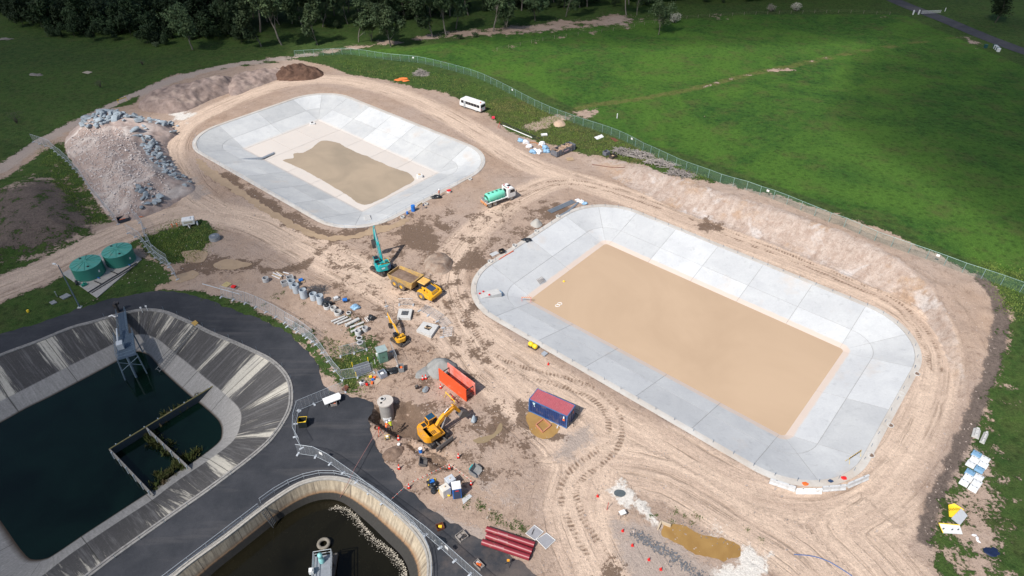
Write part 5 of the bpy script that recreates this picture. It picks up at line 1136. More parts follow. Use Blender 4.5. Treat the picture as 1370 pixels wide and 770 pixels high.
# flag line
fl = empty('flag_line', G(601, 625), 0, 'string of small orange flags between the cones near the toilets', 'flag line'); o0 = fl.location
for si, path in enumerate([[(522, 675), (547.3, 651)], [(547.3, 651), (570, 641), (601.5, 625)], [(601.5, 625), (630.3, 647)]]):
    pl = resample(np.array([tuple(G(*p)) for p in path]), .62); mb = MB(); mb.tube([Vector(p) - o0 + Vector((0, 0, .75)) for p in pl], .012, 3); mb.build('cord', WHITE, fl)
    for p in pl[1:-1]: mb = MB(); v = Vector(p) - o0; mb.box((v.x, v.y, .68), (.16, .03, .16), .5, .3); mb.build('flag', mat('flag_red', (.9, .1, .04), .6), fl)
def trestle(a, b, m, label, name='barrier_trestle', h=.9, cat='barrier', board=None):
    A, Bq = G(*a), G(*b); L = (Bq - A).length; r = empty(name, A, yaw(A, Bq), label, cat); mb = MB(); mb.box((L / 2, 0, h), (L, .04, .2))
    mb.build('board', board or m, r)
    for x in (.1, L - .1): 
        mb = MB(); mb.tube([(x, -.3, 0), (x, 0, h), (x, .3, 0)], .03, 4); mb.build('leg', m, r)
    return r
trestle((596.5, 530), (609, 543), YELP, 'yellow trestle barrier between the trench and the orange shield')
def stripes(name, c1, c2, f):
    m, N, L, B = new_mat(name); g = NG(m); p = g.sep(g.pos(), 'XYZ'); s = g.math('FRACT', g.math('MULTIPLY', g.math('ADD', p[0], p[2]), f)); L.new(g.mix(g.math('GREATER_THAN', s, .5), c1, c2), B.inputs['Base Color']); B.inputs['Roughness'].default_value = .5; return m
HZY = stripes('hazard_yellow_black', (.85, .5, .02), (.02, .02, .02), 3.0); HZR = stripes('hazard_red_white', (.7, .12, .03), (.7, .62, .45), 3.0)
trestle((1133, 619), (1149.5, 608), YELP, 'black and yellow striped barrier board on the near corner of the large pond', board=HZY)
t = trestle((697, 404), (711, 404), RED, 'red and white striped barrier lying in the left corner of the large pond', board=HZR); c = P(697.5, 402.5, -2.4); t.location = (c.x, c.y, -2.45)
# concrete barriers
def barrier(a, b, m, label, group=None, h=.8, z=None, w=.55, stand=0.0):
    A, Bq = G(*a), G(*b); L = (Bq - A).length; r = empty('concrete_barrier', A + Vector((0, 0, stand)), yaw(A, Bq), label, 'concrete barrier', group); mb = MB(); wb = w / 2
    mb.T = Matrix.Rotation(pi / 2, 4, 'Z'); mb.side([(-wb, 0), (wb, 0), (wb, .1), (wb * .55, .3), (wb * .4, h), (-wb * .4, h), (-wb * .55, .3), (-wb, .1)], -L, 0); mb.build('block', m, r, .02)
    for f in (.25, .75): mb = MB(); mb.box((L * f, 0, h + .004), (.14, .08, .012)); mb.build('lifting_slot', SHADE, r)
gb = 'concrete barriers along the near edge of the large pond'
for a, b, m_, l in [((1029, 645), (1063, 656), CONC, 'grey concrete barrier at the left end of the four'), ((1064, 659), (1098, 659), WHITE, 'bright white concrete barrier among the grey ones'), ((1099, 656), (1130, 653.5), CONC, 'grey concrete barrier right of the white one'), ((1133, 651.5), (1160, 640), CONC, 'grey concrete barrier at the right end, angled up')]: barrier(a, b, m_, l, gb)
BB = mat('barrier_blue', (.16, .30, .45), .7, 0, .15, 3); BW = mat('barrier_white', (.62, .64, .66), .8, 0, .12, 3, .1, .15, rand=.08)
st_ = [(240, 178), (281, 203), (232, 203), (273, 229), (212, 226), (254, 252), (208, 268), (251, 291), (200, 291), (242, 318), (180, 316), (224, 344)]
nm_ = ['topmost left', 'topmost right', 'second row left', 'second row right', 'third row left', 'third row right', 'fourth row left', 'fourth row right', 'fifth row left', 'fifth row right', 'lowest left', 'lowest right']
for k, (x, y) in enumerate(st_):
    x = 1240 + x / 3.667; y = 560 + y / 3.667
    barrier((x - 5.6, y - 2.6), (x + 5.6, y + 3.6), BB if k in (0, 6, 5) else BW, nm_[k] + (' blue-grey' if k in (0, 6, 5) else ' pale') + ' barrier block in the block of twelve on the grass edge', 'barrier blocks stacked by the silt bund', .6, w=.95)
barrier((1304, 586), (1307, 575), PALE, 'short barrier block lying apart at the top, left of its neighbour', None, .5, w=.9); barrier((1313, 593), (1319, 580), PALE, 'longer barrier block lying apart at the top right of its neighbour', None, .5, w=.6)
# formwork sheets
def tilt(pts, m, name, label, cat, t=.08, edge=None):
    c = [P(*p) for p in pts]; o = sum((Vector(v) for v in c), Vector()) / len(c); r = empty(name, (o.x, o.y, hz(o.x, o.y)), 0, label, cat)
    mb = MB(); top = [Vector((v.x - o.x, v.y - o.y, v.z)) for v in c]; n = len(c); vs = [tuple(v) for v in top] + [(v.x, v.y, v.z - t) for v in top]; mb.add(vs, [tuple(range(n)), tuple(range(n, 2 * n))[::-1]] + [(i, n + i, n + (i + 1) % n, (i + 1) % n) for i in range(n)]); mb.build('sheet', m, r)
    return r, top
r, tp_ = tilt([(1270, 690, .15), (1269, 675, .2), (1277, 673, .5), (1290, 681, .55), (1282, 694, .3)], YELP, 'yellow_form_sheet', 'bright yellow sheet with faint black lettering under grey formwork', 'board'); mb = MB()
for i in range(7): mb.box((-.75 + .2 * i, .05 * (i % 2), .5 + .02 * i), (.05, .3, .02), .2)
mb.build('lettering', mat('faded_black', (.35, .22, .03), .6), r)
FG = mat('form_grey', (.40, .42, .45), .6, 0, .1)
fr_ = [tilt([(1273 + 3.4 * k, 693 - 3.4 * k, .30 + .1 * k), (1276 + 3.4 * k, 689.5 - 3.4 * k, .42 + .1 * k), (1287.5 + 2.4 * k, 698.5 - 3.0 * k, .42 + .1 * k), (1284.5 + 2.4 * k, 702 - 3.0 * k, .30 + .1 * k)], FG, 'form_sheet', 'grey formwork sheet overlapping its neighbours beside the yellow sheet', 'board')[0] for k in range(4)]
for f in fr_: f['group'] = 'overlapping grey formwork sheets'
r, tp_ = tilt([(1256, 699.5, .9), (1284, 702, .9), (1288, 714, .6), (1262, 712.5, .6)], mat('form_white', (.60, .62, .62), .6, 0, .1), 'form_sheet', 'broad white formwork panel with a yellow edge and small holes', 'board'); mb = MB(); mb.tube([tp_[3], tp_[0], tp_[1]], .06, 5); mb.build('edge', YELP, r); mb = MB()
for x in (-.9, .1, .8): mb.box((x, -.1 + .1 * (x < 0), .765), (.3, .1, .03), .5)
mb.build('slot', SHADE, r)
lump('tarpaulin', G(1328, 739), (.75, .6, .12), mat('navy_tarp', (.01, .02, .06), .5, 0, .2), 'dark navy tarpaulin lying flat on the grass', 'tarpaulin', 22, sub=3, amp=.5)
for k, (x, y) in enumerate([(1303, 716), (1307, 720), (1309, 724)]): lump('white_scrap', G(x, y), (.3, .16, .08), BAG, 'scrap of white sheeting on the grass above the navy tarpaulin', 'scrap', 30 + k, 'scraps of white sheeting', rot=k)
# ---- portable toilet and cabinets
A, Bq = G(606.5, 668.5), G(618, 666.5); ytl = yaw(A, Bq); tl = empty('portable_toilet', A, ytl, 'blue portable toilet with a white roof and a red sign on its door', 'portable toilet'); w_ = (Bq - A).length
mb = MB(); mb.box((w_ / 2, .55, 1.05), (w_, 1.1, 2.0)); bd = mb.build('cabin', BLUEP, tl, .03); mb = MB(); mb.box((w_ / 2, .55, 2.12), (w_ + .1, 1.2, .14), taper=.93); mb.build('roof', WHITE, tl, .04)
mb = MB(); mb.box((w_ / 2, -.015, 1.0), (w_ * .8, .04, 1.8)); dd = mb.build('door', NAVY, tl, .01); mb = MB(); mb.box((w_ / 2, -.05, 1.7), (.4, .02, .14)); mb.build('sign', RED, dd)
for (x, y), s_, l, m_ in (((596, 661), .95, 'cream cabinet standing left of the blue toilet', mat('cream_cabinet', (.66, .62, .55), .5)), ((603, 650), 1.0, 'pale grey cabinet behind the cream one', mat('grey_cabinet', (.50, .53, .57), .5))):
    c = empty('site_cabinet', G(x, y), ytl + .45, l, 'cabinet'); mb = MB(); mb.box((0, 0, .75 * s_), (1.15, 1.0, 1.5 * s_)); mb.build('cabin', m_, c, .05); mb = MB(); mb.box((0, 0, 1.53 * s_), (1.2, 1.05, .1), taper=.9); mb.build('lid', m_, c, .03); mb = MB(); mb.cyl((0, 0, 1.5), (0, 0, 1.68), .08, 8); mb.build('vent', WOOD, c)
quad([(618, 668), (628, 661), (632, 664), (620, 675)], None, .08, CONC, 'paving_slab', 'pale concrete slab beside the blue toilet', 'concrete slab')
for k, (x, y) in enumerate([(577, 651), (583, 648), (581, 657), (588, 653), (575, 646)]): lump('rubbish_bag', G(x, y), (.42, .38, .35), TARPK, 'shiny black rubbish bag in the heap left of the cream cabinet', 'rubbish bag', 40 + k, 'black rubbish bags heaped together', sub=3)
pallet(578, 645.5, .2, 'small yellow-edged blue pallet behind the black bags', YELP, 1.0, BLUEP)
hs = MB(); pts = [G(587, 657), G(590, 661), G(595, 664.5), (G(601, 664))]; pth = catmull([tuple(p - pts[0]) for p in pts], 6)
for k in range(3): hs.tube([Vector(p) + Vector((.06 * k, .08 * sin(i * .9 + k), .12 + .1 * k)) for i, p in enumerate(pth)], .09, 6)
ob = tag(hs.build('yellow_hose', YELP), 'thick yellow lay-flat hose heaped below the cabinets', 'hose'); ob.location = pts[0]
# loose buckets
def bucket(px, py, rot, m, label, teeth=0, S=1.0, tm=None):
    r = empty('digger_bucket', G(px, py), rot, label, 'digger bucket'); mb = MB(); w = .55 * S; prof = [(.5 * S, .05), (.1 * S, .02), (-.35 * S, .15 * S), (-.5 * S, .5 * S), (-.4 * S, .75 * S)]
    for i in range(4): a, b = prof[i], prof[i + 1]; mb.side([a, b, (b[0] + .04, b[1] + .04), (a[0] + .04, a[1] + .05)], -w, w)
    for s in (-1, 1): mb.side(prof + [(.45 * S, .45 * S)], s * w - .03, s * w + .03)
    mb.build('shell', m, r)
    for i in range(teeth): mb = MB(); mb.box((.6 * S, -w + 2 * w * (i + .5) / teeth, .05), (.25, .08, .06)); mb.build('tooth', STEEL, r)
    if tm: mb = MB(); mb.box((-.5 * S, 0, .55 * S), (.12, w * 1.2, .3)); mb.build('hitch', tm, r)
bucket(566, 620, 0, mat('worn_blade_steel', (.16, .15, .145), .6, .4), 'narrow empty steel bucket lying above the basin corner', 0, 1.0); bucket(636, 632, -.5, mat('bucket_grey', (.30, .30, .30), .6, .3), 'toothed grey bucket with a teal hitch lying right of the flag line', 5, 1.25, TEAL)
# people
SKIN = mat('skin', (.48, .27, .18), .6, 0, .05)
def person(loc, rot, label, shirt, trousers, pose=0):
    V = []; E = []; R = []
    def chain(pts, rs, root=None):
        i0 = root
        for p, r in zip(pts, rs):
            V.append(p); R.append(r); i = len(V) - 1
            if i0 is not None: E.append((i0, i))
            i0 = i
        return i0
    lean = .18 if pose else 0
    pel = chain([(0, 0, .95)], [.15]); ch = chain([(lean * .4, 0, 1.15), (lean, 0, 1.38)], [.145, .17], pel); nk = chain([(lean * 1.2, 0, 1.53), (lean * 1.4, 0, 1.60)], [.065, .062], ch); hd = chain([(lean * 1.5 + .01, 0, 1.68), (lean * 1.5, 0, 1.76)], [.095, .085], nk)
    chain([(lean * 1.5 + .10, 0, 1.665)], [.02], hd - 1)
    for s in (-1, 1):
        st_ = .12 * s if pose else 0
        chain([(0, s * .1, .88), (.03 + st_, s * .11, .50), (-.01 + st_, s * .11, .10), (.13 + st_, s * .12, .04)], [.105, .065, .045, .04], pel)
        ex_ = .22 if pose else .04; hnd = chain([(lean, s * .20, 1.42), (lean + ex_ * .4, s * .27, 1.15), (lean + ex_ + .12, s * .24, .95), (lean + ex_ + .17, s * .235, .88)], [.065, .046, .034, .034], ch)
        for f in range(4): hx = lean + ex_ + .17 + (f - 1.5) * .022; chain([(hx, s * .235, .83), (hx + .01, s * .225, .785 + .006 * abs(f - 1.5))], [.0095, .008], hnd)
        chain([(lean + ex_ + .21, s * .21, .86), (lean + ex_ + .23, s * .20, .83)], [.010, .009], hnd)
    me = bpy.data.meshes.new('body'); me.from_pydata(V, E, []); ob = bpy.data.objects.new('body_tmp', me); COL.objects.link(ob)
    sk = ob.modifiers.new('s', 'SKIN'); ob.modifiers.new('u', 'SUBSURF').levels = 1; ob.modifiers['u'].render_levels = 1
    for i, r in enumerate(R): me.skin_vertices[0].data[i].radius = (r, r * (.8 if r > .12 else 1))
    me.skin_vertices[0].data[0].use_root = True
    dg = bpy.context.evaluated_depsgraph_get(); m2 = bpy.data.meshes.new_from_object(ob.evaluated_get(dg)); bpy.data.objects.remove(ob)
    m2.materials.clear()
    for m_ in (SKIN, trousers, shirt, BLACKP): m2.materials.append(m_)
    for p in m2.polygons:
        z = p.center.z; p.use_smooth = True; ay = abs(p.center.y)
        p.material_index = 3 if z < .12 else 0 if (z > 1.52 or (ay > .17 and z < .93)) else 1 if (z < .98 and ay < .19) else 2
    r = empty('person', loc, rot, label, 'person'); b = bpy.data.objects.new('body', m2); COL.objects.link(b); b.parent = r
    mb = MB(); mb.smooth = True; mb.lathe([(.17, 1.735), (.125, 1.745), (.12, 1.80), (.085, 1.87), (.001, 1.895)], 14, (lean * 1.5, 0, 0)); mb.build('helmet', WHITE, r)
    mb = MB(); 
    for z in (1.12, 1.26): mb.lathe([(.155, z), (.155, z + .045)], 14, (lean * .6, 0, 0))
    mb.build('reflective_band', WHITE, r)
    mb = MB(); 
    for s in (-1, 1): mb.box((lean * 1.5 + .088, s * .032, 1.705), (.012, .02, .012))
    mb.build('eyes', BLACKP, r); return r
VIZY = mat('hivis_yellow', (.62, .70, .02), .6, 0, .05); NVT = mat('navy_trousers', (.012, .02, .05), .8)
person(G(517.5, 577), .9, 'worker in an orange shirt and white helmet standing at the edge of the pit', ORANGE, NVT, 1)
pz = P(524, 574, -.9); person((pz.x, pz.y, -1.0), 2.2, 'worker in a yellow shirt and white helmet working down beside the pit wall', VIZY, NVT, 1)
person(G(588, 263), 2.8, 'worker in orange shirt and pale trousers beside the black heap at the small pond', ORANGE, mat('pale_trousers', (.45, .42, .36), .8), 0)
# around the pit
c = P(515.3, 535.6, 1.25); mh = empty('manhole_shaft', (c.x, c.y, -2.2), 0, 'wide round concrete shaft with a lidded top rising out of the pit', 'concrete shaft'); mb = MB(); mb.smooth = True; mb.lathe([(1.0, 0), (1.0, 3.2)], 40); mb.build('wall', mat('shaft_concrete', (.33, .315, .30), .85, 0, .15, 1.5, .1, .2), mh)
mb = MB(); mb.lathe([(1.0, 3.19), (1.14, 3.19), (1.14, 3.43), (1.1, 3.45), (.001, 3.45)], 40); tp2 = mb.build('top_slab', mat('shaft_top', (.50, .46, .42), .85, 0, .12, 2, .1, .15), mh); mb = MB(); mb.lathe([(.36, 3.45), (.36, 3.67), (.24, 3.67), (.24, 3.47)], 20, (-.42, .18, 0)); nk_ = mb.build('neck', PALE, tp2); mb = MB(); mb.lathe([(.24, 3.60), (.001, 3.60)], 16, (-.42, .18, 0)); mb.build('opening', SHADE, nk_); mb = MB(); mb.lathe([(.17, 3.45), (.17, 3.462), (.001, 3.462)], 14, (-.5, -.42, 0)); mb.build('opening', SHADE, tp2)
mb = MB(); mb.box((0, 0, .3), (1.1, .8, .6), .5); ob = mb.build('concrete_block', CONC, None, .04); c = P(518, 560, -1.7); ob.location = (c.x, c.y, -2.0); tag(ob, 'pale concrete block at the bottom of the pit in front of the shaft', 'concrete block')
for nm, (x, y), m_, l in (('hose_coil', (503.8, 573), RUST, 'dark red coiled hose left of the workers'),):
    mb = MB(); 
    for k in range(3): mb.tube([(.3 * cos(a / 3), .3 * sin(a / 3), .06 + .07 * k) for a in range(19)], .045, 5, closed=True)
    tag(mb.build(nm, m_), l, 'hose coil').location = G(x, y)
tr_ = empty('survey_tripod', G(508.5, 581), 0, 'orange survey tripod left of the orange-shirted worker', 'tripod')
for k in range(3): a = k * 2.1 + .3; mb = MB(); mb.cyl((.45 * cos(a), .45 * sin(a), 0), (.05 * cos(a), .05 * sin(a), 1.2), .03, 5); mb.build('leg', mat('tripod_orange', (.7, .12, .05), .6), tr_)
mb = MB(); mb.box((0, 0, 1.32), (.18, .18, .25)); mb.build('head', RED, tr_)
pc = empty('plate_compactor', G(518.5, 587), .3, 'small yellow plate compactor below the workers', 'compactor'); mb = MB(); mb.box((0, 0, .08), (.65, .5, .12)); mb.build('plate', STEEL, pc); mb = MB(); mb.box((0, 0, .4), (.35, .3, .4)); mb.build('engine', WHITE, pc, .04); mb = MB()
for s in (-1, 1): mb.tube([(-.3, s * .22, .1), (-.3, s * .22, .55), (.3, s * .22, .55), (.3, s * .22, .1)], .03, 5)
mb.build('frame', YELP, pc)
def drum(px, py, r, h, m, lid, label, name='drum', cat='drum'):
    o = empty(name, G(px, py), 0, label, cat); mb = MB(); mb.smooth = True; mb.lathe([(r, 0), (r * 1.03, h * .33), (r, h * .35), (r * 1.03, h * .66), (r, h)], 16); mb.build('body', m, o); mb = MB(); mb.lathe([(r + .01, h), (r * .9, h + .03), (.001, h + .03)], 16); mb.build('lid', lid, o)
drum(563, 604.5, .26, .75, BLUEP, WHITE, 'blue drum with a white lid below the yellow digger', ); drum(533.8, 596, .2, .35, WHITE, WHITE, 'small white bucket beside the dirt heap under the workers', 'bucket', 'bucket')
drum(553, 282, .42, 1.3, BLUEP, BLUEP, 'tall blue drum at the edge of the small pond'); drum(545, 286, .22, .5, BLUEP, BLUEP, 'small blue drum left of the tall blue one')
drum(600.6, 257, .48, .45, PALE, RED, 'white drum with a red lid beside the small pond')
# rings along pond edges
for x, y, r_, l in [(629.2, 240, .42, 'flat concrete ring near the rounded right end of the small pond'), (570.4, 273.5, .4, 'flat concrete ring just below the black heap'), (538.7, 291, .42, 'flat concrete ring at the small pond edge above the brown wet patch'), (688.2, 329, .42, 'flat concrete ring at the top end of the orange netting'), (655.8, 350.5, .45, 'flat concrete ring on the wet dirt below the orange netting'), (717.8, 310, .42, 'flat concrete ring just below the small gravel cone'), (746.3, 290, .42, 'flat concrete ring below the bundle of grey strips')]:
    riser(x, y, r_, .28, l, None, PALE, t=.12, groove=False)
for x, y, l in [(1226.5, 500, 'half-buried concrete ring right of the large pond, topmost'), (1206, 527, 'half-buried concrete ring right of the large pond, second from the top'), (1191, 569, 'half-buried concrete ring right of the large pond, third'), (1165, 609, 'half-buried concrete ring beside the striped barrier')]:
    riser(x, y, .45, .10, l, None, PALE, t=.08, groove=False, fm=SOIL)
mh2 = riser(288, 320, 1.0, .75, 'wide grey manhole ring with a round lid in the brown patch', None, mat('manhole_grey', (.30, .32, .34), .8, 0, .15), 'manhole', 'manhole', t=.15, groove=False); mb = MB(); mb.lathe([(.95, .76), (.9, .84), (.001, .86)], 24); l_ = mb.build('lid', mat('lid_grey', (.16, .18, .21), .7, 0, .2), mh2); mb = MB(); mb.box((.1, .1, .88), (.6, .45, .05), .6); mb.build('hatch', mat('manhole_grey', (.30, .32, .34), .8), l_)
lump('black_heap', G(582.5, 264), (1.1, .7, .5), TARPK, 'heap of black pipes and sheeting beside the orange-shirted worker at the small pond', 'sheeting', 51, sub=3, amp=.5)
trestle((559, 279), (565, 275), mat('ochre_steel', (.42, .26, .03), .6), 'ochre steel frame between the tall blue drum and the blue tripod', 'steel_trestle', .7, 'trestle')
tt_ = empty('blue_tripod', G(567, 279), 0, 'blue tripod pump right of the ochre frame', 'tripod')
for k in range(3): a = k * 2.1; mb = MB(); mb.cyl((.5 * cos(a), .5 * sin(a), 0), (.05 * cos(a), .05 * sin(a), .8), .035, 5); mb.build('leg', NAVY, tt_)
mb = MB(); mb.box((0, 0, .85), (.35, .3, .25)); mb.build('motor', NAVY, tt_, .03)
crate(671.5, 338, (1.0, .9, .6), .5, BLACKP, 'dark open box with timber at the top of the orange netting', [WOOD], 'crate', 'crate', 1); quad([(655, 340), (664, 336), (668, 339), (659, 343.5)], None, .1, CONC, 'paving_slab', 'two pale slabs left of the dark open box', 'concrete slab')
lump('black_heap', G(705, 321.5), (.9, .6, .35), TARPK, 'small black sheeting heap touching the top left kerb of the large pond', 'sheeting', 53, sub=3, amp=.5)
# orange netting along kerb
pl = resample(np.array([tuple(G(*p)) for p in [(667.5, 347.5), (677, 341.5), (687, 336)]]), .5); mb = MB(); o0 = Vector(pl[0])
mb.tube([Vector(p) - o0 + Vector((0, 0, .10 + .03 * sin(i * 2))) for i, p in enumerate(pl)], .07, 5); tag(mb.build('netting_roll', mat('netting_orange', (.85, .13, .04), .6)), 'orange netting laid along the top left kerb of the large pond', 'netting').location = o0
# grey strip bundles
GS = mat('grey_strip', (.24, .28, .33), .5, .1, .15)
for k in range(4):
    a, b = G(732.8 + 1.5 * k, 282.5 + .9 * k), G(765.5 + 1.5 * k, 268 + .9 * k); mb = MB(); mb.box(((b - a).length / 2, 0, .12), ((b - a).length, .16, .16)); ob = mb.build('steel_strip', GS); ob.location = a; ob.rotation_euler = (0, 0, yaw(a, b)); tag(ob, 'long grey strip in the straight bundle near the top corner of the large pond', 'steel strip', 'straight bundle of grey strips')
pl = catmull([tuple(G(*p)) for p in [(749, 288), (758, 283), (767, 276), (772.5, 270.5)]], 6); o0 = Vector(pl[0]); mb = MB()
for k in range(3): mb.tube([Vector(p) - o0 + Vector((.14 * k, -.05 * k, .08)) for p in pl], .08, 5)
tag(mb.build('curved_strip', GS), 'curved grey strip bundle right of the straight one', 'steel strip').location = o0
for k, (x, y, m_, l) in enumerate([(773, 268.5, BAG, 'white bag at the end of the grey strips, leftmost'), (778, 270, BAG, 'white bag at the end of the grey strips, second'), (782.5, 273, TARPB, 'pale blue wrapped bag right of the white bags')]): lump('sack', G(x, y), (.55, .45, .4), m_, l, 'sack', 60 + k, sub=3)
for k, (x, y, m_, l) in enumerate([(703.4, 191, BAG, 'white bulk bag left of the curved brown pipe'), (708.5, 197, BAG, 'white bulk bag nearest the haul road, left of the others'), (716, 202, BAG, 'white bulk bag in front of the skip, second from its left'), (721.5, 204, BAG, 'white bulk bag lowest in the group before the skip'), (725, 193.5, BAG, 'white bulk bag furthest up beside the black pipes'), (697, 189, TARPB, 'blue-grey sheeting bundle at the left end of the bulk bags'), (729.5, 198.5, TARPB, 'blue-grey sheeting bundle against the skip end, upper'), (731.5, 203, TARPB, 'blue-grey sheeting bundle against the skip end, lower'), (713, 204, TARPB, 'blue-grey sheeting bundle between the white bulk bags')]): lump('bulk_bag', G(x, y), (.85, .75, .65), m_, l, 'bulk bag', 70 + k, sub=3, amp=.3)
# skip
A, Bq = G(744.8, 211), G(770, 200); ysk = yaw(A, Bq); Ls = (Bq - A).length
sk = empty('skip_bin', A, ysk, 'long grey open skip filled with brown rubbish at the grass edge', 'skip'); mb = MB(); W_ = 2.1; h_ = 1.35
mb.box((Ls / 2, W_ / 2, .15), (Ls, W_, .1))
for y_ in (.04, W_ - .04): mb.box((Ls / 2, y_, h_ / 2 + .1), (Ls, .08, h_))
for x_ in (.04, Ls - .04): mb.box((x_, W_ / 2, h_ / 2 + .1), (.08, W_ - .16, h_))
for i in range(7): mb.box((Ls * (i + .5) / 7, -.04, h_ / 2 + .1), (.1, .08, h_ - .1))
mb.build('hull', mat('skip_grey', (.16, .17, .20), .6, .1, .15, 2, .05, .2), sk); mb = MB(); mb.box((Ls / 2, -.09, .9), (1.6, .02, .22)); mb.build('sign', mat('sign_pink', (.6, .45, .5), .5), sk)
mb = MB(); rr = random.Random(3)
for i in range(45): mb.box((rr.uniform(.4, Ls - .4), rr.uniform(.3, W_ - .3), rr.uniform(.95, 1.35)), (rr.uniform(.3, 1.2), rr.uniform(.1, .4), rr.uniform(.08, .3)), rr.uniform(0, 3), rr.uniform(-.3, .3))
mb.build('rubbish', mat('rubbish_brown', (.40, .28, .20), .9, 0, .5, 1.5, .2), sk)
for a, b, m_, l in [((669, 166), (719, 187), BLACKP, 'long black pipe of the pair at the grass edge, lower'), ((672, 164.5), (722, 185.5), BLACKP, 'long black pipe of the pair at the grass edge, upper'), ((673, 168), (712, 184.5), WHITE, 'long white pipe lying along the black pipes')]: pipe(a, b, .11, m_, l, None, 'plastic_pipe', 'pipe', False, .02)
pl = catmull([tuple(G(*p)) for p in [(708, 190.5), (716, 191), (722, 194.5), (725, 198)]], 5); o0 = Vector(pl[0]); mb = MB(); mb.tube([Vector(p) - o0 + Vector((0, 0, .1)) for p in pl], .1, 6); tag(mb.build('bent_pipe', mat('brown_pipe', (.42, .18, .07), .7)), 'curved brown pipe lying among the white bulk bags', 'pipe').location = o0
jc = MB(); jc.box((0, 0, .3), (.8, .5, .5)); jc.cyl((.25, 0, .5), (.25, 0, .7), .1, 8); tag(jc.build('fuel_can', mat('pink_red', (.8, .05, .1), .5), None, .06), 'bright pink-red fuel box at the grass edge below the minibus', 'fuel can').location = G(660, 158.5)
trestle((667, 172), (669, 166), RED, 'small red trestle at the end of the black pipes', 'pipe_trestle', .6, 'trestle')
tb = crate(728, 181, (1.5, .8, .35), .2, WHITE, 'white tub on the grass edge above the bulk bags', None, 'tub', 'tub', 0)
crate(811, 207, (1.3, 1.2, .9), .6, mat('bin_slate', (.14, .15, .18), .6), 'dark open bin at the grass edge, left of its neighbour', [GWOOD], 'bin', 'bin', 1); crate(820, 211, (1.5, 1.1, .75), .6, STEEL, 'low dark bin full of brown wood beside the timber heap', [WOOD], 'bin', 'bin', 2)
quad([(795, 184), (805, 180), (808, 183), (799, 187)], None, .1, WHITE, 'white_sheet', 'white board lying on the grass near the green fence', 'board')
quad([(816, 185), (822, 184.5), (828, 188), (823, 189.5)], None, .06, RUST, 'rust_board', 'rust-brown board lying on the grass right of the white one', 'board')
for k, (x, y, s_) in enumerate([(533, 107, 1.0), (539, 105.5, 1.1), (543, 108, .8)]): lump('orange_sheet', G(x, y), (1.2 * s_, .8 * s_, .2), mat('orange_sheet', (.75, .2, .05), .7, 0, .3), 'crumpled orange sheeting on the grass left of the stick heap', 'sheeting', 90 + k, 'crumpled orange sheeting', sub=3)
# fuel bowser etc
fb = empty('fuel_tank', G(713, 465), -.72, 'small twin-lobed yellow tank beside the large pond kerb', 'tank'); 
for x in (-.42, .42): mb = MB(); mb.smooth = True; mb.lathe([(.001, -.4), (.3, -.36), (.4, -.2), (.4, .2), (.3, .36), (.001, .4)], 14); mb2 = mb; vs = mb2.v; mb2.v = [(z + x, y, xx + .55) for xx, y, z in vs]; mb2.build('lobe', YELP, fb)
mb = MB(); mb.box((0, 0, .15), (1.5, .7, .08)); mb.cyl((-.5, -.4, .2), (-.5, .4, .2), .2, 10); mb.build('chassis', STEEL, fb)
quad([(724, 474), (728, 471), (733, 474), (728.5, 477.5)], None, .3, mat('grey_case', (.35, .38, .42), .6), 'instrument_case', 'small grey case beside the large pond kerb', 'case')
# formwork square in puddle
fw = empty('formwork_square', G(727, 571), 0, 'reddish timber square frame lying in the ochre puddle by the container', 'timber frame'); o0 = fw.location; cs = [G(717, 569), G(727, 561), (G(737, 570)), G(726, 579)]
for i in range(4): a, b = cs[i] - o0, cs[(i + 1) % 4] - o0; mb = MB(); m_ = (a + b) / 2; mb.box((m_.x, m_.y, .14), ((b - a).length, .14, .22), yaw(a, b)); mb.build('beam', mat('red_timber', (.50, .22, .13), .8, 0, .2), fw)
mb = MB(); mb.cyl((0, 0, 0), (.25, .5, .12), .06, 6); tag(mb.build('timber_peg', BAG), 'white peg lying at the foot of the container in the puddle', 'peg').location = G(745, 573)
# in / by the ponds
def boxthing(name, loc, d, rot, m, label, cat, top=None, tm=None):
    r = empty(name, loc, rot, label, cat); mb = MB(); mb.box((0, 0, d[2] / 2), d); mb.build('body', m, r, .03)
    if top: mb = MB(); mb.box((0, 0, d[2] + top[2] / 2), top); mb.build('top', tm, r, .02)
    return r
boxthing('pump_box', P(418, 166, -3.08), (1.3, .8, .45), .4, WHITE, 'white pump box at the far corner of the small pond floor', 'pump', (.5, .4, .2), STEEL); boxthing('pump_box', P(561.5, 237, -3.08), (1.2, 1.0, .7), .4, WHITE, 'white pump box with a brown lid at the right corner of the small pond floor', 'pump', (.6, .6, .15), WOOD)
c = P(652, 397, -.9); rb = empty('outlet_chute', (c.x, c.y, -1.0), yaw(P(641, 396, 0), P(672, 398, -2)), 'pale concrete chute with a blue end on the left slope of the large pond', 'chute')
mb = MB(); mb.side([(-2.6, .75), (2.4, -.2), (2.4, .62), (-2.6, .95)], -.75, .75); mb.build('ramp', PALE, rb); mb = MB(); mb.box((2.55, 0, .0), (.3, .9, .7)); mb.build('end_cap', TARPB, rb)
for x, y in ((-1.2, .5), (-.4, .7), (.1, -.6)): mb = MB(); mb.box((x, y, 1.0), (.3, .2, .18)); mb.build('float', RED, rb)
c = P(492, 293, -1.5); rb = empty('outlet_chute', (c.x, c.y, -1.6), yaw(P(494, 301, 0), P(488, 283, -3)), 'pale concrete chute with a dark end on the near corner slope of the small pond', 'chute'); mb = MB(); mb.side([(-1.6, .7), (1.5, -.5), (1.5, .25), (-1.6, 1.0)], -.6, .6); mb.build('ramp', PALE, rb); mb = MB(); mb.box((.2, -.66, .1), (1.2, .08, .5)); mb.build('side_plate', STEEL, rb)
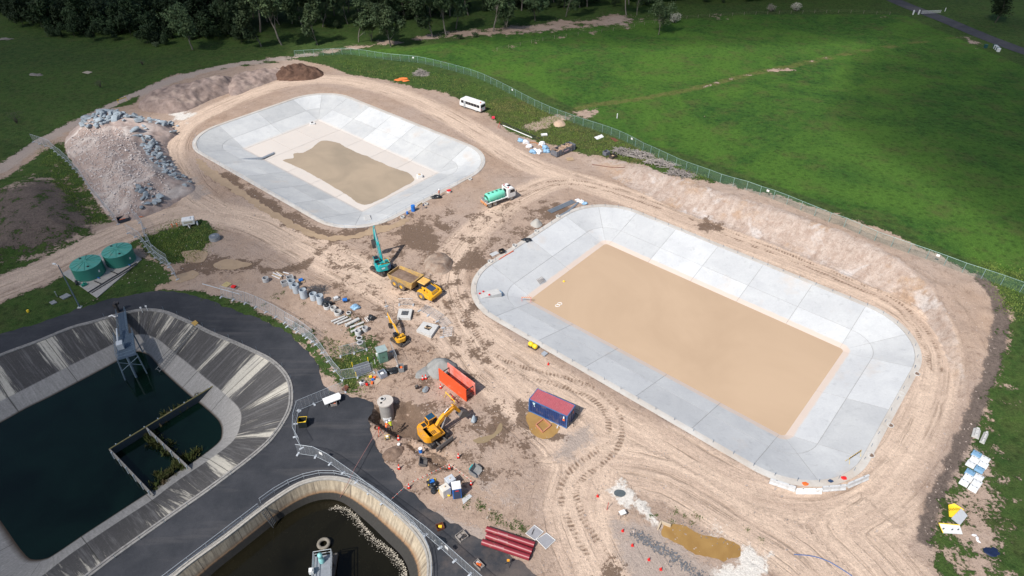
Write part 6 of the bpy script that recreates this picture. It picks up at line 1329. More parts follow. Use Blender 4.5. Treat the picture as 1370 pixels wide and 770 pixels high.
c = [P(718, 374, -1.9), P(724.5, 370.5, -1.7), P(728.5, 376, -2.1), P(722.5, 380, -2.3)]
og = empty('slope_grate', c[0], 0, 'square dark timber grate lying on the left slope of the large pond', 'grate'); 
for i in range(5): f = i / 4; a = c[0].lerp(c[1], f) - c[0]; b = c[3].lerp(c[2], f) - c[0]; mb = MB(); mb.tube([a + Vector((0, 0, .12)), b + Vector((0, 0, .12))], .07, 4); mb.build('slat', GWOOD, og)
for k, (x, y) in enumerate([(746, 408.5), (749, 406)]): 
    mb = MB(); mb.tube([(.4 * cos(a / 2), .3 * sin(a / 2), .0) for a in range(12)], .06, 5, closed=True); ob = mb.build('float_ring', WHITE); c = P(x, y, -2.77); ob.location = c; tag(ob, 'white float ring at the left corner of the muddy water', 'float ring', 'pair of white float rings')
mb = MB(); mb.lathe([(.001, -.2), (.2, -.1), (.22, .05), (.001, .25)], 12); ob = mb.build('yellow_float', YELP); ob.location = P(754.5, 376, -2.74); tag(ob, 'yellow float near the left shore of the large pond', 'float')
# mats down the small pond slope
pth = [P(312, 216.5, -1.5), P(330, 214.5, -2.2), P(350, 213, -2.9), P(366, 206, -3.0)]; mb = MB(); o0 = pth[0]
for i in range(3):
    for k in range(3):
        a, b = pth[i] - o0 + Vector((0, .35 * k, .15)), pth[i + 1] - o0 + Vector((0, .35 * k, .15)); mb.tube([a, b], .14, 5)
tag(mb.build('hose_bundle', mat('grey_hose', (.28, .31, .35), .6, 0, .3)), 'thick grey hose bundle running down the left slope of the small pond', 'hose').location = o0
# kerb clutter at near corner of the large pond
for k, (x, y, m_, l) in enumerate([(1111, 644, NAVY, 'dark blue tool bag on the near kerb of the large pond'), (1128.5, 640, RED, 'red tool bag on the near kerb of the large pond'), (1077, 648, ORANGE, 'orange cloth heap behind the white barrier')]): lump('tool_bag', G(x, y, .05), (.4, .28, .18), m_, l, 'bag', 100 + k)
# table and markers by the chalk pit
tb = empty('trestle_table', G(832, 690), .4, 'small white-topped table on black legs below the chalk pit', 'table'); mb = MB(); mb.box((0, 0, .75), (.8, .6, .05)); mb.build('table_top', WHITE, tb)
for x in (-.35, .35):
    for y in (-.25, .25): mb = MB(); mb.cyl((x, y, 0), (x, y, .73), .025, 5); mb.build('leg', STEEL, tb)
ps = empty('red_marker_post', G(812, 682), 0, 'leaning red marker post left of the small table', 'post'); mb = MB(); mb.cyl((0, 0, 0), (.12, .2, 1.2), .04, 6); mb.build('stem', mat('dull_red', (.5, .06, .05), .6), ps)
for (x, y, rx, ry), m_, l in [((829.5, 660, .75, .5), mat('black_pool', (.10, .12, .13), .3), 'dark hole')]:
    t_ = np.linspace(0, 2 * pi, 24)[:-1]; c = G(x, y); q = np.stack([c.x + rx * np.cos(t_), c.y + ry * np.sin(t_)], 1); tag(sheet('puddle', ragged(q, .08, .15, 3), [], .05, m_), kind='structure')
hwll = empty('headwall', G(892, 706), 0, 'small pale L-shaped concrete headwall at the end of the ochre puddle', 'headwall')
for (a, b) in (((880, 709), (884, 700)), ((884, 700), (897, 705))): A, Bq = G(*a) - hwll.location, G(*b) - hwll.location; m_ = (A + Bq) / 2; mb = MB(); mb.box((m_.x, m_.y, .25), ((Bq - A).length, .16, .5), yaw(A, Bq)); mb.build('wall', mat('headwall_sand', (.55, .45, .33), .85), hwll)
# asphalt side clutter
crate(589, 706, (.9, .8, .4), .4, RUST, 'crate with a yellow motor on the asphalt inside the fence', [YELP], 'crate', 'crate', 1); crate(618, 719, (1.2, 1.1, .4), .7, GWOOD, 'crate of grey scrap on the asphalt left of the maroon pipes', [STEEL, GWOOD], 'crate', 'crate', 3)
lump('black_heap', G(588, 723), (.8, .55, .25), TARPK, 'ragged black sheeting lying against the fence foot', 'sheeting', 111, sub=3, amp=.6); quad([(606, 732), (610.5, 729), (615, 733.5), (610, 737)], None, .02, STEEL, 'drain_grate', 'square black drain grate in the asphalt', 'drain')
ts = empty('survey_tripod', G(680, 756), 0, 'small orange-topped stand on the asphalt below the maroon pipes', 'stand')
for k in range(3): a = k * 2.1 + .8; mb = MB(); mb.cyl((.4 * cos(a), .4 * sin(a), 0), (.04 * cos(a), .04 * sin(a), .9), .03, 5); mb.build('leg', STEEL, ts)
mb = MB(); mb.box((0, 0, 1.0), (.3, .2, .22)); mb.build('head', mat('amber', (.8, .35, .03), .5), ts)
crate(641, 757, (1.2, .7, .4), -.8, GWOOD, 'crate of pale scrap at the bottom edge beside the fence', [BAG, ORANGE], 'crate', 'crate', 2)
# top left: fallen fence bin, white trailer
bn = crate(166, 295, (2.2, 1.5, .7), .6, mat('bin_black_blue', (.03, .04, .06), .5), 'low black skip with orange netting at the road edge below the rubble', [ORANGE], 'skip_bin', 'skip', 1); lump('orange_sheet', G(181, 290), (1.3, .6, .25), mat('orange_sheet', (.75, .2, .05), .7), 'orange netting heap right of the low black skip', 'netting', 120, sub=3, amp=.5)
wt = empty('light_trailer', G(254, 301), .35, 'white box trailer with a drawbar parked on the grass island', 'trailer'); mb = MB(); mb.box((0, 0, 1.0), (2.3, 1.6, 1.1)); mb.build('body', WHITE, wt, .08); mb = MB(); mb.box((0, 0, 1.6), (1.0, .9, .18)); mb.build('roof_box', WHITE, wt, .03); mb = MB(); mb.box((0, -.81, 1.1), (1.6, .03, .4)); mb.build('vent', mat('vent_sand', (.5, .45, .35), .6), wt); mb = MB(); mb.tube([(-.2, -.8, .5), (.15, -1.9, .4)], .06, 5); mb.build('drawbar', WHITE, wt)
for s in (-1, 1): wheel(wt, (0, s * .85, .35), .35, .2, GALV, Matrix.Rotation(0, 4, 'Z'), .6)
mb = MB(); mb.box((0, 0, .3), (.25, .9, .5), .4); tag(mb.build('white_board', WHITE, None, .02), 'small white board leaning right of the white box trailer', 'board').location = G(264.5, 300)
for x, y, l in [(231, 304, 'left orange stake in the grass island'), (237.5, 303, 'right orange stake in the grass island')]: mb = MB(); mb.box((0, 0, .4), (.1, .08, .8)); mb.box((0, 0, .7), (.3, .03, .2)); tag(mb.build('orange_stake', ORANGE), l, 'stake', 'orange stakes on the grass island').location = G(x, y)
# little yellow marker on the verge, white-topped drain covers
drum(38, 417, .2, .35, YELP, YELP, 'small yellow capped marker in the bare patch on the verge', 'verge_marker', 'marker'); quad([(80, 398), (90, 393), (96, 396), (85, 401)], None, .2, mat('cover_grey', (.25, .26, .27), .8), 'drain_cover', 'grey concrete drain cover on the verge left of the lamp post', 'drain cover'); quad([(66, 405), (73, 402), (77, 405), (70, 408)], None, .15, mat('cover_grey', (.25, .26, .27), .8), 'drain_cover', 'smaller grey drain cover below the larger one on the verge', 'drain cover')
vp_ = empty('valve_post', G(77, 397), 0, 'short grey-blue valve post beside the drain cover', 'post'); mb = MB(); mb.cyl((0, 0, 0), (0, 0, 1.1), .07, 8); mb.box((0, 0, 1.1), (.25, .12, .1)); mb.build('stem', GALV, vp_)
# far corner: gate, bins by the lane
gt = empty('lane_gate', G(1232, 19), yaw(G(1232, 19), G(1258, 18)), 'long low white gate across the country lane', 'gate'); Lg = (G(1258, 18) - G(1232, 19)).length
for z in (.35, .75, 1.15): mb = MB(); mb.cyl((0, 0, z), (Lg, 0, z), .07, 5); mb.build('rail', WHITE, gt)
for x in (-1.0, -3.2): mb = MB(); mb.box((x, 0, .8), (.35, .35, 1.6)); mb.build('gate_post', WHITE, gt)
for k in range(7): x, y = 1318 + (k * 53 % 18), 64 + (k * 29 % 6); mb = MB(); mb.box((0, 0, .5), (.8, .8, 1.0)); mb.box((0, 0, 1.05), (.9, .9, .12)); tag(mb.build('white_drum_box', WHITE if k % 2 else mat('dark_teal', (.02, .08, .08), .6), None, .08), ('white' if k % 2 else 'dark') + ' box in the small dump beside the country lane', 'box', ('white' if k % 2 else 'dark') + ' boxes dumped beside the lane').location = G(x, y)
for x, y, l in [(825.5, 158, 'thin white post alone in the paddock near the green fence'), (1264, 15, 'white post right of the lane gate')]: mb = MB(); mb.cyl((0, 0, 0), (0, 0, 1.3), .12, 6); tag(mb.build('white_post', WHITE), l, 'post').location = G(x, y)
# ================================================================== FENCES
def mesh_mat(name, col, a):
    m, N, L, B = new_mat(name); g = NG(m); pos = g.pos(); B.inputs['Base Color'].default_value = (*col, 1); B.inputs['Roughness'].default_value = .6
    tr = N.new('ShaderNodeBsdfTransparent'); mx = N.new('ShaderNodeMixShader'); L.new(g.mr(g.noise(pos, 2.0, 3), .3, .7, a * .8, a * 1.2), mx.inputs[0]); L.new(tr.outputs[0], mx.inputs[1]); L.new(B.outputs[0], mx.inputs[2]); L.new(mx.outputs[0], N['Material Output'].inputs['Surface']); return m
MESHG = mesh_mat('green_netting', (.16, .30, .24), .17); MESHW = mesh_mat('wire_netting', (.45, .48, .52), .17)
GPOST = mat('green_post', (.26, .38, .36), .5, .2, .1); FENCE = mat('fence_galv', (.50, .54, .58), .45, .4, .1)
def long_fence(name, pts, h, step, label, postm, meshm, tr=.05, pr=.05, catm=5, flat=None):
    pl = resample(catmull([tuple(G(*p))[:2] for p in pts], catm), step); o = Vector((pl[0][0], pl[0][1], hz(*pl[0]))); r = empty(name, o, 0, label, 'fence')
    q = [Vector((p[0], p[1], hz(*p))) - o for p in pl]
    for p in q: mb = MB(); mb.cyl(p, p + Vector((0, 0, h)), pr, 5); mb.build('post', postm, r)
    mb = MB(); mb.tube([p + Vector((0, 0, h)) for p in q], tr, 5); mb.build('top_rail', postm, r)
    for i in range(len(q) - 1): mb = MB(); mb.add([q[i], q[i + 1], q[i + 1] + Vector((0, 0, h)), q[i] + Vector((0, 0, h))], [(0, 1, 2, 3)]); mb.build('netting', meshm, r)
    return r, q
def boards(r, q, idxs, h, label='sign'):
    for i in idxs:
        a, b = q[i], q[i + 1]; m_ = (a + b) / 2; mb = MB(); mb.box((m_.x, m_.y - .05, m_.z + h), (.55, .05, .45), yaw(a, b)); mb.build('sign', WHITE, r)
r, q = long_fence('site_fence', [(395,76),(430,74),(470,73),(520,80),(560,84),(600,93),(640,105),(680,124),(720,145),(770,165),(810,178),(850,196),(900,220),(960,243),(1020,262),(1080,285),(1140,309),(1200,333),(1260,354),(1320,375),(1390,400)], 2.0, 2.9, 'long green mesh fence running between the paddock and the earthworks', GPOST, MESHG, .035)
boards(r, q, [13, 27, 42, 55, 66], 1.5)
def panel_fence(pts, label, h=2.1, w=2.45, name='temporary_fence', cat='temporary fence', lean=0.0, feet=True, wob=.12, tops=None):
    base = [tuple(G(*p))[:2] for p in pts]; pl = resample(base, w); o = Vector((pl[0][0], pl[0][1], hz(*pl[0]))); r = empty(name, o, 0, label, cat); rr = random.Random(int(pts[0][0] * 7))
    q = [Vector((p[0] + rr.uniform(-wob, wob), p[1] + rr.uniform(-wob, wob), hz(*p) + .06)) - o for p in pl]
    for i in range(len(q) - 1):
        a, b = q[i].lerp(q[i + 1], .015), q[i].lerp(q[i + 1], .985); d = (b - a).normalized(); n = Vector((-d.y, d.x, 0)) * lean; up = Vector((n.x, n.y, h)); mb = MB()
        mb.tube([a + up * .08, a + up, b + up, b + up * .08], .028, 5, closed=True)
        for k in (1, 2, 3): c = a.lerp(b, k / 4); mb.tube([c + up * .08, c + up], .010, 3, cap=False)
        f = mb.build('panel', FENCE, r); mb = MB(); mb.add([a + up * .08, b + up * .08, b + up, a + up], [(0, 1, 2, 3)]); mb.build('netting', MESHW, f)
    if feet:
        for p in q: mb = MB(); d = (q[min(q.index(p) + 1, len(q) - 1)] - q[max(q.index(p) - 1, 0)]); mb.box(p + Vector((0, 0, .02)), (.62, .24, .14), yaw((0, 0), d) + pi / 2 + rr.uniform(-.2, .2)); mb.build('foot_block', mat('foot_block', (.45, .48, .52), .8, 0, .15), r)
    return r, q
panel_fence([(45,190),(68,197),(92,218),(112,240),(128,263),(146,286),(158,300)], 'wire panel fence on the grass below the rubble stockpile')
panel_fence([(172,312),(190,321),(198,336),(216,352),(228,358),(238,374)], 'wire panel fence crossing the grass island right of the green tanks')
panel_fence([(225,352),(206,338),(196,322),(192,305),(180,292)], 'sagging second line of wire panels beside the fence on the grass island', wob=.3)
r, q = panel_fence([(296,398),(322,404),(345,413),(368,424),(390,437),(405,447),(418,458)], 'leaning bare wire fence along the outer bend of the asphalt road', lean=.5)
r, q = panel_fence([(384,437),(404,448),(422,462),(440,485),(458,508)], 'wire panel fence beside the grass strip leading to the gate')
r, q = panel_fence([(458,508),(478,505),(500,499)], 'short wire panel run on the grass below the valve pit')
panel_fence([(456,478),(472,474),(490,468)], 'short wire panel run on the weeds left of the green cabinet'); panel_fence([(524,470),(530,480),(533,490)], 'single wire panel right of the green cabinet', wob=0)
panel_fence([(462,524),(440,533),(421,541),(400,550)], 'wire panel fence crossing the asphalt behind the white bench', wob=.05)
panel_fence([(400,550),(396,566),(394,582),(404,600)], 'wire panel fence beside the black bin, along the old basin kerb', wob=.05)
r, q = panel_fence([(399,608),(422,611),(440,620),(462,635),(488,655),(515,676),(545,698),(570,717),(600,743),(640,779),(672,806)], 'long wire panel fence following the round-cornered basin down to the bottom edge', wob=.03)
boards(r, q, [1, 10], 1.5)
panel_fence([(517,410),(519,424)], 'wire panel left of the hatch slab', h=1.6, wob=0); panel_fence([(534,408),(553,408)], 'wire panel behind the hatch slab', h=1.4, wob=0); panel_fence([(560,416),(578,424),(592,434),(590,452)], 'collapsed wire panels around the broken hatch slab', h=.35, lean=1.6, wob=.2)
# pole barrier lying on dirt at left
pipe((271, 380), (321, 394), .07, FENCE, 'long fallen steel rail on the dirt beside the pallets', None, 'steel_rail', 'rail', False, .01)
def hand_rail(name, pts, h, step, label, m, closed=False, z=None, r_=.03, rails=(1.0, .5), catm=5, pr=.03):
    raw = catmull([tuple(G(*p) if z is None else P(*p, z)) for p in pts], catm) if catm > 1 else np.array([tuple(P(*p, z) if z is not None else G(*p)) for p in pts]); pl = resample(raw, step); o = Vector(pl[0]); r = empty(name, o, 0, label, 'railing'); q = [Vector(p) - o for p in pl]
    for p in q: mb = MB(); mb.cyl(p, p + Vector((0, 0, h)), pr, 5); mb.build('post', m, r)
    for k in rails: mb = MB(); mb.tube([p + Vector((0, 0, h * k)) for p in q], r_, 5); mb.build('rail', m, r)
    return r
hand_rail('pipe_railing', [(349,673),(370,658),(394,645),(415,638),(437,635),(460,638),(482,646),(506,661),(530,681),(556,706),(571,728),(577,750),(578,780)], 1.0, 2.0, 'curved steel pipe railing around the round-cornered basin', FENCE)
hand_rail('pipe_railing', [(200,792),(232,768),(262,745),(300,716),(330,693),(347,680)], 1.0, 2.2, 'straight steel pipe railing left of the round-cornered basin', FENCE)
hand_rail('pipe_railing', [(263,184),(259,198),(268,206),(300,225),(337,247),(372,264),(418,290),(440,301),(468,307),(490,307),(508,302)], 1.0, 2.4, 'thin steel railing along the near left edge of the small pond', mat('thin_rail', (.36, .42, .50), .5, .3), r_=.018, pr=.02)
hand_rail('pipe_railing', [(508,302),(526,291),(560,273),(600,252),(625,240),(641,229),(649,216)], 1.0, 2.4, 'thin steel railing along the near right edge of the small pond', mat('thin_rail', (.36, .42, .50), .5, .3), r_=.018, pr=.02)
# pickets round the large pond
PK = mat('blue_picket', (.10, .17, .26), .5, .3); mb = MB(); mb.cyl((0, 0, 0), (0, 0, .62), .028, 5); pk0 = mb.build('steel_picket', PK); n_ = 0
for t in np.arange(0, 8, .012):
    pass
ts_ = []; prev = None; acc = 0
for t in np.linspace(0, 8, 1600): 
    p = ring_pt(BIG, BOFF + .3, t % 8)
    if prev is not None: acc += np.linalg.norm(p - prev)
    if acc > 2.75 or prev is None: ts_.append((t, p)); acc = 0
    prev = p
for t, p in ts_:
    if 5.35 < t < 5.9 and False: continue
    o = pk0 if n_ == 0 else pk0.copy()
    if n_: COL.objects.link(o)
    o.location = (p[0], p[1], .05); o.rotation_euler = (random.uniform(-.12, .12), random.uniform(-.12, .12), 0); n_ += 1; tag(o, 'thin blue-grey steel picket standing on the kerb of the large pond', 'picket', 'pickets around the large pond kerb')
# small posts on the old basin kerb
mb = MB(); mb.cyl((0, 0, 0), (0, 0, .75), .03, 5); kp = mb.build('kerb_post', mat('post_grey', (.18, .23, .28), .5, .3)); k = 0
for i in range(0, len(orim), 5):
    p = orim[i] + onr[i] * .7
    if not (-70 < p[0] < -20): continue
    o = kp if k == 0 else kp.copy()
    if k: COL.objects.link(o)
    o.location = (p[0], p[1], .03); k += 1; tag(o, 'thin grey post on the outer kerb of the old streaked basin', 'post', 'thin posts along the old basin kerb')
# ================================================================== OLD BASIN STRUCTURES
GS2 = mat('walkway_steel', (.17, .23, .29), .5, .4, .2, 4); GS3 = mat('walkway_grate', (.10, .14, .19), .6, .4, .3, 10, .4)
zt = .35; A = P(163, 418, zt); Bq = P(170, 478, zt); yp = yaw(A, Bq); Lp = (Bq - A).length
pf = empty('intake_platform', A, yp, 'blue-grey steel intake walkway and platform standing over the old basin water', 'platform')
def deck(x0, x1, w, name='deck'): mb = MB(); mb.box(((x0 + x1) / 2, 0, 0), (x1 - x0, w, .12)); [mb.box((x0 + (x1 - x0) * (i + .5) / 12, 0, .07), (.05, w, .03)) for i in range(12)]; return mb.build(name, GS3, pf)
xs = Lp * .52; deck(0, xs, 1.3, 'walkway'); deck(xs, Lp, 2.6)
for s in (-1, 1):
    for x0, x1, w in ((0, xs, .65), (xs, Lp, 1.3)):
        mb = MB()
        for z in (.55, 1.1): mb.cyl((x0, s * w, z), (x1, s * w, z), .03, 5)
        for i in range(5): x = x0 + (x1 - x0) * i / 4; mb.cyl((x, s * w, 0), (x, s * w, 1.1), .03, 5)
        mb.build('railing', GS2, pf)
mb = MB(); 
for z in (.55, 1.1): mb.cyl((Lp, -1.3, z), (Lp, 1.3, z), .03, 5)
mb.build('railing', GS2, pf)
for x, y in ((Lp - .2, -1.35), (Lp - .2, 1.35), (Lp - .1, 0), (xs, -1.2), (xs, 1.2)): mb = MB(); mb.cyl((x, y, 0), (x + .5, y * 1.25, -6.5), .11 if y else .18, 8); mb.build('leg', GS2, pf)
mb = MB(); mb.cyl((Lp + .1, -1.5, -2.2), (Lp + .1, 1.5, -.3), .05, 5); mb.cyl((Lp + .1, 1.5, -2.2), (Lp + .1, -1.5, -.3), .05, 5); mb.build('brace', GS2, pf)
mb = MB(); mb.box((Lp * .78, -.6, .65), (1.1, .9, 1.1)); mb.build('cabinet', mat('panel_lightgrey', (.50, .53, .56), .5), pf, .03); mb = MB(); mb.tube([(Lp * .45, -.75, 1.0), (Lp * .6, -.8, .9), (Lp * .7, -.9, .6)], .14, 8); mb.build('duct', mat('panel_lightgrey', (.50, .53, .56), .5), pf)
mb = MB(); mb.box((0, 0, .9), (.5, .5, 1.8)); mb.box((.1, .3, 1.6), (.8, .4, .4)); tag(mb.build('control_stand', STEEL), 'dark control stand at the shore end of the intake platform', 'control stand').location = G(158, 417)
mb = MB(); mb.tube([(0, 0, .1), (.5, .1, .3), (1.1, -.1, .12), (1.6, .2, .2)], .12, 6); tag(mb.build('white_pipe_bundle', WHITE), 'white pipe scraps lying on the kerb left of the platform', 'pipe').location = G(146, 424)
for k, (x, y) in enumerate([(191, 418), (198, 416)]): mb = MB(); mb.cyl((0, 0, 0), (0, 0, 1.0), .04, 5); mb.box((0, 0, 1.05), (.25, .15, .25)); tag(mb.build('kerb_lamp', WHITE), ['white-headed post right of the intake platform, left one', 'white-headed post right of the intake platform, right one'][k], 'post').location = G(x, y)
def baffle(a, b, z, h, th, m, label, postm, n, zt=None, cap=None):
    A, Bq = P(*a, z), P(*b, z); L = (Bq - A).length; r = empty('baffle_wall', A, yaw(A, Bq), label, 'baffle wall'); mb = MB(); mb.box((L / 2, 0, -h / 2), (L, th, h)); mb.build('wall', m, r)
    if cap: mb = MB(); mb.box((L / 2, 0, .03), (L, th + .06, .07)); mb.build('capping', cap, r)
    for i in range(n): x = L * (i + .5) / n; mb = MB(); mb.cyl((x, -th / 2 - .06, -h), (x, -th / 2 - .06, .15), .09, 6); mb.build('post', postm, r)
    return r
BWL = mat('baffle_timber', (.05, .065, .075), .7, 0, .3, 4); PST = mat('baffle_post', (.42, .48, .52), .5, .2)
baffle((289, 514), (146, 601), -2.5, 1.7, .14, BWL, 'long dark baffle wall with pale posts crossing the old basin', PST, 8, cap=mat('algae_rail', (.16, .14, .06), .8))
GW = mat('baffle_concrete', (.24, .23, .215), .85, 0, .15, 2)
baffle((146, 600), (205, 662), -2.5, 1.6, .16, GW, 'left of the two grey divider walls joining the baffle to the near side', PST, 6); baffle((195, 571), (256, 628), -2.5, 1.6, .16, GW, 'right of the two grey divider walls joining the baffle to the near side', PST, 6)
LADM = mat('ladder_steel', (.13, .14, .15), .6, .3)
def ladder(a, za, b, zb, w, n, label):
    A, Bq = P(*a, za), P(*b, zb); d = Bq - A; r = empty('slope_ladder', A, 0, label, 'ladder'); s = Vector((-d.y, d.x, 0)).normalized() * w / 2; u = Vector((0, 0, .18)); mb = MB()
    for k in (-1, 1): mb.tube([s * k + u, d + s * k + u], .05, 5)
    mb.build('side_rail', LADM, r); mb = MB()
    for i in range(n): c = d * ((i + .5) / n) + u; mb.tube([c - s, c + s], .04, 5)
    mb.build('rungs', LADM, r); return r
ladder((262, 437), 0, (211, 497), -3.6, .95, 22, 'long steel ladder down the streaked side of the old basin'); ladder((353, 683), 0, (368, 703), -3.0, .8, 9, 'short steel ladder down the side of the round-cornered basin')
quad([(256, 433), (262, 429.5), (266, 433), (261, 437)], None, .22, mat('ochre_plate', (.42, .27, .08), .7), 'step_plate', 'ochre step plate on the kerb at the head of the long ladder', 'plate')
# platform in the second basin
A = P(431, 790, -.4); Bq = P(433, 743, -.4); sp2 = empty('aerator_platform', A, yaw(A, Bq), 'small railed grey platform with a turquoise motor standing in the black water', 'platform'); L2 = (Bq - A).length
mb = MB(); mb.box((L2 / 2, 0, 0), (L2, 2.0, .15)); mb.build('deck', mat('deck_grey', (.26, .28, .31), .6, .2, .15), sp2)
for s in (-1, 1):
    mb = MB(); [mb.cyl((0, s * 1.0, z), (L2, s * 1.0, z), .05, 5) for z in (.55, 1.1)]; [mb.cyl((x, s * 1.0, 0), (x, s * 1.0, 1.1), .05, 5) for x in (0, L2 / 2, L2)]; mb.build('railing', GALV, sp2)
mb = MB(); [mb.cyl((L2, -1, z), (L2, 1, z), .05, 5) for z in (.55, 1.1)]; mb.build('railing', GALV, sp2)
mb = MB(); mb.smooth = True; mb.lathe([(.32, .1), (.32, .7), (.22, .8), (.22, 1.2), (.28, 1.25), (.28, 1.6), (.001, 1.7)], 14, (L2 - .8, .15, 0)); mb.build('motor', mat('turquoise_motor', (.25, .55, .55), .4), sp2)
mb = MB(); mb.box((L2 - 2.0, 1.2, .5), (.5, .5, .6)); mb.build('control_box', WHITE, sp2)
for x in (.3, L2 - .3):
    for s in (-1, 1): mb = MB(); mb.cyl((x, s * .8, 0), (x, s * .8, -5), .12, 8); mb.build('leg', STEEL, sp2)
c = P(433, 727, -2.6); fr = empty('float_ring', c, 0, 'pale round float collar in the black water in front of the platform', 'float'); mb = MB(); mb.smooth = True; mb.tube([(.62 * cos(a), .62 * sin(a), 0) for a in np.linspace(0, 2 * pi, 21)[:-1]], .22, 8, closed=True); mb.build('collar', mat('collar_grey', (.20, .18, .15), .8, 0, .3), fr)
c = P(446, 765, -2.9); mb = MB(); mb.box((0, 0, 0), (.5, 4.5, .7)); ob = mb.build('pontoon', mat('pontoon_brown', (.09, .08, .07), .8)); ob.location = c; ob.rotation_euler = (0, 0, .05); tag(ob, 'dark pontoon beam right of the aerator platform', 'pontoon')
# hoist rope from the trench to the basin
a, b = G(507, 577) + Vector((0, 0, .6)), P(455, 665, -2.4); mb = MB(); mb.tube([a - a, (G(476, 632) - a) + Vector((0, 0, .9)), (G(466, 650) - a) + Vector((0, 0, .5)), b - a], .035, 5); tag(mb.build('hose', mat('pink_hose', (.30, .15, .14), .7)), 'thin reddish hose from the survey tripod over the fence into the basin', 'hose').location = a
# foam and water plants
FOAM = mat('foam', (.55, .50, .42), .9, 0, .2, 3); mb = MB(); rr = random.Random(5); ws = catmull(arr([(452,676),(470,684),(486,700),(505,718),(522,733),(538,750),(545,770)], -3.0), 8)
for i in range(1500):
    t = rr.random() ** .9; k = int(t * (len(ws) - 1)); p = ws[k]; d = abs(rr.gauss(0, .16)) + .25 * fbm(np.array([p[0] * .8]), np.array([p[1] * .8]), 4)[0] + (.35 if rr.random() < .15 else 0); s = rr.uniform(.015, .06)
    a = rr.uniform(0, 6.28); x, y = p[0] - d * 1.4 - .1, p[1] - d * .8 + rr.uniform(-.2, .2); mb.add([(x + s * cos(a + j * 1.256) * rr.uniform(.6, 1.2), y + s * sin(a + j * 1.256) * rr.uniform(.6, 1.2), -2.99) for j in range(5)] + [(x, y, -2.96)], [(j, (j + 1) % 5, 5) for j in range(5)])
tag(mb.build('foam', FOAM), 'broken line of pale foam floating along the right wall of the black basin', 'foam', kind='stuff')
LEAF = worldnoise_mat('weed_leaf', [(.055, .105, .022), (.09, .13, .035), (.10, .085, .035)], .8, .8, .1, 3)
def tufts(name, spots, label, cat, m=LEAF, kind='stuff', hgt=(.15, .4), w=.06, seed=3):
    rr = random.Random(seed); mb = MB()
    for x, y, z, n, sp in spots:
        for _ in range(n):
            a = rr.uniform(0, 6.28); px, py = x + rr.gauss(0, sp), y + rr.gauss(0, sp); h = rr.uniform(*hgt); l = rr.uniform(.3, 1.0) * h; b = rr.uniform(0, 6.28); zz = z if z is not None else hz(px, py); ww = w * rr.uniform(.7, 1.5)
            mb.add([(px - ww * sin(b), py + ww * cos(b), zz), (px + ww * sin(b), py - ww * cos(b), zz), (px + l * cos(a) + ww * .5 * sin(b), py + l * sin(a), zz + h), (px + l * cos(a) - ww * .5 * sin(b), py + l * sin(a) + .02, zz + h * .9)], [(0, 1, 2, 3)])
    return tag(mb.build(name, m), label, cat, kind=kind)
sps = []
for a, b, n in (((289, 518), (215, 562), 22), ((195, 578), (250, 632), 26), ((205, 660), (250, 640), 22), ((205, 640), (240, 632), 12), ((240, 620), (262, 610), 10)):
    for i in range(n): f = rr.random(); c = P(a[0] + (b[0] - a[0]) * f, a[1] + (b[1] - a[1]) * f, -3.6); sps.append((c.x + rr.gauss(0, .35), c.y + rr.gauss(0, .45), -3.7, 34, .28))
tufts('water_plants', sps, 'dense green and brown reeds along the baffle walls in the old basin', 'reeds', worldnoise_mat('reed', [(.045, .07, .018), (.085, .085, .03), (.12, .09, .05)], .9, .9, .1, 4), hgt=(.2, .7), w=.09)
sps = []
for x, y in [(904, 686), (916, 690), (930, 688), (925, 699), (899, 697), (878, 690), (1000, 708), (1018, 721), (870, 690), (905, 683), (935, 692)]: c = G(x, y); sps.append((c.x, c.y, None, 26, .16 + .1 * rr.random()))
for (a, b, n) in [((620, 668), (700, 715), 26), ((455, 425), (500, 470), 8), ((375, 395), (410, 402), 5), ((415, 440), (470, 470), 18), ((430, 450), (480, 520), 18), ((1240, 480), (1262, 520), 0), ((270, 395), (400, 440), 10), ((350, 405), (372, 400), 4), ((690, 700), (705, 712), 10)]:
    for i in range(n): f = rr.random(); c = G(a[0] + (b[0] - a[0]) * f + rr.gauss(0, 4), a[1] + (b[1] - a[1]) * f + rr.gauss(0, 3)); sps.append((c.x, c.y, None, 22, .22))
tufts('weeds', sps, 'scattered green weeds on the bare dirt', 'weeds', hgt=(.06, .22), w=.045, seed=8)
# tall grass around the fence lines
sps = []; rr = random.Random(12)
def inpoly(n, poly, k=7, sp=.8):
    pl = garr(poly); lo, hi = pl.min(0), pl.max(0); pts = rng.uniform(lo, hi, (n * 4, 2)); m = inside(pts[:, 0], pts[:, 1], pl); return [(p[0], p[1], None, k, sp) for p in pts[m][:n]]
sps = inpoly(1500, [(640,140),(700,130),(770,168),(860,200),(960,243),(905,234),(870,223),(800,207),(740,193),(690,178),(652,148)]) + inpoly(500, [(440,78),(560,90),(640,112),(690,135),(640,142),(590,120),(520,106),(470,96)]) + inpoly(420, [(180,322),(232,293),(290,308),(268,345),(215,352)], 9) + inpoly(500, [(50,190),(84,192),(130,272),(152,298),(118,300),(60,230)], 8) + inpoly(300, [(1300,350),(1370,360),(1372,430),(1345,420),(1330,385)], 7) + inpoly(260, [(440,460),(468,470),(500,490),(480,525),(462,518)], 6)
tufts('tall_grass', sps, 'rank tall grass between the fences and the bare ground', 'grass', worldnoise_mat('grass_blade', [(.12, .20, .035), (.16, .20, .05), (.21, .19, .07)], .3, .85, .1, 2), hgt=(.08, .26), w=.055, seed=14)
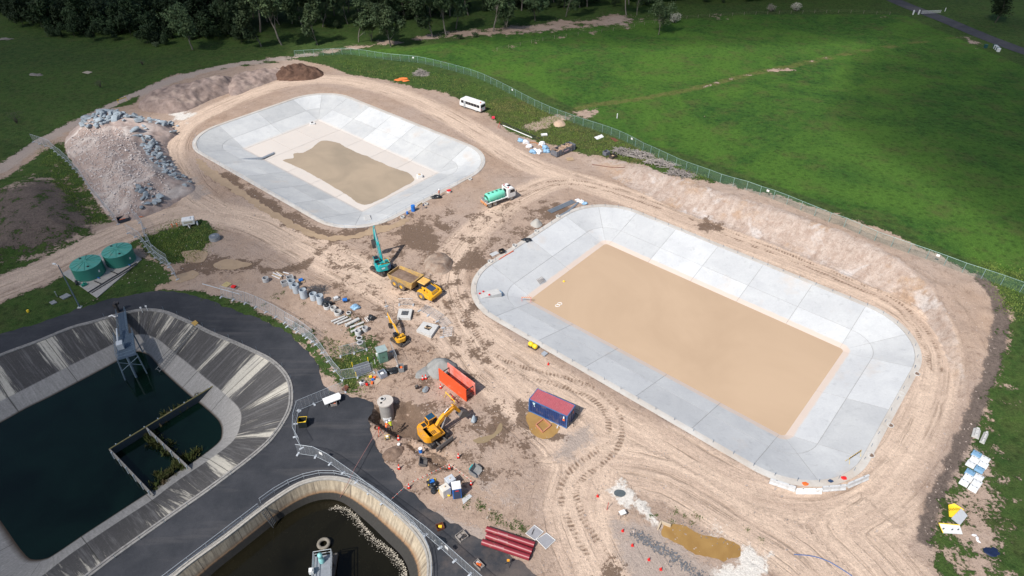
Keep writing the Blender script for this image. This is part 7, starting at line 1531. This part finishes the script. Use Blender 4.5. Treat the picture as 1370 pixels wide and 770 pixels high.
# ================================================================== HEAPS
def heap(name, pts, H, edge, m, label, cat='heap', res=.3, rough=.25, rs=1.2, seed=1, power=.8, top=None, z=None, kind=None):
    pl = catmull(garr(pts), 4, True); lo, hi = pl.min(0) - .6, pl.max(0) + .6; xs = np.arange(lo[0], hi[0], res); ys = np.arange(lo[1], hi[1], res); a, b = np.meshgrid(xs, ys); d = sdf(a, b, pl); d = d + fbm(a / 1.3, b / 1.3, seed + 5) * .35
    k = np.clip(d / edge, 0, 1) ** power; zz = H * k * (1 + .22 * fbm(a / 4, b / 4, seed)) + rough * fbm(a / rs, b / rs, seed + 1, 5) * np.clip(d / .8, 0, 1); zz = np.where(d > 0, zz, -.25)
    if top is not None: zz = top(a, b, zz, d)
    c = Vector((float(pl[:, 0].mean()), float(pl[:, 1].mean()), 0)); c.z = hz(c.x, c.y); ny_, nx2 = a.shape; id_ = np.arange(a.size).reshape(a.shape); q = np.stack([id_[:-1, :-1], id_[:-1, 1:], id_[1:, 1:], id_[1:, :-1]], -1).reshape(-1, 4)
    keep = (d.ravel()[q] > -.45).all(1); q = q[keep]; used = np.unique(q); mp = np.full(a.size, -1); mp[used] = np.arange(len(used)); V = np.stack([a.ravel() - c.x, b.ravel() - c.y, zz.ravel()], 1)[used]
    o = mesh_np(name, V, mp[q], m, True); o.location = c; tag(o, label, cat, kind=kind); return o, (lambda x, y: float(np.interp(0, [0], [0])))
RUB = worldnoise_mat('rubble_earth', [(.43, .345, .31), (.31, .235, .205), (.56, .50, .46)], .5, .95, 1.0, 4)
RUBF = None
def rub_h(x, y): return 0
RP_ = [(86,196),(100,172),(128,158),(160,153),(196,160),(222,165),(238,178),(226,190),(226,205),(240,228),(262,250),(240,268),(215,282),(180,294),(152,294),(132,272),(110,238)]
rubpl = catmull(garr(RP_), 4, True)
def rubz(x, y): a = np.array([x]); b = np.array([y]); d = sdf(a, b, rubpl) + fbm(a / 1.3, b / 1.3, 8) * .35; k = np.clip(d / 6.5, 0, 1) ** .8; zz = 3.4 * k * (1 + .22 * fbm(a / 4, b / 4, 3)) + .3 * fbm(a / 1.2, b / 1.2, 4, 5) * np.clip(d / .8, 0, 1); return float(zz[0])
heap('rubble_stockpile', RP_, 3.4, 6.5, RUB, 'large pinkish rubble and earth stockpile at the left of the small pond', 'stockpile', .35, .3, seed=3)
rocks = []; ROCK = mat('blue_grey_rock', (.30, .35, .39), .9, 0, .25, 1.5, .3, .25, rand=.22, dirtcol=(.33, .28, .25)); ROCKP = mat('pale_rock', (.56, .50, .47), .9, 0, .2, 2, .3, .2, rand=.2)
def rockmesh(seed, m):
    bm = bmesh.new(); bmesh.ops.create_icosphere(bm, subdivisions=2, radius=1); r = random.Random(seed); pl = [(Vector((r.gauss(0, 1), r.gauss(0, 1), r.gauss(0, 1))).normalized(), r.uniform(.45, .8)) for _ in range(9)]
    for v in bm.verts:
        for n, d in pl:
            k = v.co.dot(n)
            if k > d: v.co -= n * (k - d)
    me = bpy.data.meshes.new('rock'); bm.to_mesh(me); bm.free(); me.materials.append(m); return me
RM = [rockmesh(i, ROCK) for i in range(6)]; RMP = [rockmesh(20 + i, ROCKP) for i in range(4)]
def scatter_rocks(n, poly, size, meshes, label, group, seed, zf, name='rock', flat=.55):
    pl = garr(poly); lo, hi = pl.min(0), pl.max(0); r_ = np.random.default_rng(seed); k = 0
    while k < n:
        p = r_.uniform(lo, hi)
        if not inside(p[:1], p[1:2], pl)[0]: continue
        s = r_.uniform(*size) * (1 + (r_.random() < .15) * .6); o = bpy.data.objects.new(name, meshes[int(r_.integers(len(meshes)))]); COL.objects.link(o); o.location = (p[0], p[1], zf(p[0], p[1]) + s * .2); o.scale = (s * r_.uniform(.9, 1.5), s * r_.uniform(.7, 1.1), s * flat * r_.uniform(.7, 1.2)); o.rotation_euler = (r_.uniform(-.4, .4), r_.uniform(-.4, .4), r_.uniform(0, 6.3)); tag(o, label, 'rock', group); k += 1
scatter_rocks(120, [(112,172),(130,160),(165,157),(196,164),(196,178),(165,180),(140,188),(120,190)], (.4, .95), RM, 'blue-grey broken rock on the upper crest of the rubble stockpile', 'blue-grey rocks on the stockpile crest', 1, rubz)
scatter_rocks(110, [(184,188),(200,182),(216,205),(240,232),(262,252),(250,256),(225,245),(200,222),(190,205)], (.3, .65), RM, 'blue-grey broken rock in the band down the right side of the rubble stockpile', 'blue-grey rocks down the right side of the stockpile', 2, rubz)
scatter_rocks(26, [(196,158),(235,165),(244,176),(228,184),(205,176)], (.45, .8), RM, 'blue-grey rock at the right end of the stockpile beside the haul road', 'rocks beside the haul road bend', 3, rubz)
scatter_rocks(18, [(190,268),(215,258),(222,270),(200,286),(184,288)], (.4, .7), RM, 'blue-grey rock in the small group at the foot of the stockpile by the road', 'rocks at the stockpile foot', 4, rubz)
def rubz_v(x, y): d = sdf(x, y, rubpl) + fbm(x / 1.3, y / 1.3, 8) * .35; k = np.clip(d / 6.5, 0, 1) ** .8; return 3.4 * k * (1 + .22 * fbm(x / 4, y / 4, 3)) + .3 * fbm(x / 1.2, y / 1.2, 4, 5) * np.clip(d / .8, 0, 1)
mb = MB(); rr = random.Random(9); npl = garr([(88,196),(128,180),(180,195),(200,230),(235,262),(180,292),(150,292),(112,238)]); lo, hi = npl.min(0), npl.max(0); qq = rng.uniform(lo, hi, (5000, 2)); qq = qq[inside(qq[:, 0], qq[:, 1], npl)][:2800]; qz = rubz_v(qq[:, 0], qq[:, 1])
for (x, y), z in zip(qq, qz): s = rr.uniform(.06, .24) * (1.8 if rr.random() < .08 else 1); mb.box((x, y, z + s * .3), (s * rr.uniform(.8, 1.6), s, s * .7), rr.uniform(0, 3), rr.uniform(-.5, .5), rr.uniform(-.5, .5))
tag(mb.build('stone_litter', ROCKP), 'small pinkish stones strewn over the rubble stockpile', 'stones', kind='stuff')
SPL = worldnoise_mat('spoil_grey', [(.33, .255, .225), (.20, .15, .13), (.42, .33, .28)], .5, .95, 1.0, 4)
heap('spoil_heap', [(186,146),(198,130),(225,122),(262,116),(300,106),(318,110),(312,122),(285,132),(255,146),(225,152)], 2.8, 3.6, SPL, 'long grey-brown spoil heap behind the rubble stockpile', 'spoil heap', .35, .7, 1.6, seed=6)
heap('spoil_heap', [(300,112),(330,98),(372,94),(395,98),(372,106),(340,118),(310,128)], 1.8, 3.5, SPL, 'low grey spoil heap with track grooves left of the dark brown pile', 'spoil heap', .35, .8, 1.5, seed=16)
heap('soil_heap', [(366,100),(378,93),(400,89),(424,92),(434,99),(420,106),(392,108),(370,107)], 2.0, 3.0, worldnoise_mat('brown_soil', [(.12, .07, .05), (.08, .045, .033), (.17, .10, .07)], .7, .95, 1.0, 4), 'dark brown soil pile at the top of the earthworks beside the grass', 'soil heap', .3, .9, 1.1, seed=26)
GRV = worldnoise_mat('grey_gravel', [(.30, .30, .29), (.24, .24, .235), (.34, .34, .32)], .8, .95, .6, 16)
heap('gravel_heap', [(571,494),(574,485),(585,480),(600,480),(611,487),(612,497),(604,505),(585,507),(575,503)], 1.75, 1.7, GRV, 'grey gravel heap partly behind the orange trench shield', 'gravel heap', .14, .12, .8, seed=31, power=.9)
heap('gravel_heap', [(558,497),(568,490),(576,492),(576,503),(566,506),(556,505)], .25, .8, GRV, 'low spread of gravel left of the grey gravel heap', 'gravel heap', .16, .1, .8, seed=32)
heap('gravel_heap', [(709.5,300),(713,295),(718,293),(723,295.5),(726,300.5),(721,304.5),(714,304.5)], .95, 1.0, mat('gravel_cone', (.40, .38, .35), .95, 0, .12, 12, .4), 'small smooth gravel cone near the top corner of the large pond', 'gravel heap', .12, .03, .8, seed=33, power=1)
heap('soil_heap', [(567,349),(576,341),(592,339),(604,345),(606,356),(598,366),(584,367),(570,360)], 1.0, 1.4, worldnoise_mat('mixed_soil', [(.34, .27, .22), (.20, .135, .10), (.42, .34, .28)], .8, .95, 1.0, 5), 'small grey and brown soil mound right of the teal excavator', 'soil heap', .2, .3, .8, seed=34)
heap('soil_heap', [(512,612),(518,600),(530,596),(540,598),(536,610),(526,616),(516,616)], .55, .8, SOIL, 'small brown soil heap below the workers', 'soil heap', .15, .2, .5, seed=35)
heap('sand_heap', [(739,165),(745,161),(753,161),(757,166),(750,170),(742,169)], .7, 1.2, mat('pale_sand', (.50, .36, .26), .95, 0, .15, 3, .3), 'small pale sandy heap on the grass near the fence', 'sand heap', .25, .1, seed=36)
for k, (x, y, m_, l) in enumerate([(558, 520, STEEL, 'dark upright rock beside the cone pair'), (570, 522, ROCK, 'broad grey rock right of the dark upright one'), (634, 562, ROCK, 'pale rock clutched at the tip of the yellow digger bucket')]):
    o = bpy.data.objects.new('boulder', rockmesh(50 + k, m_)); COL.objects.link(o); o.location = G(x, y, .25); o.scale = [(.35, .3, .75), (.8, .5, .4), (.75, .6, .6)][k]; o.rotation_euler = (.2, .1, k); tag(o, l, 'boulder')
# stone line by the chalk gully and around the site
mb = MB(); rr = random.Random(19)
for a, b, n, w, s0 in (((845, 712), (960, 790), 700, .7, .10), ((905, 700), (985, 735), 60, .8, .07)):
    for i in range(n): f = rr.random(); c = G(a[0] + (b[0] - a[0]) * f, a[1] + (b[1] - a[1]) * f - 16 * f * (1 - f)); s = rr.uniform(.4, 1.3) * s0; mb.box((c.x + rr.gauss(0, w * .5), c.y + rr.gauss(0, w * .5), .03 + s * .2), (s * 1.4, s, s * .8), rr.uniform(0, 3), rr.uniform(-.5, .5))
tag(mb.build('stone_line', mat('dark_stone', (.16, .165, .18), .9, 0, .4, 3)), 'line of small dark stones edging the gravel tongue at the bottom', 'stones', kind='stuff')
mb = MB(); qq = np.array([P0(rr.uniform(100, 1330), rr.uniform(95, 768)) for _ in range(9000)]); qx, qy = qq[:, 0], qq[:, 1]
ok = (rrect_sdf(qx, qy, BIG, BOFF + 1.1) < 0) & (rrect_sdf(qx, qy, SML, SOFF + 1.1) < 0) & (sdf(qx, qy, PIT) < 0) & (sdf(qx, qy, garr(BARE)) > .5) & (sdf(qx, qy, road_out) < 0)
for c in qq[ok][:5200]: s = rr.uniform(.04, .12) * (2 if rr.random() < .03 else 1); z = hz(*c); mb.box((c[0], c[1], z + .02), (s * 1.5, s, s * .8), rr.uniform(0, 3), rr.uniform(-.5, .5))
tag(mb.build('loose_stones', mat('loose_stone', (.40, .33, .29), .9, 0, .5, .5)), 'small loose stones and clods scattered over the bare ground', 'stones', kind='stuff')
# ================================================================== TREES
def leafmat(name, a, b, c):
    m, N, L, B = new_mat(name); g = NG(m); pos = g.pos(); oi = N.new('ShaderNodeObjectInfo').outputs['Random']; n = g.noise(pos, .5, 3, .6); n2 = g.noise(pos, 2.5, 2)
    col = g.mix(g.mr(n, .38, .62), a, b); col = g.mix(g.mr(n2, .55, .7, 0, .5), col, c); col = g.scale(col, g.mr(oi, 0, 1, .6, 1.25)); L.new(col, B.inputs['Base Color']); B.inputs['Roughness'].default_value = .65; B.inputs['Specular IOR Level'].default_value = .2; return m
EUC = leafmat('gum_leaf', (.058, .10, .045), (.10, .14, .062), (.15, .175, .09)); SCR = leafmat('scrub_leaf', (.028, .052, .022), (.046, .072, .030), (.065, .085, .038))
BARK = mat('gum_bark', (.21, .185, .16), .8, 0, .35, .8, .2, .45, rand=.3, dirtcol=(.14, .11, .09)); BARKD = mat('dark_bark', (.09, .075, .06), .9, 0, .3)
def make_tree(seed, H, cr, bare, leafm, barkm, nclump, leaf=.34, spread=1.0, name='gum_tree', per=16):
    rr = random.Random(seed); root = empty(name, (0, 0, 0)); mb = MB(); tips = []
    def branch(p, d, l, r, lv):
        pts = [p]; q = p.copy(); dd = d.copy(); n = 5
        for i in range(n): dd = (dd + Vector((rr.gauss(0, .13), rr.gauss(0, .13), rr.gauss(.03, .06)))).normalized(); q = q + dd * l / n; pts.append(q.copy())
        mb.tube(pts, [r * (1 - .62 * i / n) for i in range(n + 1)], 6 if lv == 0 else 4)
        if lv >= 2: tips.append(pts[-1]); tips.append(pts[-3]); return
        for i in range(3 if lv else 6):
            k = rr.randint(2, n) if lv else max(1, int(n * bare) + rr.randint(0, n - int(n * bare) - 0)); k = min(k, n); a = rr.uniform(0, 6.28); e = rr.uniform(.35, 1.0) * spread; nd = (dd + Vector((cos(a), sin(a), .25)) * e).normalized(); branch(pts[k], nd, l * rr.uniform(.38, .6), r * .42 * (1 - .3 * k / n), lv + 1)
        tips.append(pts[-1])
    branch(Vector((0, 0, -.2)), Vector((rr.gauss(0, .06), rr.gauss(0, .06), 1)), H * .78, H * .017, 0); mb.build('trunk', barkm, root)
    mb = MB(); zs = max(t.z for t in tips)
    for c in range(nclump):
        t = rr.choice(tips); ctr = t + Vector((rr.gauss(0, cr * .13), rr.gauss(0, cr * .13), rr.gauss(.15, cr * .10))); rad = rr.uniform(.45, 1.0) * cr * .26
        for _ in range(per):
            v = Vector((rr.gauss(0, 1), rr.gauss(0, 1), rr.gauss(0, .7))).normalized() * rad * rr.uniform(.3, 1) ** .6; p = ctr + v; n = (v.normalized() + Vector((rr.gauss(0, .6), rr.gauss(0, .6), rr.gauss(.3, .6)))).normalized(); u = n.orthogonal().normalized(); w = n.cross(u); s = leaf * rr.uniform(.6, 1.3); a = rr.uniform(0, 6.28); u, w = u * cos(a) + w * sin(a), w * cos(a) - u * sin(a)
            mb.add([p - u * s, p + w * s * .45, p + u * s, p - w * s * .45], [(0, 1, 2, 3)])
    mb.build('crown', leafm, root); return root
gums = [make_tree(100 + i, [15, 13, 17, 11, 14, 12][i], [5.5, 4.5, 6, 4, 5, 4.5][i], [.35, .25, .4, .2, .38, .3][i], EUC, BARK, [300, 260, 340, 230, 280, 250][i], .42) for i in range(6)]
scr = [make_tree(200 + i, [6, 7.5, 5][i], [4.5, 5, 4][i], .1, SCR, BARKD, [190, 200, 150][i], .42, 1.4, 'scrub_tree', 14) for i in range(3)]
used = set(); spots_ = []
def plant(proto, x, y, s, label, cat, group, xy=None):
    t = proto if id(proto) not in used else copy_tree(proto); used.add(id(proto)); p = G(x, y) if xy is None else Vector((xy[0], xy[1], hz(*xy))); t.location = p; t.scale = (s, s, s * random.uniform(.9, 1.1)); t.rotation_euler = (0, 0, random.uniform(0, 6.28)); return tag(t, label, cat, group)
rr = random.Random(77)
front = [(258,66,.95,'lone gum in front of the dark scrub, furthest left of the tall trees'),(350,62,1.0,'gum with forked pale trunk at the left of the front row'),(377,60,1.05,'gum close behind the pinkish track, second of the left cluster'),(425,60,.95,'slender gum with a full drooping crown above the track bend'),(480,56,.9,'gum directly above where the green fence starts'),(497,55,.85,'gum just right of the one above the fence start'),(523,62,.95,'bushy gum standing by the track with an orange patch beside it'),(579,50,1.0,'gum with white forked limbs right of the orange patch'),(597,47,.9,'thin gum right of the white-limbed one'),(610,38,1.1,'tall gum with a bright white trunk above the track'),(660,42,1.1,'tall gum with a thin straight trunk in the middle of the photo'),(678,39,.9,'gum just right of the thin straight one'),(716,28,.8,'small gum on the grass beside the track'),(757,22,.9,'dark-trunked gum above the track'),(838,20,.8,'thin pale gum behind the track left of the lone paddock tree'),(852,20,.75,'thin pale gum right of its pale neighbour behind the track')]
for k, (x, y, s, l) in enumerate(front): plant(gums[k % 6], x, y, s, l, 'tree', None)
plant(make_tree(300, 11, 6.5, .25, EUC, BARK, 200, .36, 1.2), 881, 46, 1.0, 'large lone gum tree in the paddock beside a pale bush', 'tree', None); plant(make_tree(301, 10, 7.5, .15, leafmat('dark_crown', (.018, .035, .014), (.03, .048, .018), (.04, .055, .025)), BARKD, 210, .36, 1.5, 'broad_tree'), 1331, 30, 1.0, 'broad dark tree with spreading crown beyond the lane', 'tree', None)
n = ns = ng = 0
for i in range(1500):       # the wood behind: a jittered front band, thinning backwards
    x = rr.uniform(-40, 1215); y0 = np.interp(x, [-150, 60, 230, 330, 430, 560, 700, 860, 900, 1100, 1240], [-30, 44, 50, 46, 38, 26, 14, 6, 2, -4, -24])
    left = x < 300; y = y0 - (rr.random() ** 1.3) * (50 if left else 34); p = P0(x, y)
    if any((p[0] - a_) ** 2 + (p[1] - b_) ** 2 < 9 for a_, b_ in spots_): continue
    if left and ns < 110: spots_.append(p); ns += 1; plant(scr[ns % 3], x, y, rr.uniform(.85, 1.35), 'dark rounded scrub tree in the dense wood at the top left', 'tree', 'scrub trees in the top left wood')
    elif not left and ng < 180: spots_.append(p); ng += 1; plant(gums[rr.randrange(6)], x, y, rr.uniform(.8, 1.3), 'tall gum tree inside the dark wood behind the front row', 'tree', 'gum trees inside the wood')
# scrub edge of the top left wood
for i in range(42): x = 30 + 310 * rr.random(); y = np.interp(x, [30, 60, 118, 170, 232, 340], [14, 46, 64, 60, 62, 58]) - rr.random() * 20; plant(scr[i % 3], x, y, rr.uniform(.4, .75), 'low dark scrub bush along the ragged edge of the top left wood', 'bush', 'low scrub along the wood edge')
for i in range(70): x = rr.uniform(430, 1200); y = np.interp(x, [430, 560, 700, 860, 1200], [40, 26, 14, 8, -6]) - rr.random() * 8; plant(scr[i % 3], x, y, rr.uniform(.3, .55), 'low undergrowth bush at the foot of the gum trees', 'bush', 'undergrowth below the gums')
# a far wood closing the view for other standpoints
mb = MB(); 
FW = worldnoise_mat('far_wood', [(.018, .03, .014), (.03, .045, .02), (.04, .055, .028)], .12, .9, .8, 1.0); xs = np.linspace(-420, 330, 260); ys = np.linspace(330, 520, 60); a, b = np.meshgrid(xs, ys); zz = 9 + 3.5 * fbm(a / 9, b / 9, 5, 5) + 2 * vnoise(a / 3, b / 3, 8); zz[0, :] = -1; id_ = np.arange(a.size).reshape(a.shape); q = np.stack([id_[:-1, :-1], id_[:-1, 1:], id_[1:, 1:], id_[1:, :-1]], -1).reshape(-1, 4)
tag(mesh_np('far_wood', np.stack([a.ravel(), b.ravel(), zz.ravel()], 1), q, FW), 'dark mass of forest far behind the wood edge', 'wood', kind='stuff')
def bush(x, y, s, m, label, cat='bush', name='bush', n=26, twig=False):
    r_ = random.Random(int(x)); root = empty(name, G(x, y), 0, label, cat); mb = MB()
    for i in range(14): a = r_.uniform(0, 6.28); e = r_.uniform(.2, 1.0); mb.tube([(0, 0, 0), (s * .4 * cos(a) * e, s * .4 * sin(a) * e, s * .5), (s * .8 * cos(a) * e, s * .8 * sin(a) * e, s * r_.uniform(.7, 1.2))], [.05, .03, .012], 4)
    mb.build('stem', BARKD, root); mb = MB()
    for c in range(n):
        a = r_.uniform(0, 6.28); e = r_.random() ** .5; ctr = Vector((s * .8 * e * cos(a), s * .8 * e * sin(a), s * r_.uniform(.35, 1.1)))
        for _ in range(12): p = ctr + Vector((r_.gauss(0, .2), r_.gauss(0, .2), r_.gauss(0, .2))) * s * .6; u = Vector((r_.gauss(0, 1), r_.gauss(0, 1), r_.gauss(0, 1))).normalized(); w = u.orthogonal().normalized(); k = (.05 if twig else .13) * s ** .5 * r_.uniform(.6, 1.4); mb.add([p - u * k, p + w * k * .5, p + u * k, p - w * k * .5], [(0, 1, 2, 3)])
    mb.build('foliage', m, root)
PB = mat('pale_blossom', (.42, .40, .32), .8, 0, .3, 2); bush(902, 30, 2.6, PB, 'pale flowering bush right of the lone paddock gum', n=50); bush(1064, 14, 2.2, PB, 'pale flowering bush at the far fence line, right of its darker neighbour', n=40); bush(1031, 15, 2.0, mat('grey_blossom', (.24, .22, .17), .8, 0, .3, 2), 'greyish flowering bush at the far fence line', n=34)
TW = mat('bare_twig', (.10, .085, .075), .9); bush(135, 117, 2.0, TW, 'small bare leafless bush on the left grass slope', n=16, twig=True); bush(23, 165, 2.6, TW, 'larger bare leafless bush at the left edge of the grass slope', n=20, twig=True); bush(191, 87, 1.4, TW, 'faint tiny bare bush high on the left grass slope', n=10, twig=True)
for x, y, l in ((615, 52, 'round green bush left of the track bend'), (635, 49, 'round green bush on the track verge right of its neighbour')): bush(x, y, 1.2, SCR, l)
bush(209, 62, 1.3, mat('pale_scrub', (.12, .16, .08), .8, 0, .3), 'pale green bush at the foot of the top left scrub', n=24)
# far paddock fence
hand_rail('paddock_fence', [(400,85)] if False else [(665,68),(740,52),(820,41),(870,32),(920,25),(1000,20),(1120,17),(1190,20)], 1.1, 4.5, 'old wooden post and wire fence along the far side of the paddock', mat('old_post', (.25, .21, .16), .9), rails=(1.0, .6), r_=.012, pr=.06)
trestle((158, 138), (170, 134), YELP, 'yellow barrier lying on the track behind the spoil heap'); 
for i, (x, y, s, l) in enumerate([(48, 100, .9, 'pale patch of dead brush on the left grass slope'), (7, 52, 1.2, 'grey fallen log at the far left edge of the grass')]): lump('dead_brush', G(x, y), (s * 2, s, .25), mat('dead_brush', (.22, .20, .17), .9, 0, .4, 3), l, 'brush', 130 + i, sub=3, amp=.6)
quad([(110, 97), (117, 95), (124, 96.5), (118, 99)], None, .1, mat('pale_patch', (.42, .36, .28), .9), 'stone_slab', 'small pale stone slab on the left grass slope', 'stone')

for nm, pts, m_, l in [('blue_hose', [(1062, 742), (1085, 744), (1105, 750), (1120, 758), (1140, 771)], mat('hose_blue', (.08, .14, .32), .5), 'thin blue hose snaking over the dirt at the bottom edge'), ('rusty_cable', [(792, 220), (805, 222), (820, 224), (836, 224)], RUST, 'rusty pipe lying in a shallow scrape below the dark bins')]:
    pl = catmull([tuple(G(*p)) for p in pts], 6); o0 = Vector(pl[0]); mb = MB(); mb.tube([Vector(p) - o0 + Vector((0, 0, .06)) for p in pl], .06, 5); tag(mb.build(nm, m_), l, 'hose' if 'hose' in nm else 'pipe').location = o0
# ================================================================== CAMERA, SKY, SUN
cam = bpy.data.cameras.new('camera'); co = bpy.data.objects.new('camera', cam); COL.objects.link(co)
co.location = (0, 0, CH); co.rotation_euler = (radians(90) - TH, 0, 0)
cam.sensor_width = 36; cam.lens = FPX / 1370 * 36; cam.clip_end = 5000; cam.clip_start = .5; sc.camera = co
w = bpy.data.worlds.new('World'); sc.world = w; w.use_nodes = True; N = w.node_tree.nodes; L = w.node_tree.links
sky = N.new('ShaderNodeTexSky'); sky.sky_type = 'NISHITA'; sky.sun_disc = False; SUN_EL, SHD = radians(49), radians(49)
sun_dir = Vector((-cos(SHD) * cos(SUN_EL), -sin(SHD) * cos(SUN_EL), sin(SUN_EL)))
sky.sun_elevation = SUN_EL; sky.sun_rotation = atan2(sun_dir.x, sun_dir.y); sky.air_density = 1.0; sky.dust_density = 1.0
L.new(sky.outputs[0], N['Background'].inputs[0]); N['Background'].inputs[1].default_value = .088
ld = bpy.data.lights.new('sun', 'SUN'); ld.energy = 4.5; ld.angle = radians(.53); ld.color = (1, .955, .89)
lo = bpy.data.objects.new('sun', ld); COL.objects.link(lo); lo.location = (0, 0, 200); lo.rotation_euler = sun_dir.to_track_quat('Z', 'Y').to_euler()
sc.view_settings.view_transform = 'Standard'; sc.view_settings.look = 'None'; sc.view_settings.exposure = .16; sc.view_settings.gamma = 1
sc.cycles.max_bounces = 6; sc.cycles.transparent_max_bounces = 16; sc.cycles.use_denoising = True
# ------------------------------------------------------------------ unseen clouds added overhead, placed to darken the left, top and right of the view
cm = bpy.data.materials.new('shade_cloud_vapour'); cm.use_nodes = True; N = cm.node_tree.nodes; L = cm.node_tree.links; N.remove(N['Principled BSDF'])
pv = N.new('ShaderNodeVolumePrincipled'); pv.inputs['Density'].default_value = .0155; pv.inputs['Color'].default_value = (.95, .95, .97, 1); pv.inputs['Anisotropy'].default_value = .5; L.new(pv.outputs[0], N['Material Output'].inputs['Volume'])
for k, (x, y, a, b, t, dn) in enumerate([(-118, 70, 76, 80, 46, 1), (-165, 215, 92, 85, 45, 1), (40, 350, 330, 132, 50, 1), (200, 150, 112, 105, 46, 1), (108, 25, 48, 42, 36, 1)]):
    bm = bmesh.new(); bmesh.ops.create_icosphere(bm, subdivisions=4, radius=1)
    for v in bm.verts: f = 1 + .10 * float(fbm(np.array([v.co.x * 1.6 + k]), np.array([v.co.y * 1.6 + v.co.z]), 60 + k)[0]); v.co = Vector((v.co.x * a * f, v.co.y * b * f, v.co.z * t * f))
    me = bpy.data.meshes.new('shade_cloud'); bm.to_mesh(me); bm.free(); me.materials.append(cm); o = bpy.data.objects.new('shade_cloud', me); COL.objects.link(o); o.location = Vector((x, y, 0)) + sun_dir * (520 / sun_dir.z); tag(o, kind='structure')
sc.cycles.volume_bounces = 1
